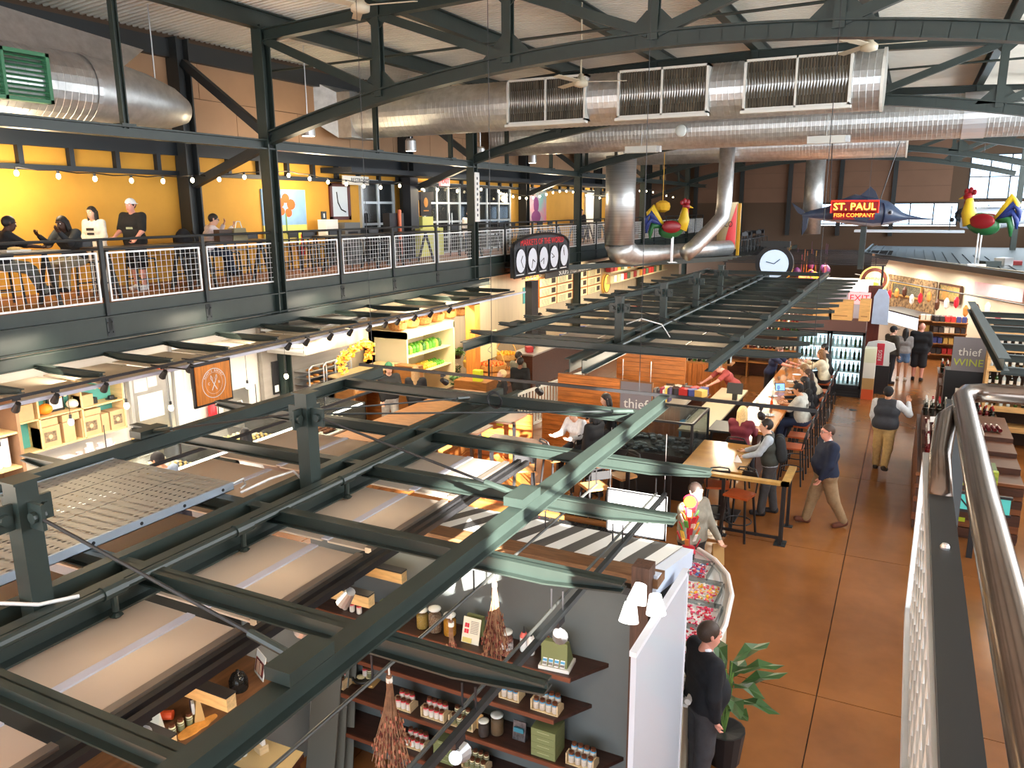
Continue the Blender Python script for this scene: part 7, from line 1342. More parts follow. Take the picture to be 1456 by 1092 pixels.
p = pz(1043, 657, 1.07); O('napkin', MB().add([(0, 0, 0), (0.14, 0.02, 0), (0.1, 0.14, 0), (-0.02, 0.1, 0), (0.05, 0.07, 0.12)], [(0, 1, 4), (1, 2, 4), (2, 3, 4), (3, 0, 4), (3, 2, 1, 0)]), PAPER, loc=(p.x, p.y, 1.07), label='folded white napkin on the gold-brown high table', cat='napkin')
for i, (x, y, w, d, l) in enumerate(((700, 590, 1.3, 0.8, 'behind the end beam gap'), (728, 628, 1.1, 0.7, 'by the tan stools'), (865, 655, 0.9, 0.7, 'next to the dark glass case'), (650, 605, 1.3, 0.7, 'near the lime sticker wall'))):
    p = pz(x, y, 1.05); t = T('high_table', 'dark high table %s' % l, 'table', (p.x, p.y, 0)); O('table_top', MB().b(-w/2, w/2, -d/2, d/2, 1.01, 1.05), mat('dark_table', c8(70, 50, 40), 0.3, var=0.2, vscale=4), t)
    for sx_ in (-1, 1): O('leg', MB().b(sx_*w*0.4-0.03, sx_*w*0.4+0.03, -0.03, 0.03, 0, 1.01), BLACK, t)
# dark glass case with oysters
t = T('glass_case', 'dark glass seafood case with black frame in front of the bar', 'display case', (-4.0, 14.3, 0)); x0, x1, y0, y1 = -4.75, -3.25, 13.7, 15.0
O('base', MB().b(x0, x1, y0, y1, 0, 0.85), BLACK, t, world=True); O('frame', MB().bar((x0, y0, 0.85), (x0, y0, 1.5), 0.04, 0.04).bar((x1, y0, 0.85), (x1, y0, 1.5), 0.04, 0.04).bar((x0, y1, 0.85), (x0, y1, 1.5), 0.04, 0.04).bar((x1, y1, 0.85), (x1, y1, 1.5), 0.04, 0.04).bar((x0, y0, 1.5), (x1, y0, 1.5), 0.04, 0.04).bar((x1, y0, 1.5), (x1, y1, 1.5), 0.04, 0.04).bar((x0, y1, 1.5), (x1, y1, 1.5), 0.04, 0.04), BLACK, t, world=True)
for q in ((x0, x1, y0, y0+0.006, 0.85, 1.5), (x1-0.006, x1, y0, y1, 0.85, 1.5), (x0, x1, y0, y1, 1.494, 1.5)): O('glass_pane', MB().b(*q), glassy('smoky_case_glass', (0.6, 0.66, 0.68), 0.7), t, world=True)
m = MB(); rnd = random.Random(8)
for i in range(80): m.sph((rnd.uniform(x0+0.1, x1-0.1), rnd.uniform(y0+0.1, y1-0.1), 0.88), (0.06, 0.045, 0.025), 6, 4, rnd.randrange(3))
O('shellfish_on_ice', m, [mat('shell_grey', c8(120, 124, 126), 0.5), mat('ice_white', c8(226, 232, 236), 0.3), mat('shell_dark', c8(50, 54, 58), 0.5)], t, world=True, kind='stuff')
# cedar booth walls made of boards
def slat_wall(label, x0, x1, y, z0, z1, h=0.115, th=0.05):
    t = T('slat_wall', label, 'partition', ((x0+x1)/2, y, z0)); z = z0
    while z < z1-0.02: O('slat', MB().b(x0, x1, y, y+th, z+0.004, min(z+h, z1)-0.004), SLW, t, world=True); z += h
    O('backing', MB().b(x0, x1, y+th, y+th+0.03, z0, z1), WOODD, t, world=True); return t
slat_wall('long cedar slat booth wall beside the white balusters', -7.55, -5.75, 17.5, 0, 1.35); slat_wall('taller cedar slat wall behind the hanging wine sign', -6.2, -4.6, 18.4, 0, 1.95); slat_wall('low cedar slat booth front', -7.3, -6.0, 16.0, 0, 1.0); slat_wall('upper cedar slat wall at the back of the bar', -7.4, -4.4, 21.5, 0, 1.6)
def vboards(label, x0, x1, y, z0, z1, n):
    t = T('board_panel', label, 'panel', ((x0+x1)/2, y, z0))
    for i in range(n): O('board', MB().b(x0+(x1-x0)*i/n+0.003, x0+(x1-x0)*(i+1)/n-0.003, y, y+0.04, z0, z1), VPW, t, world=True)
    return t
vboards('upright cedar boards under the row of books', -5.6, -4.3, 16.9, 0, 1.0, 11); vboards('upright cedar boards under the wine glass shelf', -5.3, -4.0, 20.4, 0, 1.3, 10)
t = T('book_shelf', 'grey ledge holding a row of books over cedar boards', 'shelf', (-4.95, 17.15, 0)); O('ledge', MB().b(-5.7, -4.2, 16.8, 17.5, 1.0, 1.05), mat('grey_ledge', c8(150, 140, 124), 0.5), t, world=True); O('body', MB().b(-5.6, -4.3, 16.95, 17.45, 0, 1.0), WOODD, t, world=True)
rnd = random.Random(17); BKC = [mat('book_%d' % i, c8(*c), 0.6) for i, c in enumerate(((40, 36, 44), (150, 40, 60), (226, 220, 206), (230, 196, 90), (70, 60, 90), (110, 104, 100)))]
x = -5.6
for i in range(17):
    w = rnd.uniform(0.035, 0.06); k_ = i % 6; O('book', MB().b(0, w, -0.1, 0.1, 0, rnd.uniform(0.24, 0.32)), BKC[k_], loc=(x, 17.05, 1.05), label='%s spined book in the row on the bar ledge, %s along' % (('black', 'red', 'white', 'yellow', 'purple', 'grey')[k_], ORD[i]), cat='book', group='books on the bar ledge'); x += w+0.012
# hanging wine sign
a, b = pz(883, 543, 2.3), pz(929, 546, 2.3); t = T('wine_sign', 'grey panel sign lettered thief WINE hanging over the booths', 'sign', ((a.x+b.x)/2, a.y, 1.62)); w2 = (b.x-a.x)/2
O('panel', MB().b(-w2, w2, -0.015, 0.015, 0, 0.7), mat('sign_grey', c8(134, 130, 136), 0.5), t); O('edge', MB().b(-w2-0.02, -w2, -0.02, 0.02, -0.01, 0.72).b(w2, w2+0.02, -0.02, 0.02, -0.01, 0.72).b(-w2, w2, -0.02, 0.02, 0.7, 0.72), WOODM, t)
text('thief', 0.25, PAPER, t, facing(Vector((0, -0.018, 0.30)), (0, -1, 0))); text('WINE', 0.19, mat('wine_lime', c8(196, 206, 70), 0.5), t, facing(Vector((0, -0.018, 0.12)), (0, -1, 0)))
for s_ in (-1, 1): O('wire', MB().cyl((s_*w2*0.9, 0, 0.72), (s_*w2*0.9, 0, 1.1), 0.005, 5), CAN, t)
# white balusters
t = T('baluster_rail', 'white picket handrail beside the cedar booth', 'railing', (-7.9, 18, 0)); O('top_rail', MB().bar((-8.1, 16.4, 1.0), (-7.65, 19.5, 1.0), 0.06, 0.06), WFR, t, world=True); O('bottom_rail', MB().bar((-8.1, 16.4, 0.12), (-7.65, 19.5, 0.12), 0.05, 0.05), WFR, t, world=True)
bmh = MB().b(-0.018, 0.018, -0.018, 0.018, 0.12, 1.0).mesh('baluster', WFR)
for i in range(24): O('baluster', bmh, parent=t, world=True).location = (-8.1+0.45*i/23, 16.4+3.1*i/23, 0)
# lime sticker wall
t = slat_wall('cedar planter wall with lime green stickers', -8.3, -6.9, 14.6, 0, 1.05, 0.26); LIME = mat('lime_sticker', c8(186, 206, 40), 0.6)
for dx, dz in ((0.25, 0.3), (0.55, 0.72), (0.95, 0.35), (0.3, 0.55)): O('sticker', MB().b(-8.3+dx, -8.3+dx+0.16, 14.59, 14.6, dz, dz+0.16), LIME, t, world=True)
# bottles behind the bar
BT = MB().lathe([(0.035, 0), (0.037, 0.01), (0.037, 0.19), (0.014, 0.24), (0.014, 0.29), (0, 0.292)], 10, ms=[0, 0, 0, 0, 1, 1])
BTL = MB().lathe([(0.035, 0), (0.037, 0.01), (0.037, 0.06), (0.0375, 0.062), (0.0375, 0.14), (0.037, 0.142), (0.037, 0.19), (0.014, 0.24), (0.015, 0.242), (0.015, 0.30), (0, 0.302)], 10, ms=[0, 0, 0, 0, 2, 0, 0, 0, 1, 1])
GD = mat('dark_bottle_glass', c8(22, 26, 20), 0.12); RD_ = mat('burgundy_bottle', c8(84, 18, 24), 0.15); GRB = mat('green_bottle_glass', c8(52, 84, 40), 0.12); CW = mat('white_foil', c8(226, 222, 214), 0.4); CRD = mat('red_foil', c8(170, 40, 44), 0.4); CLB = mat('clear_bottle', c8(196, 214, 220), 0.15)
BM = [BTL.mesh('bottle', [GD, CW, PAPER]), BTL.mesh('bottle', [RD_, CW, PAPER]), BTL.mesh('bottle', [GRB, CRD, PAPER]), BTL.mesh('bottle', [GD, CRD, mat('cream_card', c8(232, 226, 206), 0.7)]), BTL.mesh('bottle', [CLB, mat('blue_cap', c8(60, 110, 180), 0.4), mat('blue_label_band', c8(70, 150, 196), 0.5)]), BTL.mesh('bottle', [RD_, CW, mat('red_label', c8(214, 40, 62), 0.5)])]
def bottle_mass(par, n, f, kinds, seed=0):
    rnd = random.Random(seed); m = MB(); mm = [GD, RD_, GRB, CLB, CW, PAPER]
    for i in range(n):
        x, y, z = f(i); k_ = rnd.choice(kinds); m.lathe([(0.037, 0), (0.037, 0.06), (0.038, 0.14), (0.037, 0.19), (0.014, 0.24), (0.015, 0.30)], 7, (x, y, z), ms=[k_, 5, k_, k_, 4])
    return O('bottles', m, mm, par, world=True, kind='stuff')
def bottles(n, f, kinds, label, group, sc=1.0, seed=0):
    rnd = random.Random(seed)
    for i in range(n): x, y, z = f(i); O('bottle', BM[kinds[rnd.randrange(len(kinds))]], loc=(x, y, z), label=label+(', %s along' % ORD[i] if n <= 20 else ', %s row, %s along' % (ORD[i//(n//3 if n > 22 else 11)], ORD[i % (n//3 if n > 22 else 11)])), cat='bottle', group=group, scale=(sc, sc, sc) if sc != 1 else None)
O('glass_shelf', MB().b(-5.4, -3.9, 20.45, 20.9, 1.3, 1.34), WOODM, label='cedar ledge of wine bottles behind the bar', cat='shelf'); bottles(22, lambda i: (-5.3+(i % 11)*0.13, 20.55+0.2*(i//11), 1.34), (0, 2, 4), 'wine bottle on the cedar ledge behind the bar', 'bottles on the cedar ledge', seed=1)
wsx = T('wine_wall', 'dark wood wine shelving behind the bartender', 'shelf', (-4.4, 25.6, 0)); O('back', MB().b(-6.2, -2.75, 25.8, 25.85, 0, 2.5), WOODD, wsx, world=True)
for z in (0.5, 0.95, 1.4, 1.85, 2.3): O('shelf_board', MB().b(-6.2, -2.75, 25.45, 25.8, z-0.03, z), WOODM, wsx, world=True)
for x in (-6.2, -5.3, -4.4, -3.5, -2.8): O('upright', MB().b(x, x+0.05, 25.45, 25.8, 0, 2.5), WOODM, wsx, world=True)
for r_, z in enumerate((0.95, 1.4, 1.85)): bottle_mass(wsx, 26, lambda i: (-6.08+i*0.125, 25.6, z), (0, 1, 2, 3), 3+r_)
# bar clutter
rnd = random.Random(23); GLS = glassy('wine_glass', (0.95, 0.97, 0.97), 0.7); GLM = MB().lathe([(0.032, 0), (0.032, 0.004), (0.006, 0.01), (0.005, 0.08), (0.03, 0.12), (0.036, 0.16), (0.028, 0.2)], 10).mesh('wine_glass', GLS, True); PLM = MB().lathe([(0.06, 0), (0.11, 0.015), (0.105, 0.018), (0.05, 0.006), (0, 0.006)], 16).mesh('plate', WHITE, True)
for i in range(16): O('wine_glass', GLM, loc=(-2.45+rnd.uniform(-0.25, 0.2), 15.4+i*0.55, 1.08), label='stemmed glass standing on the oak bar, %s along' % ORD[i], cat='glass', group='glasses on the oak bar')
for i in range(9): O('plate', PLM, loc=(-2.4+rnd.uniform(-0.15, 0.15), 15.7+i*0.9, 1.08), label='white plate on the oak bar, %s along' % ORD[i], cat='plate', group='plates on the oak bar')
p = pz(1109, 552, 1.15); t = T('tablet', 'lit tablet standing on the oak bar', 'tablet', (p.x, p.y, 1.08), rz=0.5); O('case', MB().cb((0, 0, 0.1), (0.24, 0.012, 0.19), M=Matrix.Rotation(-0.35, 3, 'X')), BLACK, t); O('screen', MB().cb((0, -0.008, 0.1), (0.21, 0.004, 0.16), M=Matrix.Rotation(-0.35, 3, 'X')), mat('blue_screen', c8(120, 170, 236), emit=0.9), t)
p = pz(1097, 578, 1.08); O('sauce_bottle', MB().lathe([(0.03, 0), (0.03, 0.12), (0.008, 0.17), (0.006, 0.21)], 10), mat('orange_sauce', c8(236, 92, 30), 0.4), loc=(p.x, p.y, 1.08), label='orange sauce bottle on the oak bar', cat='bottle')
t = T('till', 'black till and card terminal beside the bar', 'till', (-3.4, 18.4, 0.9)); O('screen', MB().cb((0, 0, 0.28), (0.36, 0.03, 0.26), M=Matrix.Rotation(-0.3, 3, 'X')), BLACK, t); O('stand', MB().b(-0.05, 0.05, -0.03, 0.1, 0, 0.2), BLACK, t)
t = T('counter_till_stand', 'dark steel service table at the end of the bar', 'table', (-3.3, 14.6, 0)); 
O('table_top', MB().b(-0.0, 0.55, 0.6, 1.4, 0.98, 1.02), DARK, t); O('leg', MB().b(0.05, 0.1, 0.65, 0.7, 0, 0.98), BLACK, t); O('leg', MB().b(0.45, 0.5, 1.3, 1.35, 0, 0.98), BLACK, t)
for i in range(12): O('bar_item', gdm[i % 6], loc=(-4.9+0.2*(i % 5), 18.0+0.25*(i//5), 1.0), rz=i*0.7, label='small box on the back bar near the books, %s along' % ORD[i], cat='box', group='back bar boxes')
O('back_bar', MB().b(-5.3, -4.0, 17.7, 18.3, 0, 0.98).b(-5.35, -3.95, 17.65, 18.38, 0.98, 1.0), WOODD, label='dark back bar unit beside the books', cat='counter')
t = T('blue_tote', 'blue and white cool bag beside the bar fridge', 'bag', (-4.0, 16.6, 0.0)); O('bag', MB().b(-0.2, 0.2, -0.12, 0.12, 0, 0.75), mat('cyan_bag', c8(60, 150, 200), 0.5, var=0.3, vscale=4), t); O('handle', MB().tube([(-0.1, 0, 0.75), (0, 0, 0.9), (0.1, 0, 0.75)], 0.012, 5), WHITE, t)
for i in range(4): lamp('bar_glow', 'POINT', (-3.5, 14.8+i*3.4, 2.35), 75, (1, 0.86, 0.64), 0.25); lamp('bar_glow', 'POINT', (-5.6, 15.8+i*3.4, 2.35), 60, (1, 0.86, 0.64), 0.25)  # added lamps without fixtures, brightening the canopy sheets from below
lamp('booth_glow', 'AREA', (-6.3, 15.5, 2.72), 40, (1, 0.84, 0.6), (2, 2), (-6.3, 15.5, 0))
for i, (x, y) in enumerate(((597, 0), )): pass
for i, xx in enumerate((-6.6, -4.9, -3.0, -1.6)): track_spot(xx, 10.6, 2.73, None, (xx, 14, 1.0), 'black spotlight on the cross track over the booths, %s along' % ORD[i], 14, 'cross track spotlights', lens=False)
for i, y in enumerate((2.7, 3.9, 5.2)): lamp('sheet_glow', 'POINT', (-3.85, y, 2.45), 9, (1, 0.78, 0.52), 0.12)
# ================================================================ wine display by the aisle, right side
DKP = mat('dark_crate_plank', c8(78, 44, 26), 0.5, var=0.25, vscale=3, stretch=(1, 8, 8)); MDP = mat('mid_crate_plank', c8(128, 74, 38), 0.5, var=0.25, vscale=3, stretch=(1, 8, 8))
wd = T('wine_display', 'stacked plank wine display with lime price stickers at the aisle', 'display', (0.9, 14.5, 0)); x0, x1, y0, y1 = 0.44, 1.95, 14.05, 18.3
for i, (za, zb) in enumerate(((0.06, 0.2), (0.2, 0.33), (0.33, 0.52), (0.52, 0.62), (0.62, 0.76), (0.76, 0.84), (0.84, 0.97), (0.97, 1.03))): O('plank', MB().b(x0-0.02*(i % 2), x1, y0+0.02*(i % 2), y0+0.06, za+0.004, zb-0.004), (MDP, DKP)[(i+1) % 2], wd, world=True); O('side_plank', MB().b(x0, x0+0.04, y0+0.06, y1, za+0.004, zb-0.004), (MDP, DKP)[i % 2], wd, world=True)
O('core', MB().b(x0+0.04, x1, y0+0.06, y1, 0, 1.02), DKP, wd, world=True)
for dx, z in ((0.05, 0.86), (0.06, 0.63), (0.5, 0.62), (0.05, 0.53), (0.05, 0.16), (0.55, 0.92), (0.6, 0.3)): O('price_sticker', MB().b(x0+dx, x0+dx+0.16, y0-0.012, y0-0.004, z, z+0.07), LIME, wd, world=True)
YB = mat('yellow_wine_box', c8(240, 190, 60), 0.5); GT = mat('green_box_top', c8(92, 110, 70), 0.6)
for i in range(3):
    t = T('wine_carton', 'yellow carton with black arched mark on the plank display, %s from the aisle' % ORD[i], 'carton', (0.68+i*0.36, 14.35, 1.03), group='yellow cartons'); O('box', MB().b(-0.17, 0.17, -0.22, 0.22, 0, 0.17), YB, t); O('lid', MB().b(-0.17, 0.17, -0.22, 0.22, 0.17, 0.175), GT, t); O('arched_mark', MB().tube([(-0.09+0.018*q, -0.222, 0.07+0.05*math.sin(math.pi*q/10)) for q in range(11)], 0.012, 5), BLACK, t)
O('display_step', MB().b(0.5, 1.95, 14.65, 15.3, 1.02, 1.12).b(0.5, 1.95, 15.3, 16.0, 1.02, 1.2).b(0.5, 1.95, 16.0, 17.6, 1.02, 1.28), DKP, label='stepped dark riser under the burgundy bottles', cat='riser')
for r_ in range(9): bottles(9, lambda i: (0.58+i*0.105, 14.75+r_*0.145, 1.12 if r_ < 4 else 1.2), (1, 5, 1), 'white capped burgundy bottle on the riser, row %s from the cartons' % ORD[r_], 'burgundy bottle row %d' % (r_+1), seed=50+r_)
for i in range(14): O('lying_bottle', BM[5], loc=(0.6+0.09*i, 16.3, 1.33), label='red label bottle lying flat on the riser, %s along' % ORD[i], cat='bottle', group='flat lying bottles').rotation_euler = (-1.45, 0, 0.15)
O('price_card', MB().b(-0.16, 0.16, -0.005, 0.005, 0, 0.1), PAPER, loc=(0.75, 16.15, 1.42), rz=0.5, label='white price card among the lying bottles', cat='card')
for r_ in range(6): bottles(8, lambda i: (0.56+i*0.115, 17.2+r_*0.16, 1.28 if r_ < 3 else 1.02), (0, 0, 3), 'dark bottle with white label at the display end, row %s' % ORD[r_], 'dark bottle row %d' % (r_+1), 1.1, 70+r_)
for k_, (ya, z) in enumerate(((19.0, 0.8), (22.0, 0.95), (23.6, 0.95))):
    O('bottle_stand', MB().b(1.0, 2.0, ya, ya+0.9, 0, z-0.03).b(0.96, 2.04, ya-0.04, ya+0.94, z-0.03, z), DKP, label='dark crate stand of bottles past the plank display, %s along' % ORD[k_], cat='stand', group='crate stands')
    bottles(24, lambda i: (1.06+(i % 8)*0.12, ya+0.12+(i//8)*0.22, z), (0, 3, 1), 'dark wine bottle on the crate stand, %s stand along' % ORD[k_], 'bottles of crate stand %d' % k_, 1.05, 90+k_)
t = T('ice_sign', 'teal and black NICE lettered sign below the railing', 'sign', (1.25, 13.3, 0.78)); O('panel', MB().b(-0.4, 0.45, -0.02, 0.02, 0, 0.24), mat('teal_panel', c8(90, 206, 200), 0.5, emit=0.2), t); text('NICE', 0.24, BLACK, t, facing(Vector((0.0, -0.024, 0.12)), (0, -1, 0))); O('frame', MB().b(-0.42, 0.47, -0.03, 0.03, -0.04, 0).b(-0.42, 0.47, -0.03, 0.03, 0.24, 0.28), BLACK, t); O('post', MB().b(-0.04, 0.04, -0.03, 0.03, -0.78, 0), BLACK, t)
O('seed_packet', MB().b(-0.15, 0.15, -0.05, 0.05, 0, 0.36), mat('yellow_green_print', c8(206, 200, 60), 0.5, col2=c8(60, 140, 50), vscale=9), loc=(1.35, 13.35, 1.06), label='yellow and green printed packet above the teal sign', cat='packet')
# tall racks under the right canopy
rk2 = T('wine_rack', 'tall pale wood wine rack under the green canopy edge', 'rack', (3.2, 20.0, 0)); O('back', MB().b(1.75, 5.5, 20.5, 20.55, 0, 2.75), mat('dark_back', c8(60, 44, 34), 0.7), rk2, world=True)
for i, z in enumerate((0.5, 0.95, 1.4, 1.85, 2.3, 2.7)): O('shelf_board', MB().b(1.75, 5.5, 20.0, 20.5, z-0.04, z), WOODL, rk2, world=True); O('shelf_lip', MB().b(1.75, 5.5, 19.97, 20.0, z-0.09, z+0.03), WOODL, rk2, world=True)
for x in (1.75, 3.0, 4.25): O('upright', MB().b(x, x+0.06, 20.0, 20.5, 0, 2.75), WOODL, rk2, world=True)
for r_, z in enumerate((0.95, 1.4, 1.85, 2.3)): bottle_mass(rk2, 24, lambda i: (1.85+i*0.14, 20.2, z), (0, 0, 2, 3), 110+r_)
t = T('wine_banner', 'grey banner lettered thief WINE at the tall rack end', 'sign', (1.45, 20.9, 1.55)); O('panel', MB().b(-0.35, 0.35, 0, 0.03, 0, 0.8), mat('sign_grey', c8(134, 130, 136), 0.5), t); text('thief', 0.26, PAPER, t, facing(Vector((0, -0.005, 0.45)), (0, -1, 0))); text('WINE', 0.24, mat('wine_lime', c8(196, 206, 70), 0.5), t, facing(Vector((0, -0.005, 0.2)), (0, -1, 0))); O('stand_box', MB().b(-0.45, 0.55, 0.0, 0.5, -1.55, 0), BLACK, t); O('label', MB().b(-0.2, 0.05, -0.01, 0, -0.55, -0.42), PAPER, t)
for i in range(3): lamp('rack_glow', 'AREA', (3.0, 16+i*2.4, 2.7), 40, (1, 0.86, 0.64), (2, 1.5), (3.0, 16+i*2.4, 0))
# drinks fridges
fr = T('drinks_fridge', 'black two-door drinks fridge with lit shelves and brown header', 'fridge', (-1.9, 24.1, 0)); x0, x1, y0, y1 = -2.72, -0.92, 23.8, 24.5
O('cabinet', MB().b(x0, x1, y0+0.1, y1, 0, 0.3).b(x0, x0+0.06, y0+0.1, y1, 0.3, 1.86).b(x1-0.06, x1, y0+0.1, y1, 0.3, 1.86).b(x0, x1, y1-0.05, y1, 0.3, 1.86).b(x0, x1, y0+0.1, y1, 1.8, 1.9), BLACK, fr, world=True); O('header', MB().b(x0, x1, y0+0.02, y1, 1.9, 2.2), mat('brown_header', c8(92, 58, 50), 0.5), fr, world=True); O('light_back', MB().b(x0+0.06, x1-0.06, y1-0.06, y1-0.05, 0.3, 1.8), mat('fridge_light', (0.75, 0.93, 1.0), emit=1.6), fr, world=True); O('grille', MB().b(x0+0.05, x1-0.05, y0+0.09, y0+0.1, 0.05, 0.08).b(x0+0.05, x1-0.05, y0+0.09, y0+0.1, 0.13, 0.16).b(x0+0.05, x1-0.05, y0+0.09, y0+0.1, 0.21, 0.24), DARK, fr, world=True)
for i, (a, b) in enumerate(((x0, -1.85), (-1.83, x1))):
    d = O('door', MB().b(a, a+0.06, y0, y0+0.06, 0.28, 1.88).b(b-0.06, b, y0, y0+0.06, 0.28, 1.88).b(a, b, y0, y0+0.06, 0.28, 0.36).b(a, b, y0, y0+0.06, 1.8, 1.88), BLACK, fr, world=True); O('door_glass', MB().b(a+0.06, b-0.06, y0+0.02, y0+0.03, 0.36, 1.8), glassy('fridge_glass', (0.95, 1, 1), 0.9), d)
for r_, z in enumerate((0.36, 0.72, 1.08, 1.44)):
    O('wire_shelf', MB().b(x0+0.06, x1-0.06, y0+0.12, y1-0.06, z-0.015, z), WHITE, fr, world=True); bottles(14, lambda i: (x0+0.14+i*0.118, y0+0.25, z), (4, 0, 4, 2), 'chilled bottle in the drinks fridge, %s shelf up' % ORD[r_], 'fridge shelf %d' % r_, 0.95, 130+r_)
CRT = mat('wine_crate_wood', c8(216, 164, 96), 0.6, var=0.12, vscale=4, stretch=(1, 6, 6))
for i, (xa, w, h) in enumerate(((-2.1, 0.5, 0.3), (-1.62, 0.62, 0.55), (-1.0, 0.28, 0.6))):
    t = T('wine_crate', 'wooden wine crate standing on the drinks fridge, %s along' % ORD[i], 'crate', (xa, 24.15, 2.2), group='wine crates on the fridge'); O('box', MB().b(-w/2, w/2, -0.2, 0.2, 0, h), CRT, t); O('branding', MB().b(-w*0.3, w*0.3, -0.204, -0.2, h*0.2, h*0.24), WOODM, t)
for i, (c, h, z) in enumerate((((226, 96, 50), 0.3, 0), ((190, 150, 96), 0.32, 0.3), ((226, 224, 216), 0.45, 0.62), ((214, 216, 190), 0.4, 1.07))): O('carton', MB().b(-0.15, 0.15, -0.2, 0.2, 0, h-0.004), mat('stack_carton_%d' % i, c8(*c), 0.6), loc=(-0.74, 23.95, z), label='%s carton in the stack beside the drinks fridge' % ('orange', 'brown', 'white', 'pale green')[i], cat='carton', group='cartons beside the fridge')
# pillar, exit sign, wooden side
O('brown_pillar', MB().b(-1.15, -0.72, 28.7, 29.1, 0, 2.75), mat('oxblood_board', c8(96, 42, 32), 0.5, var=0.15, vscale=3, stretch=(6, 6, 1)), label='dark red-brown timber pillar behind the drinks fridge', cat='pillar')
p = py_(1222, 424, 27); t = T('exit_sign', 'pink-red lit exit sign near the round yellow sign', 'sign', p); O('housing', MB().b(-0.32, 0.32, -0.04, 0.04, -0.18, 0.18), mat('exit_red_glow', c8(240, 150, 150), emit=1.2), t); text('EXIT', 0.28, mat('exit_red', c8(210, 20, 30), emit=1.5), t, facing(Vector((0, -0.05, 0)), (0, -1, 0)), ext=0.001); O('hanger', MB().cyl((0, 0, 0.18), (0, 0, zroof(p.x)-p.z), 0.006, 5), BLACK, t)
t = T('hanging_shirt', 'pale blue garment hanging beside the pillar', 'shirt', py_(1253, 435, 28.5)); O('cloth', MB().ext((0, -0.05, 0), (0, 0.05, 0), [(-0.25, -0.6), (0.25, -0.62), (0.22, 0.3), (0.1, 0.55), (-0.12, 0.55), (-0.24, 0.3)]), mat('pale_blue_cloth', c8(190, 208, 232), 0.8, var=0.06, vscale=4), t); O('hanger', MB().tube([(-0.15, 0, 0.5), (0, 0, 0.62), (0.15, 0, 0.5)], 0.01, 5), BLACK, t)
p = pz(1246, 560, 0); t = T('shirt_stand', 'black stand with a white and red football shirt', 'display', (p.x, p.y, 0)); O('stand', MB().b(-0.28, 0.28, 0, 0.3, 0, 0.9), BLACK, t); O('shirt', MB().ext((0, -0.04, 0.85), (0, 0.04, 0.85), [(-0.26, 0), (0.26, 0), (0.24, 0.4), (0.4, 0.5), (0.34, 0.66), (0.12, 0.72), (-0.12, 0.72), (-0.34, 0.66), (-0.4, 0.5), (-0.24, 0.4)]), WHITE, t); O('red_stripe', MB().b(-0.1, 0.1, -0.045, 0.045, 0.86, 1.5), SWC[0], t); text('REDS', 0.14, WHITE, t, facing(Vector((0, -0.048, 1.15)), (0, -1, 0)) @ Matrix.Rotation(1.5708, 4, 'Z'), ext=0.001)
# --- diagonal deli facade at the far right
A, B = Vector((-1.6, 40.5, 0)), Vector((4.2, 29.6, 0)); dd = (B-A).normalized(); nn = Vector((dd.y, -dd.x, 0)); nn = nn if nn.y < 0 else -nn; FL = (B-A).length
def on_fac(px, py, off=0.05):
    d = ray(px, py); o = Vector((0, 0, H)); P0 = A+nn*off; k = (P0-o).dot(nn)/d.dot(nn); return o+d*k
fa = T('wall_deli', 'angled cream facade of the far deli stalls', 'wall', A, kind='structure'); Rf = math.atan2(dd.y, dd.x); O('wall_board', MB().cb((A+B)/2+Vector((0, 0, 1.6))-nn*0.06, (FL, 0.1, 3.2), rz=Rf), mat('cream_facade', c8(224, 212, 190), 0.6, var=0.04, vscale=1), fa, world=True)
def fac_sign(name, label, cat, x0, x1, y0, y1, m, frame=None, th=0.06, off=0.05):
    a, b = on_fac(x0, y1, off), on_fac(x1, y1, off); zt = on_fac(x0, y0, off).z; c = (a+b)/2; c.z = (a.z+zt)/2; w = (b-a).length; h = abs(zt-a.z); t = T(name, label, cat, c, Rf); O('panel', MB().b(-w/2, w/2, -th, 0, -h/2, h/2), m, t)
    if frame: O('frame', MB().b(-w/2-0.05, w/2+0.05, -th-0.03, 0, h/2, h/2+0.07).b(-w/2-0.05, w/2+0.05, -th-0.03, 0, -h/2-0.07, -h/2).b(-w/2-0.06, -w/2, -th-0.03, 0, -h/2, h/2).b(w/2, w/2+0.06, -th-0.03, 0, -h/2, h/2), frame, t)
    return t, w, h
t, w, h = fac_sign('food_picture', 'framed food photograph on the cream facade', 'picture', 1337, 1366, 404, 425, mat('food_print', c8(206, 150, 90), 0.5, col2=c8(90, 110, 60), vscale=9), WOODD); O('pizza_print', MB().cyl((-w*0.2, -0.065, -h*0.1), (-w*0.2, -0.07, -h*0.1), h*0.32, 16), PAST[1], t)
t, w, h = fac_sign('chalk_menu', 'lit chalkboard menu in a gold frame', 'menu board', 1271, 1311, 402, 416, mat('chalkboard', c8(52, 50, 44), 0.7, col2=c8(120, 116, 96), vscale=14), GOLD)
fac_sign('dark_bay', 'dark stocked bay behind the chalk menu', 'bay', 1256, 1326, 388, 462, mat('dark_bay_back', c8(70, 52, 40), 0.8, col2=c8(170, 140, 100), vscale=7), None, 0.02, 0.02)
fac_sign('pink_banner', 'pink striped banner at the far right stall', 'banner', 1385, 1456, 400, 418, mat('pink_banner', c8(226, 180, 190), 0.6, var=0.08, vscale=3), None, 0.03, 0.3)
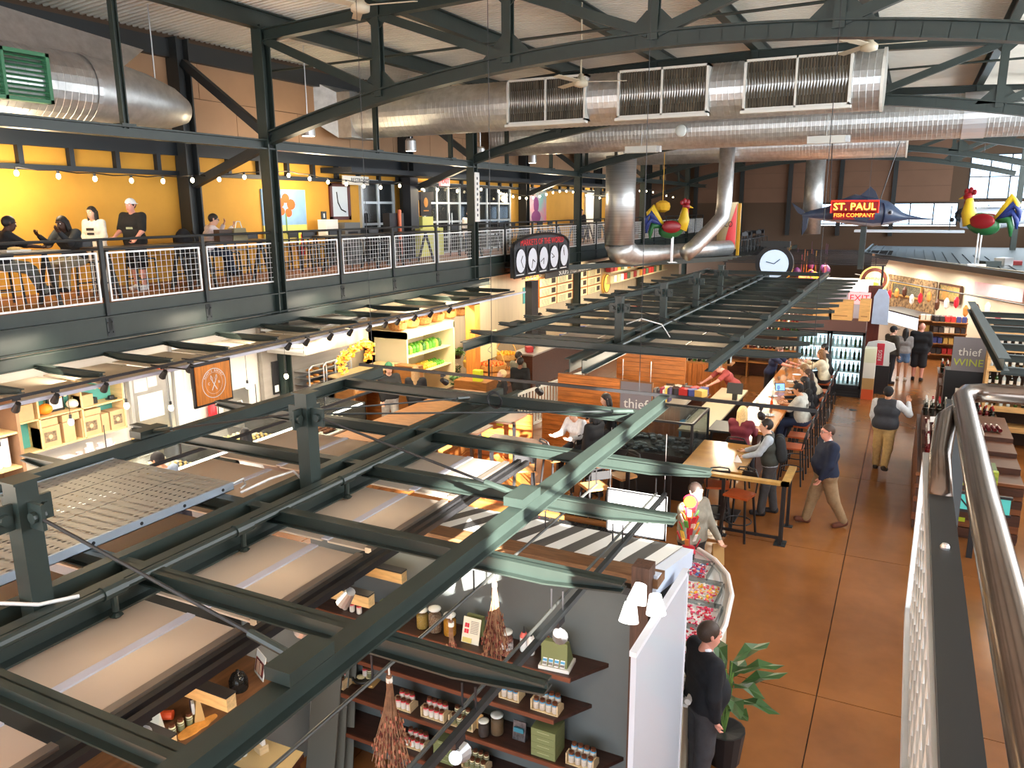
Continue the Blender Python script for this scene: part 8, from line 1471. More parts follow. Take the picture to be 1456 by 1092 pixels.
c = on_fac(1243, 398, 1.5); t = T('round_sign', 'round yellow and brown sign lettered NEHRING\'S', 'sign', c); O('disc', MB().cyl((0, 0, 0), (0, 0.08, 0), 0.56, 28), mat('sign_brown', c8(96, 40, 24), 0.5, emit=0.1), t); O('gold_ring', MB().tube([(0.54*math.cos(q), -0.01, 0.54*math.sin(q)) for q in [2*math.pi*i/28 for i in range(29)]], 0.035, 6), mat('sign_gold', c8(244, 206, 120), emit=0.5), t); O('inner_disc', MB().cyl((0, -0.02, 0), (0, 0, 0), 0.36, 24), mat('sign_cream', c8(244, 220, 140), emit=0.4), t); text("NEHRING'S", 0.17, BLACK, t, facing(Vector((0, -0.025, 0.04)), (0, -1, 0)), ext=0.001); O('yellow_swash', MB().sph((0, -0.025, -0.17), (0.2, 0.008, 0.07), 12, 6), SWC[3], t); O('hanger', MB().cyl((0, 0.04, 0.55), (0, 0.04, 0.9), 0.015, 5), BLACK, t)
t = T('deli_case', 'bright white refrigerated deli case before the facade', 'display case', pz(1290, 495, 0)); O('base', MB().cb((0, 0, 0.45), (3.4, 0.9, 0.9), rz=Rf), WHITE, t); O('lit_window', MB().cb((0, 0, 1.12), (3.4, 0.85, 0.44), rz=Rf), mat('deli_light', c8(226, 236, 250), emit=1.1), t); O('top', MB().cb((0, 0, 1.37), (3.5, 0.95, 0.05), rz=Rf), BLACK, t)
for k_, (x, y, n) in enumerate(((1325, 512, 3), (1345, 515, 3))):
    p = pz(x, y, 0); t = T('snack_shelf', 'wooden snack shelf with coloured packs, %s from the case' % ORD[k_], 'shelf', (p.x, p.y+0.3, 0), group='snack shelves'); O('back', MB().b(-0.55, 0.55, 0.3, 0.34, 0, 1.5), WOODM, t)
    for r_ in range(4): O('shelf_board', MB().b(-0.55, 0.55, -0.1, 0.3, 0.2+r_*0.38, 0.23+r_*0.38), WOODM, t)
    for r_ in range(4):
        for i in range(6): O('snack_pack', gdm[(r_*2+i//2+k_) % 6], loc=(p.x-0.42+i*0.17, p.y+0.38, 0.23+r_*0.38), label='snack pack on the %s wooden snack shelf, %s level up, %s along' % (ORD[k_], ORD[r_], ORD[i]), cat='packet', group='snack packs %d %d' % (k_, r_), scale=(0.7, 0.7, 1.2))
for i in range(16): q = A.lerp(B, 0.12+0.05*i)+nn*0.7; O('hanging_goods', MB().lathe([(0.02, 0), (0.08, 0.08), (0.09, 0.3), (0.03, 0.42)], 8), (PAST[1], WOODD, PAPER, SWC[0])[i % 4], loc=(q.x, q.y, 1.45+0.12*(i % 3)), label='%s hanging goods along the deli facade, %s along' % (('brown', 'dark', 'white', 'red')[i % 4], ORD[i]), cat='goods', group='hanging goods of the deli')
O('goods_rail', MB().cyl(A+nn*0.7+Vector((0, 0, 2.25)), B+nn*0.7+Vector((0, 0, 2.25)), 0.03, 6), BLACK, label='black rail above the deli goods', cat='rail')
for i in range(4): q = A.lerp(B, 0.15+0.23*i)+nn*1.3; lamp('deli_glow', 'AREA', (q.x, q.y, 2.85), 110, (1, 0.9, 0.74), (1.5, 1.5), (q.x, q.y, 0))
# --- stall roofs
ROOF = mat('dark_roof_sheet', c8(40, 46, 46), 0.6, var=0.1, vscale=1)
t = T('stall_roof', 'dark flat roof over the left stalls carrying duct and rooster', 'roof', (-9.2, 34, 3.0), kind='structure'); O('sheet', MB().slab([(-12.3, 29.3), (-6.2, 39.6), (-6.2, 50), (-12.3, 50)], 2.98, 3.03), ROOF, t, world=True); O('edge_beam', MB().bar((-12.3, 29.3, 3.02), (-6.15, 39.6, 3.02), 0.12, 0.2), GREEN, t, world=True); O('edge_beam', MB().bar((-6.15, 39.6, 3.04), (-6.15, 50, 3.04), 0.12, 0.2), GREEN, t, world=True)
RG = mat('grey_green_ribbed_roof', c8(46, 56, 54), 0.5)
t = T('stall_roof', 'dark ribbed roof over the angled deli at the far right', 'roof', (1, 38, 3.1), kind='structure'); pl = [(-2.0, 41.6), (3.6, 29.2), (7.2, 29.2), (7.2, 51), (-2.0, 51)]; O('sheet', MB().slab(pl, 3.06, 3.1), RG, t, world=True); O('edge_beam', MB().bar((-2.0, 41.6, 3.12), (3.6, 29.2, 3.12), 0.12, 0.2).bar((-2.0, 41.6, 3.14), (-2.0, 51, 3.14), 0.1, 0.16).bar((3.6, 29.2, 3.12), (7.2, 29.2, 3.12), 0.12, 0.2), GREEN, t, world=True)
rbm = MB().b(-0.02, 0.02, 0, 9, 3.1, 3.14).mesh('rib', RG)
for i in range(14): o = O('rib', rbm, parent=t, world=True); o.location = (-1.8+i*0.4, 42.0-max(0, (i*0.4-0.2))*2.1 if i < 13 else 30, 0)
for i in range(10): O('roof_clutter', MB().b(-0.3, 0.3, -0.2, 0.2, 0, 0.15+0.08*(i % 3)), (PAPER, RG, CAN, mat('red_case', c8(140, 40, 40), 0.5))[i % 4], loc=(2.2+0.5*i, 33.6+(i % 4)*0.9, 3.1), rz=i*0.5, label='small box stored on the ribbed roof by the rooster, %s along' % ORD[i], cat='box', group='boxes on the ribbed roof')
# --- neon fish
fz, fy = 5.1, 33.0; fi = T('fish_sign', 'giant blue swordfish sign with glowing red and yellow lettering', 'sign', (py_(1230, 305, fy).x, fy, fz)); X0 = fi.location.x
def FP(px, py): p = py_(px, py, fy); return (p.x-X0, p.z-fz)
FB = mat('fish_blue', c8(40, 56, 84), 0.3, col2=c8(72, 90, 118), vscale=1.2, spec=0.7); FBD = mat('fish_dark_blue', c8(20, 34, 64), 0.35); FS = mat('fish_silver', c8(150, 156, 168), 0.3)
sec = [(1141, 307, 2.5, 2), (1152, 305, 5, 4), (1177, 304, 9, 8), (1195, 300, 14, 12), (1214, 298, 18.5, 15), (1243, 302, 17, 15), (1262, 303, 14, 12), (1272, 305, 10, 9), (1283, 308, 5, 5), (1292, 309, 3, 3), (1310, 311, 1.3, 1.3), (1330, 312, 0.4, 0.4)]
sc_ = 33.0/F*1.0; V = []; n = 18; ms = []
for (x, y, hh, ww) in sec:
    cx, cz = FP(x, y); V += [(cx, math.sin(2*math.pi*j/n)*ww*sc_*0.75, cz+math.cos(2*math.pi*j/n)*hh*sc_*1.05) for j in range(n)]
m = MB()
for i in range(len(sec)-1):
    for j in range(n): pass
m.add(V, [(i*n+j, i*n+(j+1) % n, (i+1)*n+(j+1) % n, (i+1)*n+j) for i in range(len(sec)-1) for j in range(n)]); m.m = [1 if (4 < (k_ % n) < 13 and True) and ((k_ % n) in (7, 8, 9, 10)) else 0 for k_ in range(len(m.f))]
O('body', m, [FB, FS], fi, smooth=True)
def fin(pts, name, th=0.05, m_=FBD): O(name, MB().ext((0, -th, 0), (0, th, 0), [FP(*q) for q in pts], up=(0, 0, 1)), m_, fi)
_f = MB.frame(Vector((0, 1, 0)))
def fin(pts, name, th=0.05, m_=FBD, y=0.0):
    P = [FP(*q) for q in pts]; k_ = len(P); O(name, MB().add([(x, y-th, z) for x, z in P]+[(x, y+th, z) for x, z in P], [tuple(range(k_)), tuple(range(2*k_-1, k_-1, -1))]+[(i, i+k_, (i+1) % k_+k_, (i+1) % k_) for i in range(k_)]), m_, fi)
fin([(1185, 294), (1222, 279), (1232, 271), (1238, 265), (1245, 272), (1251, 287), (1240, 290), (1200, 296)], 'dorsal_fin'); fin([(1144, 300), (1126, 288), (1134, 302), (1140, 306)], 'tail_fin'); fin([(1142, 302), (1140, 335), (1147, 325), (1150, 306)], 'tail_fin'); fin([(1213, 308), (1240, 309), (1232, 314), (1218, 313)], 'pectoral_fin', 0.05, FBD, -0.33)
e_ = FP(1266, 302); O('eye', MB().sph((e_[0], -0.24, e_[1]), (0.1, 0.06, 0.1), 12, 7).sph((e_[0], -0.29, e_[1]), (0.055, 0.03, 0.055), 10, 6, 1), [FS, BLACK], fi); g1 = FP(1255, 304); O('gill', MB().tube([(g1[0]+0.12*math.cos(a)-0.05, -0.34+0.12*abs(math.sin(a)), g1[1]+0.42*math.sin(a)) for a in [-1.2+0.24*q for q in range(11)]], 0.03, 5), FBD, fi)
NY = mat('neon_yellow', c8(255, 214, 60), emit=7.0); NR = mat('neon_red_glow', c8(255, 40, 24), emit=2.2); c1, c2 = FP(1216, 295), FP(1215, 304.5)
O('neon_backing', MB().b(c1[0]-0.82, c1[0]+0.82, -0.37, -0.355, c1[1]-0.2, c1[1]+0.24).b(c2[0]-0.72, c2[0]+0.72, -0.37, -0.355, c2[1]-0.2, c2[1]+0.1), mat('red_backing', c8(120, 16, 20), emit=0.5), fi); text('ST. PAUL', 0.36, NY, fi, facing(Vector((c1[0], -0.4, c1[1]+0.02)), (0, -1, 0)), sx=1.05); text('FISH COMPANY', 0.2, mat('neon_orange', c8(255, 120, 40), emit=5.0), fi, facing(Vector((c2[0], -0.4, c2[1]-0.04)), (0, -1, 0)))
O('neon_outline', MB().tube([(c1[0]-0.82, -0.38, c1[1]-0.2), (c1[0]-0.82, -0.38, c1[1]+0.24), (c1[0]+0.82, -0.38, c1[1]+0.24), (c1[0]+0.82, -0.38, c1[1]-0.2)], 0.025, 5), NR, fi)
for (xa, ya) in ((1180, 285), (1250, 288)): q = FP(xa, ya); O('support_cable', MB().cyl((q[0], 0, q[1]), (q[0]*1.6+0.6, 0.4, 4.2), 0.02, 5), BLACK, fi)
O('pedestal', MB().b(-0.1, 0.1, -0.1, 0.1, -2.1, -0.5), GREEN, fi)
# --- roosters
def rooster(label, base, s, rz):
    t = T('rooster_sculpture', label, 'rooster', base, rz); RDm, YLm, GNm, BLm = mat('rooster_red', c8(150, 26, 36), 0.35), mat('rooster_yellow', c8(236, 200, 50), 0.4), mat('rooster_green', c8(40, 110, 60), 0.4), mat('rooster_blue', c8(40, 60, 130), 0.4, var=0.2, vscale=8)
    P = lambda q: tuple(v*s for v in q)
    O('body', MB().sph(P((0, 0, 1.35)), P((0.26, 0.55, 0.36)), 14, 9, 0, Matrix.Rotation(0.25, 3, 'X')), GNm, t, smooth=True); O('wing', MB().sph(P((0.24, -0.05, 1.45)), P((0.07, 0.4, 0.25)), 12, 7), RDm, t, smooth=True); O('wing', MB().sph(P((-0.24, -0.05, 1.45)), P((0.07, 0.4, 0.25)), 12, 7), RDm, t, smooth=True)
    O('neck', MB().tube([P((0, 0.35, 1.35)), P((0, 0.5, 1.75)), P((0, 0.5, 2.05)), P((0, 0.52, 2.2))], [0.28*s, 0.22*s, 0.14*s, 0.11*s], 12), YLm, t, smooth=True); O('head', MB().sph(P((0, 0.56, 2.25)), P((0.12, 0.16, 0.14)), 12, 8), RDm, t, smooth=True); O('beak', MB().cyl(P((0, 0.68, 2.24)), P((0, 0.86, 2.18)), 0.06*s, 8, 0.005*s), YLm, t)
    O('comb', MB().sph(P((0, 0.62, 2.42)), P((0.035, 0.09, 0.11)), 8, 6).sph(P((0, 0.5, 2.45)), P((0.035, 0.09, 0.13)), 8, 6).sph(P((0, 0.38, 2.4)), P((0.035, 0.08, 0.1)), 8, 6), RDm, t, smooth=True); O('wattle', MB().sph(P((0, 0.62, 2.02)), P((0.05, 0.06, 0.13)), 8, 6), RDm, t, smooth=True)
    for i, (dy, dz) in enumerate(((-0.95, 2.0), (-1.05, 1.75), (-1.0, 1.5), (-0.85, 1.25))): O('tail_feather', MB().tube([P((0, -0.4, 1.5)), P((0, (dy-0.4)/2-0.15, dz+0.25)), P((0, dy, dz)), P((0, dy-0.02, dz-0.3))], [0.12*s, 0.13*s, 0.1*s, 0.03*s], 8), (YLm, BLm, BLm, GNm)[i], t, smooth=True)
    for x in (-0.13, 0.13): O('leg', MB().cyl(P((x, 0.05, 1.05)), P((x, 0.05, 0.0)), 0.03*s, 8), CAN, t); O('foot', MB().bar(P((x, -0.1, 0.02)), P((x, 0.25, 0.02)), 0.06*s, 0.03*s), CAN, t)
p = pz(953, 373, 3.05); rooster('red and green metal rooster sculpture on the left stall roof', (p.x, p.y, 3.03), 1.05, -1.1); p = pz(1378, 376, 3.1); rooster('larger metal rooster sculpture with blue tail on the ribbed roof', (p.x+0.3, p.y, 3.1), 1.15, 1.15)
# --- cylinder sign, hive sign, arch clock, chairs on the roof
p = pz(1032, 362, 3.05); t = T('cylinder_sign', 'tall cream and red rounded sign lettered OFFCO on the stall roof', 'sign', (p.x, p.y, 3.03)); O('drum', MB().lathe([(0.48, 0.3), (0.48, 2.55)], 24), mat('sign_cream_drum', c8(226, 206, 160), 0.5), t, smooth=False); O('black_foot', MB().lathe([(0.44, 0), (0.44, 0.3)], 20), BLACK, t); O('red_sweep', MB().add([(0.49*math.sin(a), -0.49*math.cos(a), 0.31) for a in [0.0+0.12*q for q in range(11)]]+[(0.49*math.sin(a), -0.49*math.cos(a), 0.31+2.2*min(1, (a/1.2)**0.6)) for a in [0.0+0.12*q for q in range(11)]], [(q, q+1, q+12, q+11) for q in range(10)]), mat('sign_red', c8(196, 40, 44), 0.5), t); text('OFFCO', 0.4, BLACK, t, facing(Vector((-0.1, -0.5, 1.5)), (0, -1, 0)), sx=0.7); O('yellow_fin', MB().b(0.5, 0.62, -0.1, 0.1, 0, 2.5), SWC[3], t)
O('hive_sign', MB().lathe([(0.1, 0), (0.3, 0.1), (0.34, 0.25), (0.3, 0.4), (0.12, 0.5)], 12).cyl((0, 0, 0.45), (0, 0, 3.2), 0.015, 5), SWC[3], loc=py_(942, 302, 34), label='small yellow hive-shaped sign hanging behind the rooster', cat='sign')
p = pz(1085, 396, 3.0); t = T('arch_clock', 'round white clock in a black arch at the end of the bar canopy', 'clock', (p.x, 29.75, 2.9)); O('arch', MB().cyl((0, -0.1, 0.45), (0, 0.1, 0.45), 0.66, 28), BLACK, t); O('face', MB().cyl((0, -0.12, 0.45), (0, -0.1, 0.45), 0.5, 28), mat('clock_lit', c8(206, 226, 246), emit=0.5), t); O('clock_hands', MB().bar((0, -0.13, 0.45), (0.2, -0.13, 0.62), 0.03, 0.01, up=(0, 1, 0)).bar((0, -0.13, 0.45), (-0.28, -0.13, 0.52), 0.03, 0.01, up=(0, 1, 0)), BLACK, t); O('cap_box', MB().b(-0.5, 0.5, -0.12, 0.12, 1.05, 1.25), DARK, t)
chm = make_chair('stored_chair')
for i in range(14):
    c = chm if i == 0 else copy_tree(chm)
    p = pz(1052+2.4*i, 357-0.6*i+(i % 2)*1.2, 3.05); c.location = (p.x, p.y, 3.03); c.rotation_euler.z = i*0.8; c['label'] = 'metal chair stored on the left stall roof beyond the cylinder sign'; c['group'] = 'chairs stored on the roof'
# --- model aeroplane
t = T('model_aeroplane', 'white light aeroplane model hanging over the far stalls', 'aeroplane', (2.2, 40, 4.75)); PW = mat('plane_white', c8(214, 224, 236), 0.35); O('fuselage', MB().tube([(-0.4, 0, 0), (0.2, 0, 0.05), (1.2, 0, 0.1), (3.2, 0, 0.25)], [0.35, 0.5, 0.45, 0.12], 14), PW, t, smooth=True); O('wing', MB().b(-4.6, -0.2, -0.5, 0.5, -0.55, -0.45).b(0.6, 5.0, -0.5, 0.5, 0.55, 0.65), PW, t); O('tail_fin', MB().add([(2.6, -0.03, 0.2), (3.3, -0.03, 0.25), (3.6, -0.03, 1.5), (3.3, -0.03, 1.5), (2.6, 0.03, 0.2), (3.3, 0.03, 0.25), (3.6, 0.03, 1.5), (3.3, 0.03, 1.5)], [(0, 1, 2, 3), (7, 6, 5, 4), (0, 4, 5, 1), (1, 5, 6, 2), (2, 6, 7, 3), (3, 7, 4, 0)]), PW, t); O('cockpit', MB().sph((-0.1, 0, 0.2), (0.55, 0.42, 0.4), 12, 7), mat('dark_canopy_glass', c8(40, 46, 54), 0.2), t, smooth=True); O('propeller', MB().b(-0.8, -0.76, -0.04, 0.04, -0.6, 0.6).sph((-0.72, 0, 0), 0.1, 8, 5), BLACK, t); O('cable', MB().cyl((0.2, 0, 0.5), (0.2, 0, 4.6), 0.01, 4), BLACK, t)
# --- souvenir stalls at the end of the aisle
rnd = random.Random(77); SV = [MB().sph((0, 0, 0), (0.2, 0.2, 0.24), 8, 5).cyl((0, 0, 0.2), (0, 0, 1.2), 0.006, 4).mesh('lantern', m_, True) for m_ in (SWC[0], SWC[3], SWC[1], SWC[6], mat('violet', c8(110, 50, 110), 0.5), PAPER)]
for i in range(34): p = py_(rnd.uniform(1098, 1178), rnd.uniform(352, 398), rnd.uniform(34, 44)); k_ = rnd.randrange(6); O('paper_lantern', SV[k_], loc=(p.x, p.y, 1.9+0.25*(i % 3)), label='%s paper lantern among the souvenirs at the aisle end' % ('red', 'yellow', 'pink', 'orange', 'violet', 'white')[k_], cat='lantern', group='souvenir lanterns')
lt_ = T('lantern_frame', 'black pergola frame hung with paper lanterns at the aisle end', 'frame', (-4, 34, 0))
for q in range(12): O('cross_bar', MB().bar((-7.0, 33.6+q, 3.12), (-0.8, 33.6+q, 3.12), 0.05, 0.05), BLACK, lt_, world=True)
for x_, y_ in ((-6.9, 33.6), (-0.9, 33.6), (-6.9, 44.6), (-0.9, 44.6)): O('post', MB().b(x_-0.04, x_+0.04, y_-0.04, y_+0.04, 0, 3.1), BLACK, lt_, world=True)
t = T('grey_counter', 'grey box counter with white display at the aisle end', 'counter', (-2.3, 36.5, 0)); O('body', MB().b(-1.2, 1.0, 0, 0.8, 0, 1.8), mat('grey_violet', c8(150, 146, 158), 0.5), t); O('display', MB().b(-1.2, 1.0, 0.1, 0.7, 1.8, 2.3), mat('lit_white', c8(240, 236, 236), emit=0.6), t)
for i in range(9): O('shop_shelf', MB().b(-0.7, 0.7, -0.2, 0.2, 0, 0.05).b(-0.7, 0.7, -0.2, 0.2, 0.6, 0.65).b(-0.7, 0.7, -0.2, 0.2, 1.2, 1.25).b(-0.7, 0.7, 0.18, 0.2, 0, 1.8), WOODM, loc=(-8.4+0.5*i, 31.5+i*1.6, 0), label='open shop shelf beyond the bar canopy, %s along' % ORD[i], cat='shelf', group='far shop shelves')
for i in range(60): O('packet', gdm[rnd.randrange(6)], loc=(-8.4+0.5*(i % 9)+rnd.uniform(-0.5, 0.5), 31.4+(i % 9)*1.6, (0.65, 1.25)[i % 2]), label='goods packet on the far shop shelves', cat='packet', group='packets on the far shop shelves')
for i in range(5): lamp('far_glow', 'AREA', (-5.5+0.8*i, 31+i*3.4, 2.85), 130, (1, 0.86, 0.66), (2, 2), (-5.5+0.8*i, 31+i*3.4, 0))
# ================================================================ viewer's railing
STL = mat('brushed_handrail', c8(120, 108, 100), 0.22, 0.9, var=0.15, vscale=6)
rr_ = T('railing', 'brushed steel handrail with black flat bar right beside the viewer', 'railing', (0.12, 1.0, 3.78)); zr = 4.95
O('hand_rail', MB().tube([(0.117, -0.6, zr), (0.122, 1.2, zr), (0.127, 1.86, zr), (0.14, 1.93, zr), (0.175, 1.955, zr), (0.25, 1.96, zr), (2.4, 1.98, zr)], 0.021, 16), STL, rr_, world=True, smooth=True)
O('flat_bar', MB().bar((0.076, -0.6, zr-0.05), (0.078, 1.36, zr-0.05), 0.034, 0.012), DARK, rr_, world=True)
O('bar_bracket', MB().tube([(0.078, 1.34, zr-0.05), (0.082, 1.55, zr-0.045), (0.095, 1.75, zr-0.02), (0.12, 1.84, zr-0.012)], [0.018, 0.018, 0.02, 0.012], 10), STL, rr_, world=True, smooth=True)
for y in (0.62, 1.12): O('bolt', MB().lathe([(0.006, 0), (0.006, 0.003), (0.004, 0.007), (0, 0.008)], 10, (0.077, y, zr-0.044)), CAN, rr_, world=True)
wp_ = MB(); z0, z1 = 4.55, zr-0.06
for i in range(24): wp_.cyl((0.066, -0.5+i*0.09, z0), (0.066, -0.5+i*0.09, z1), 0.003, 5)
for i in range(11): wp_.cyl((0.066, -0.5, z0+(z1-z0)*i/10), (0.066, 1.6, z0+(z1-z0)*i/10), 0.003, 5)
O('wire_mesh', wp_, GALV, rr_, world=True, kind='stuff'); O('panel_frame', MB().b(0.056, 0.074, -0.6, 1.62, z1-0.012, z1+0.004).b(0.056, 0.074, -0.6, 1.62, z0, z0+0.03).b(0.056, 0.074, 1.6, 1.63, z0, z1), GALV, rr_, world=True)
O('end_post', MB().b(0.10, 0.15, 1.90, 1.95, 3.7, zr-0.02), DARK, rr_, world=True)
mf = T('floor_landing', 'pale blue-grey landing floor under the viewer', 'floor', (0.5, 0, 3.7), kind='structure'); O('slab', MB().b(0.12, 3.8, -4, 1.98, 3.6, 3.78), mat('pale_grey_screed', c8(176, 188, 196), 0.35, var=0.06, vscale=3), mf, world=True); O('edge_beam', MB().b(0.06, 0.14, -4, 2.0, 3.3, 3.8), DARK, mf, world=True)
O('landing_riser', MB().b(0.75, 3.8, 1.96, 2.0, 3.78, 4.72), mat('blue_grey_panel', c8(140, 156, 166), 0.4, var=0.05, vscale=4), label='blue-grey panel below the turning handrail', cat='panel')
# --- visitors in the aisle
def PP(label, px, py, z, hx, hyy, X_=None, **k):
    g = Vector((px, py, 0)) if abs(px) < 60 and X_ is None else (px_(px, py, X_) if X_ is not None else pz(px, py, z)); return person(label, (g.x, g.y, z), heading(hx, hyy), **k)
r, J, up, hc, M = PP('man striding in navy sweater and khaki trousers beside the bar', 1168, 746, 0, -1, -0.5, ht=1.84, skin='pink', top=(24, 34, 58), bottom=(150, 124, 92), shoes=(104, 58, 40), hair=(70, 50, 36), hairstyle='receding',
    hipL=-0.26, kneeL=0.22, hipR=0.3, kneeR=0.05, shL=0.2, elL=0.25, shR=-0.15, elR=0.15, belly=0.03, bulk=1.22, collar=(214, 216, 220))
glasses(r, hc, M, 1.84/1.75)
r, J, up, hc, M = PP('man walking away in quilted charcoal vest and black cap', 1252, 668, 0, 0.12, 1, ht=1.8, skin='tan', top=(196, 198, 200), bottom=(196, 164, 108), shoes=(58, 44, 34), hair=(30, 26, 24), bulk=1.12,
    hipL=0.12, kneeL=0.03, hipR=-0.30, kneeR=0.55, shL=0.0, elL=0.4, shR=0.35, elR=2.1, abR=0.75, inR=0.2, cap=(34, 34, 38, 1))
vest(r, J, up, (52, 54, 60), 1.2)
PP('man in black sweater with white collar beside the candy counter', 993, 1120, 0, 0.75, 0.66, ht=1.74, skin='pink', top=(17, 19, 26), bottom=(62, 62, 66), shoes=(30, 28, 28), hair=(62, 46, 36), res=0.8,
    shL=-0.05, elL=0.25, shR=-0.12, elR=0.3, abR=0.16, belly=0.04, bulk=1.08, collar=(226, 230, 240), hy=-0.1)
r, J, up, hc, M = PP('young man in grey sweater holding a paper bag behind the sweets', pz(988, 684, 1.76).x, pz(988, 684, 1.76).y, 0, 0.85, -0.5, ht=1.76, top=(146, 140, 126), bottom=(58, 56, 58), shoes=(30, 30, 32), hair=(40, 28, 24), shL=0.35, elL=0.5, shR=0.1, elR=0.3, collar=(54, 58, 66), hy=-0.15, hp=-0.1, bulk=1.08)
w = r.matrix_basis@Vector(J['wL'].tolist()); O('paper_bag', MB().ext((-0.08, 0, -0.3), (0.08, 0, -0.3), [(-0.05, 0), (0.05, 0), (0.02, 0.22), (0.01, 0.3), (-0.01, 0.3), (-0.02, 0.22)]), mat('kraft_paper', c8(190, 152, 96), 0.8), loc=w+Vector((0, 0, -0.07)), rz=0.6, label='crumpled brown paper bag held by the young man in grey', cat='bag')
r, J, up, hc, M = PP('man in checked shirt and dark vest with black backpack at the rail', -1.86, 13.75, 0, -0.85, -0.1, ht=1.78, top=(176, 186, 196), bottom=(74, 74, 76), shoes=(40, 40, 44), hair=(34, 26, 22), lean=0.12, shL=0.5, elL=0.7, shR=0.45, elR=0.8, hipL=0.15, hipR=-0.1, hp=-0.15)
vest(r, J, up, (60, 62, 56)); backpack(r, up, (34, 36, 38))
S = 0.75
for (lb, px, py, hx, hyy, k) in (('woman with long blonde hair in a dark red top at the high table', -2.6, 14.78, 0.1, 1, dict(hair=(226, 190, 130), hairstyle='long', top=(110, 34, 46), bottom=(40, 40, 46))),
    ('man in printed grey t-shirt and black cap seated at the bar', -1.74, 17.4, -1, 0.15, dict(top=(190, 188, 178), bottom=(50, 62, 92), sleeve=0.45, cap=(26, 26, 28, 1), hair=(40, 30, 26), bulk=1.15, skin='tan')),
    ('woman with long black hair in black seated beside the grey t-shirt', -1.72, 18.3, -1, -0.35, dict(hair=(20, 16, 16), hairstyle='long', top=(24, 24, 28), bottom=(30, 30, 34), hy=-0.3)),
    ('brunette in black resting her chin at the bar', -1.74, 19.2, -1, -0.3, dict(hair=(66, 46, 34), hairstyle='long', top=(30, 28, 32), bottom=(36, 36, 40), elR=1.9)),
    ('person with tousled light brown hair bent over the bar', -1.74, 20.1, -1, 0.2, dict(hair=(130, 96, 62), hairstyle='bun', top=(190, 176, 150), bottom=(60, 60, 64), lean=0.5)),
    ('woman with long wavy brown hair in a cream top at the bar', -1.74, 22.0, -1, 0.25, dict(hair=(122, 84, 50), hairstyle='long', top=(216, 204, 176), bottom=(44, 44, 50), shL=0.9, shR=0.9)),
    ('bearded man in black seated at the far end of the bar', -1.74, 23.0, -1, 0.1, dict(hair=(26, 22, 20), top=(34, 32, 32), bottom=(40, 40, 44))),
    ('diner in white shirt seated beneath the bright beams', -5.45, 13.75, -0.3, -1, dict(top=(222, 226, 232), bottom=(40, 40, 46), hair=(50, 36, 28), lean=0.3)),
    ('diner with a dark top behind the white shirt', -5.2, 14.9, -0.8, -0.6, dict(top=(30, 30, 34), bottom=(40, 40, 46), hair=(30, 22, 20), hairstyle='bun'))):
    g = Vector((px, py, 0)) if abs(px) < 60 else pz(px, py, S)
    q = dict(sit=S, hipL=1.35, kneeL=1.2, hipR=1.3, kneeR=1.15, shL=0.6, elL=1.0, shR=0.6, elR=1.0, lean=0.18, res=1.15); q.update(k); r, J, up, hc, M = person(lb, (g.x, g.y, 0), heading(hx, hyy), **q)
    if 'printed' in lb: O('shirt_print', MB().cb(up(0, -0.155, 0.32), (0.22, 0.01, 0.07)), mat('grey_print', c8(90, 90, 92), 0.7), r)
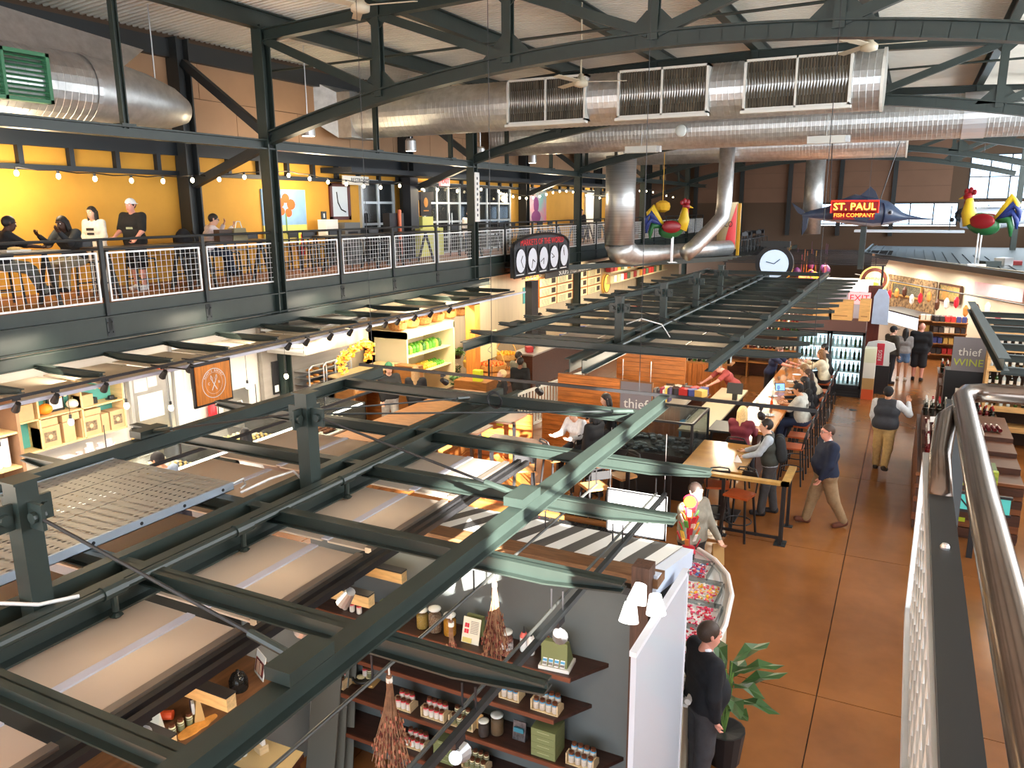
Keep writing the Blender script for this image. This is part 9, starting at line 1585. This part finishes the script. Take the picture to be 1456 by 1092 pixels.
for (lb, px, py, z, hx, hyy, k) in (('barman in red t-shirt leaning over the back bar', -3.7, 19.95, 0, -0.8, -0.6, dict(top=(168, 74, 70), bottom=(206, 196, 176), sleeve=0.4, leg=0.5, lean=0.75, shL=0.9, shR=0.9, skin='pink', hair=(150, 120, 90))),
    ('bartender in navy t-shirt serving across the oak bar', -3.15, 21.9, 0, 1, -0.1, dict(top=(34, 40, 70), bottom=(40, 40, 46), sleeve=0.4, lean=0.3, shL=1.0, shR=1.0, elL=0.4, elR=0.4, skin='pink', hair=(90, 60, 44))),
    ('woman in grey hoodie and denim shorts walking away', 1281, 540, 0, 0.05, 1, dict(ht=1.66, top=(150, 146, 144), bottom=(96, 124, 160), leg=0.3, hair=(24, 20, 20), hairstyle='long', skin='tan', shoes=(200, 190, 176))),
    ('bald man in black hooded jacket carrying a white bag', 1303, 541, 0, 0.1, 1, dict(ht=1.84, top=(22, 22, 26), bottom=(34, 34, 38), leg=0.5, hairstyle='bald', skin='pink', bulk=1.2)),
    ('man in dark olive jacket and black cap at the deli case', 1262, 545, 0, 0.8, 0.6, dict(ht=1.8, top=(60, 56, 48), bottom=(30, 30, 34), cap=(24, 24, 26, 1), bulk=1.1)),
    ('baker in blue-grey apron and cap behind the pastry cases', -9.85, 7.95, 0, -1, -0.15, dict(ht=1.78, top=(150, 164, 184), cap=(40, 36, 36, 1), hair=(30, 24, 22), lean=0.45, skin='tan', shL=0.8, shR=0.8)),
    ('baker with black ponytail bending over the pastry cases', -9.8, 9.45, 0, -0.8, 0.5, dict(ht=1.74, top=(230, 226, 220), hair=(22, 18, 18), hairstyle='bun', lean=0.4, skin='tan', shL=0.8, shR=0.8)),
    ('juice stall worker in black with white apron and green cap', -10.75, 14.85, 0, 0.7, -0.7, dict(ht=1.85, top=(26, 26, 28), bottom=(200, 200, 196), cap=(40, 90, 60, 1), hair=(26, 22, 22), shL=0.7, elL=0.9)),
    ('woman with long light hair in black at the juice counter', -10.1, 15.0, 0, -0.4, 0.9, dict(ht=1.78, top=(22, 22, 26), bottom=(28, 28, 32), hair=(166, 132, 90), hairstyle='long')),
    ('woman with short blonde hair in black by the fruit baskets', -8.37, 16.1, 0, -0.7, -0.6, dict(ht=1.66, top=(24, 24, 28), bottom=(40, 40, 44), hair=(232, 204, 150), hp=-0.5)),
    ('man in grey jeans standing past the fruit stand', -8.85, 17.9, 0, 0.2, 1, dict(top=(120, 116, 100), bottom=(120, 124, 124), hair=(50, 40, 34))),
    ('shopper in black near the white balusters', -8.45, 17.2, 0, -0.2, 1, dict(top=(24, 24, 26), bottom=(26, 26, 30), hair=(30, 24, 22), skin='brown')),
    ('server in black with tied dark hair beside the glass case', -4.95, 13.2, 0, -0.8, 0.3, dict(top=(28, 28, 30), bottom=(28, 28, 32), hair=(24, 20, 20), hairstyle='bun')),
    ('cook with dark hair behind the pizza counter', -11.6, 25.2, 0, 1, -0.4, dict(top=(60, 56, 54), bottom=(40, 40, 44), hair=(28, 22, 20), res=1.6)),
    ('visitor in a cap at the grey box counter', 1206, 462, 0, 0, -1, dict(top=(190, 186, 180), bottom=(50, 50, 56), cap=(30, 30, 32, 1), res=1.6, skin='tan')),
    ('distant shopper in red between the souvenir stalls', 1150, 432, 0, 0.2, 1, dict(top=(150, 40, 40), res=1.8)), ('distant shopper in black between the souvenir stalls', 1165, 428, 0, 0, -1, dict(top=(26, 26, 30), res=1.8)), ('distant shopper in violet between the souvenir stalls', 1135, 430, 0, 0.5, 1, dict(top=(110, 60, 120), res=1.8))):
    q = dict(res=1.2); q.update(k); r, J, up, hc, M = PP(lb, px, py, z, hx, hyy, **q)
    if 'white bag' in lb: w = r.matrix_basis@Vector(J['wL'].tolist()); O('carrier_bag', MB().lathe([(0.03, -0.5), (0.16, -0.42), (0.17, -0.25), (0.05, -0.08), (0.02, 0)], 10), WHITE, loc=w, smooth=True, label='white plastic carrier bag held by the bald man', cat='bag')
# --- people on the mezzanine
for (lb, px, py, X_, z, hx, hyy, k) in (('young man in white sweatshirt and joggers standing at the yellow wall', 145, 415, -14.3, ZM, 0.35, -1, dict(ht=1.68, top=(226, 220, 206), bottom=(220, 214, 200), shoes=(190, 180, 170), hair=(26, 20, 18), hairstyle='long', shL=0.05, elL=0.15)),
    ('man in black printed t-shirt and shorts with white backwards cap', 200, 412, -13.9, ZM, 0.3, -1, dict(ht=1.82, top=(24, 24, 26), bottom=(22, 22, 24), leg=0.5, sleeve=0.45, shoes=(226, 226, 226), cap=(226, 226, 230, -1), hair=(60, 44, 34), skin='pink', shL=0.3, elL=0.6, shR=0.3, elR=0.8, bulk=1.1)),
    ('seated man with dreadlocks and charcoal jacket clasping his hands', 112, 400, -13.75, ZM, 0.25, -1, dict(sit=0.62, hipL=1.4, kneeL=1.3, hipR=1.3, kneeR=1.2, lean=0.3, top=(44, 48, 52), bottom=(150, 140, 118), hair=(24, 18, 16), hairstyle='locs', skin='dark', shL=0.9, elL=1.5, shR=0.8, elR=1.4, bulk=1.12)),
    ('seated man in black t-shirt and camouflage trousers at the picture edge', 8, 415, -13.6, ZM, 0.3, 1, dict(sit=0.62, hipL=1.4, kneeL=1.0, hipR=1.3, kneeR=0.9, lean=0.25, top=(24, 24, 28), bottom=(110, 112, 104), hair=(20, 16, 16), sleeve=0.45, skin='dark', shL=0.9, elL=0.5, shR=0.9, elR=0.5)),
    ('seated man in white and pink shirt resting chin on hand', 298, 395, -13.7, ZM, 0.5, 1, dict(sit=0.62, hipL=1.4, kneeL=1.2, hipR=1.4, kneeR=1.2, lean=0.25, top=(232, 220, 222), bottom=(40, 48, 66), hair=(40, 30, 24), shL=0.9, elL=1.8, shR=0.9, elR=1.5, hy=-0.2)),
    ('visitor in white seated behind the mesh near the glass doors', 668, 350, -13.8, ZM, 0.6, -0.8, dict(sit=0.62, hipL=1.4, kneeL=1.3, hipR=1.4, kneeR=1.3, top=(226, 222, 220), bottom=(60, 70, 100), hair=(70, 50, 40), res=1.3)),
    ('visitor in dark jacket and jeans seated by the far mezzanine column', 826, 335, -14.3, ZM, 0.7, -0.6, dict(sit=0.62, hipL=1.4, kneeL=1.3, hipR=1.4, kneeR=1.3, top=(34, 32, 36), bottom=(80, 96, 130), hair=(40, 30, 26), res=1.4))):
    q = dict(res=1.05); q.update(k); r, J, up, hc, M = PP(lb.replace('young man in white', 'young woman in white'), px, py, z, hx, hyy, X_, **q)
    if 'pink' in lb: glasses(r, hc, M)
    if 'printed' in lb or 'sweatshirt' in lb: O('shirt_print', MB().cb(up(0, 0.135, 0.34), (0.16, 0.014, 0.05)).cb(up(0, 0.135, 0.25), (0.14, 0.014, 0.04)), mat('pale_print', c8(170, 180, 150), 0.7) if 'printed' in lb else BLACK, r)
p = px_(338, 345, XB-0.62); t = T('tote_bag', 'canvas tote bag with leather handles on the black counter table', 'bag', (XB-0.62, p.y, ZM+0.93)); O('bag', MB().ext((-0.1, 0, 0), (0.1, 0, 0), [(-0.22, 0), (0.22, 0), (0.16, 0.26), (-0.16, 0.26)]), mat('canvas', c8(150, 140, 110), 0.8), t); O('handle', MB().tube([(0.06, -0.1, 0.25), (0.06, -0.05, 0.4), (0.06, 0.05, 0.4), (0.06, 0.1, 0.25)], 0.012, 5), PAPER, t); O('laptop', MB().b(-0.05, 0.12, -0.6, -0.25, 0, 0.24), mat('brown_case', c8(70, 46, 34), 0.5), t)
p = px_(262, 350, XB-1.1); t = T('backpack', 'black backpack hung on a bar chair at the railing', 'backpack', (XB-1.1, p.y, ZM+0.66)); O('pack', MB().sph((0, 0, 0.25), (0.16, 0.2, 0.3), 12, 8), cloth((24, 24, 28)), t, smooth=True); O('strap', MB().tube([(0.1, 0.15, 0.5), (0.16, 0.2, 0.3), (0.1, 0.18, 0.05)], 0.02, 6), cloth((24, 24, 28)), t)
t = T('takeaway_tray', 'white takeaway cup and food tray on the first counter table', 'tray', (XB-0.6, 7.5, ZM+0.93)); O('tray', MB().b(-0.12, 0.12, 0.2, 0.6, 0, 0.03), PAPER, t); O('cup', MB().lathe([(0.035, 0), (0.05, 0.16)], 10, (0, -0.1, 0)), PAPER, t); O('food', MB().sph((0, 0.4, 0.05), (0.08, 0.12, 0.03), 8, 5), PAST[0], t)
# plant by the near man
def big_leaf(c, tip, w): 
    c, tip = Vector(c), Vector(tip); d = tip-c; s_ = d.cross(Vector((0, 0, 1))).normalized()*w; m_ = c+d*0.5+Vector((0, 0, 0.06)); return MB().add([c, m_-s_, tip, m_+s_, m_+Vector((0, 0, -0.03)), c+d*0.2-s_*0.5, c+d*0.2+s_*0.5, c+d*0.8-s_*0.6, c+d*0.8+s_*0.6], [(0, 5, 4), (5, 1, 4), (1, 7, 4), (7, 2, 4), (2, 8, 4), (8, 3, 4), (3, 6, 4), (6, 0, 4)])
g = pz(1000, 1010, 0.6); t = T('potted_plant', 'broad-leaved green plant beside the man in black sweater', 'plant', (-1.2, 6.98, 0)); O('pot', MB().lathe([(0.16, 0), (0.2, 0.35), (0.18, 0.35), (0, 0.3)], 14), BLACK, t); rnd = random.Random(6)
for i in range(13):
    a = i*0.75-0.9; h_ = 0.6+0.09*(i % 6); l = 0.42+0.1*(i % 3); lf_ = big_leaf((0.05*math.cos(a), 0.05*math.sin(a), h_), (l*math.cos(a), l*math.sin(a), h_+0.12-0.1*(i % 2)), 0.085); O('leaf', lf_, mat('glossy_leaf', c8(60, 92, 48), 0.35, var=0.2, vscale=8), t); O('stem', MB().tube([(0, 0, 0.3), (0.03*math.cos(a), 0.03*math.sin(a), h_*0.7), (0.05*math.cos(a), 0.05*math.sin(a), h_)], 0.008, 5), LEAF2, t)
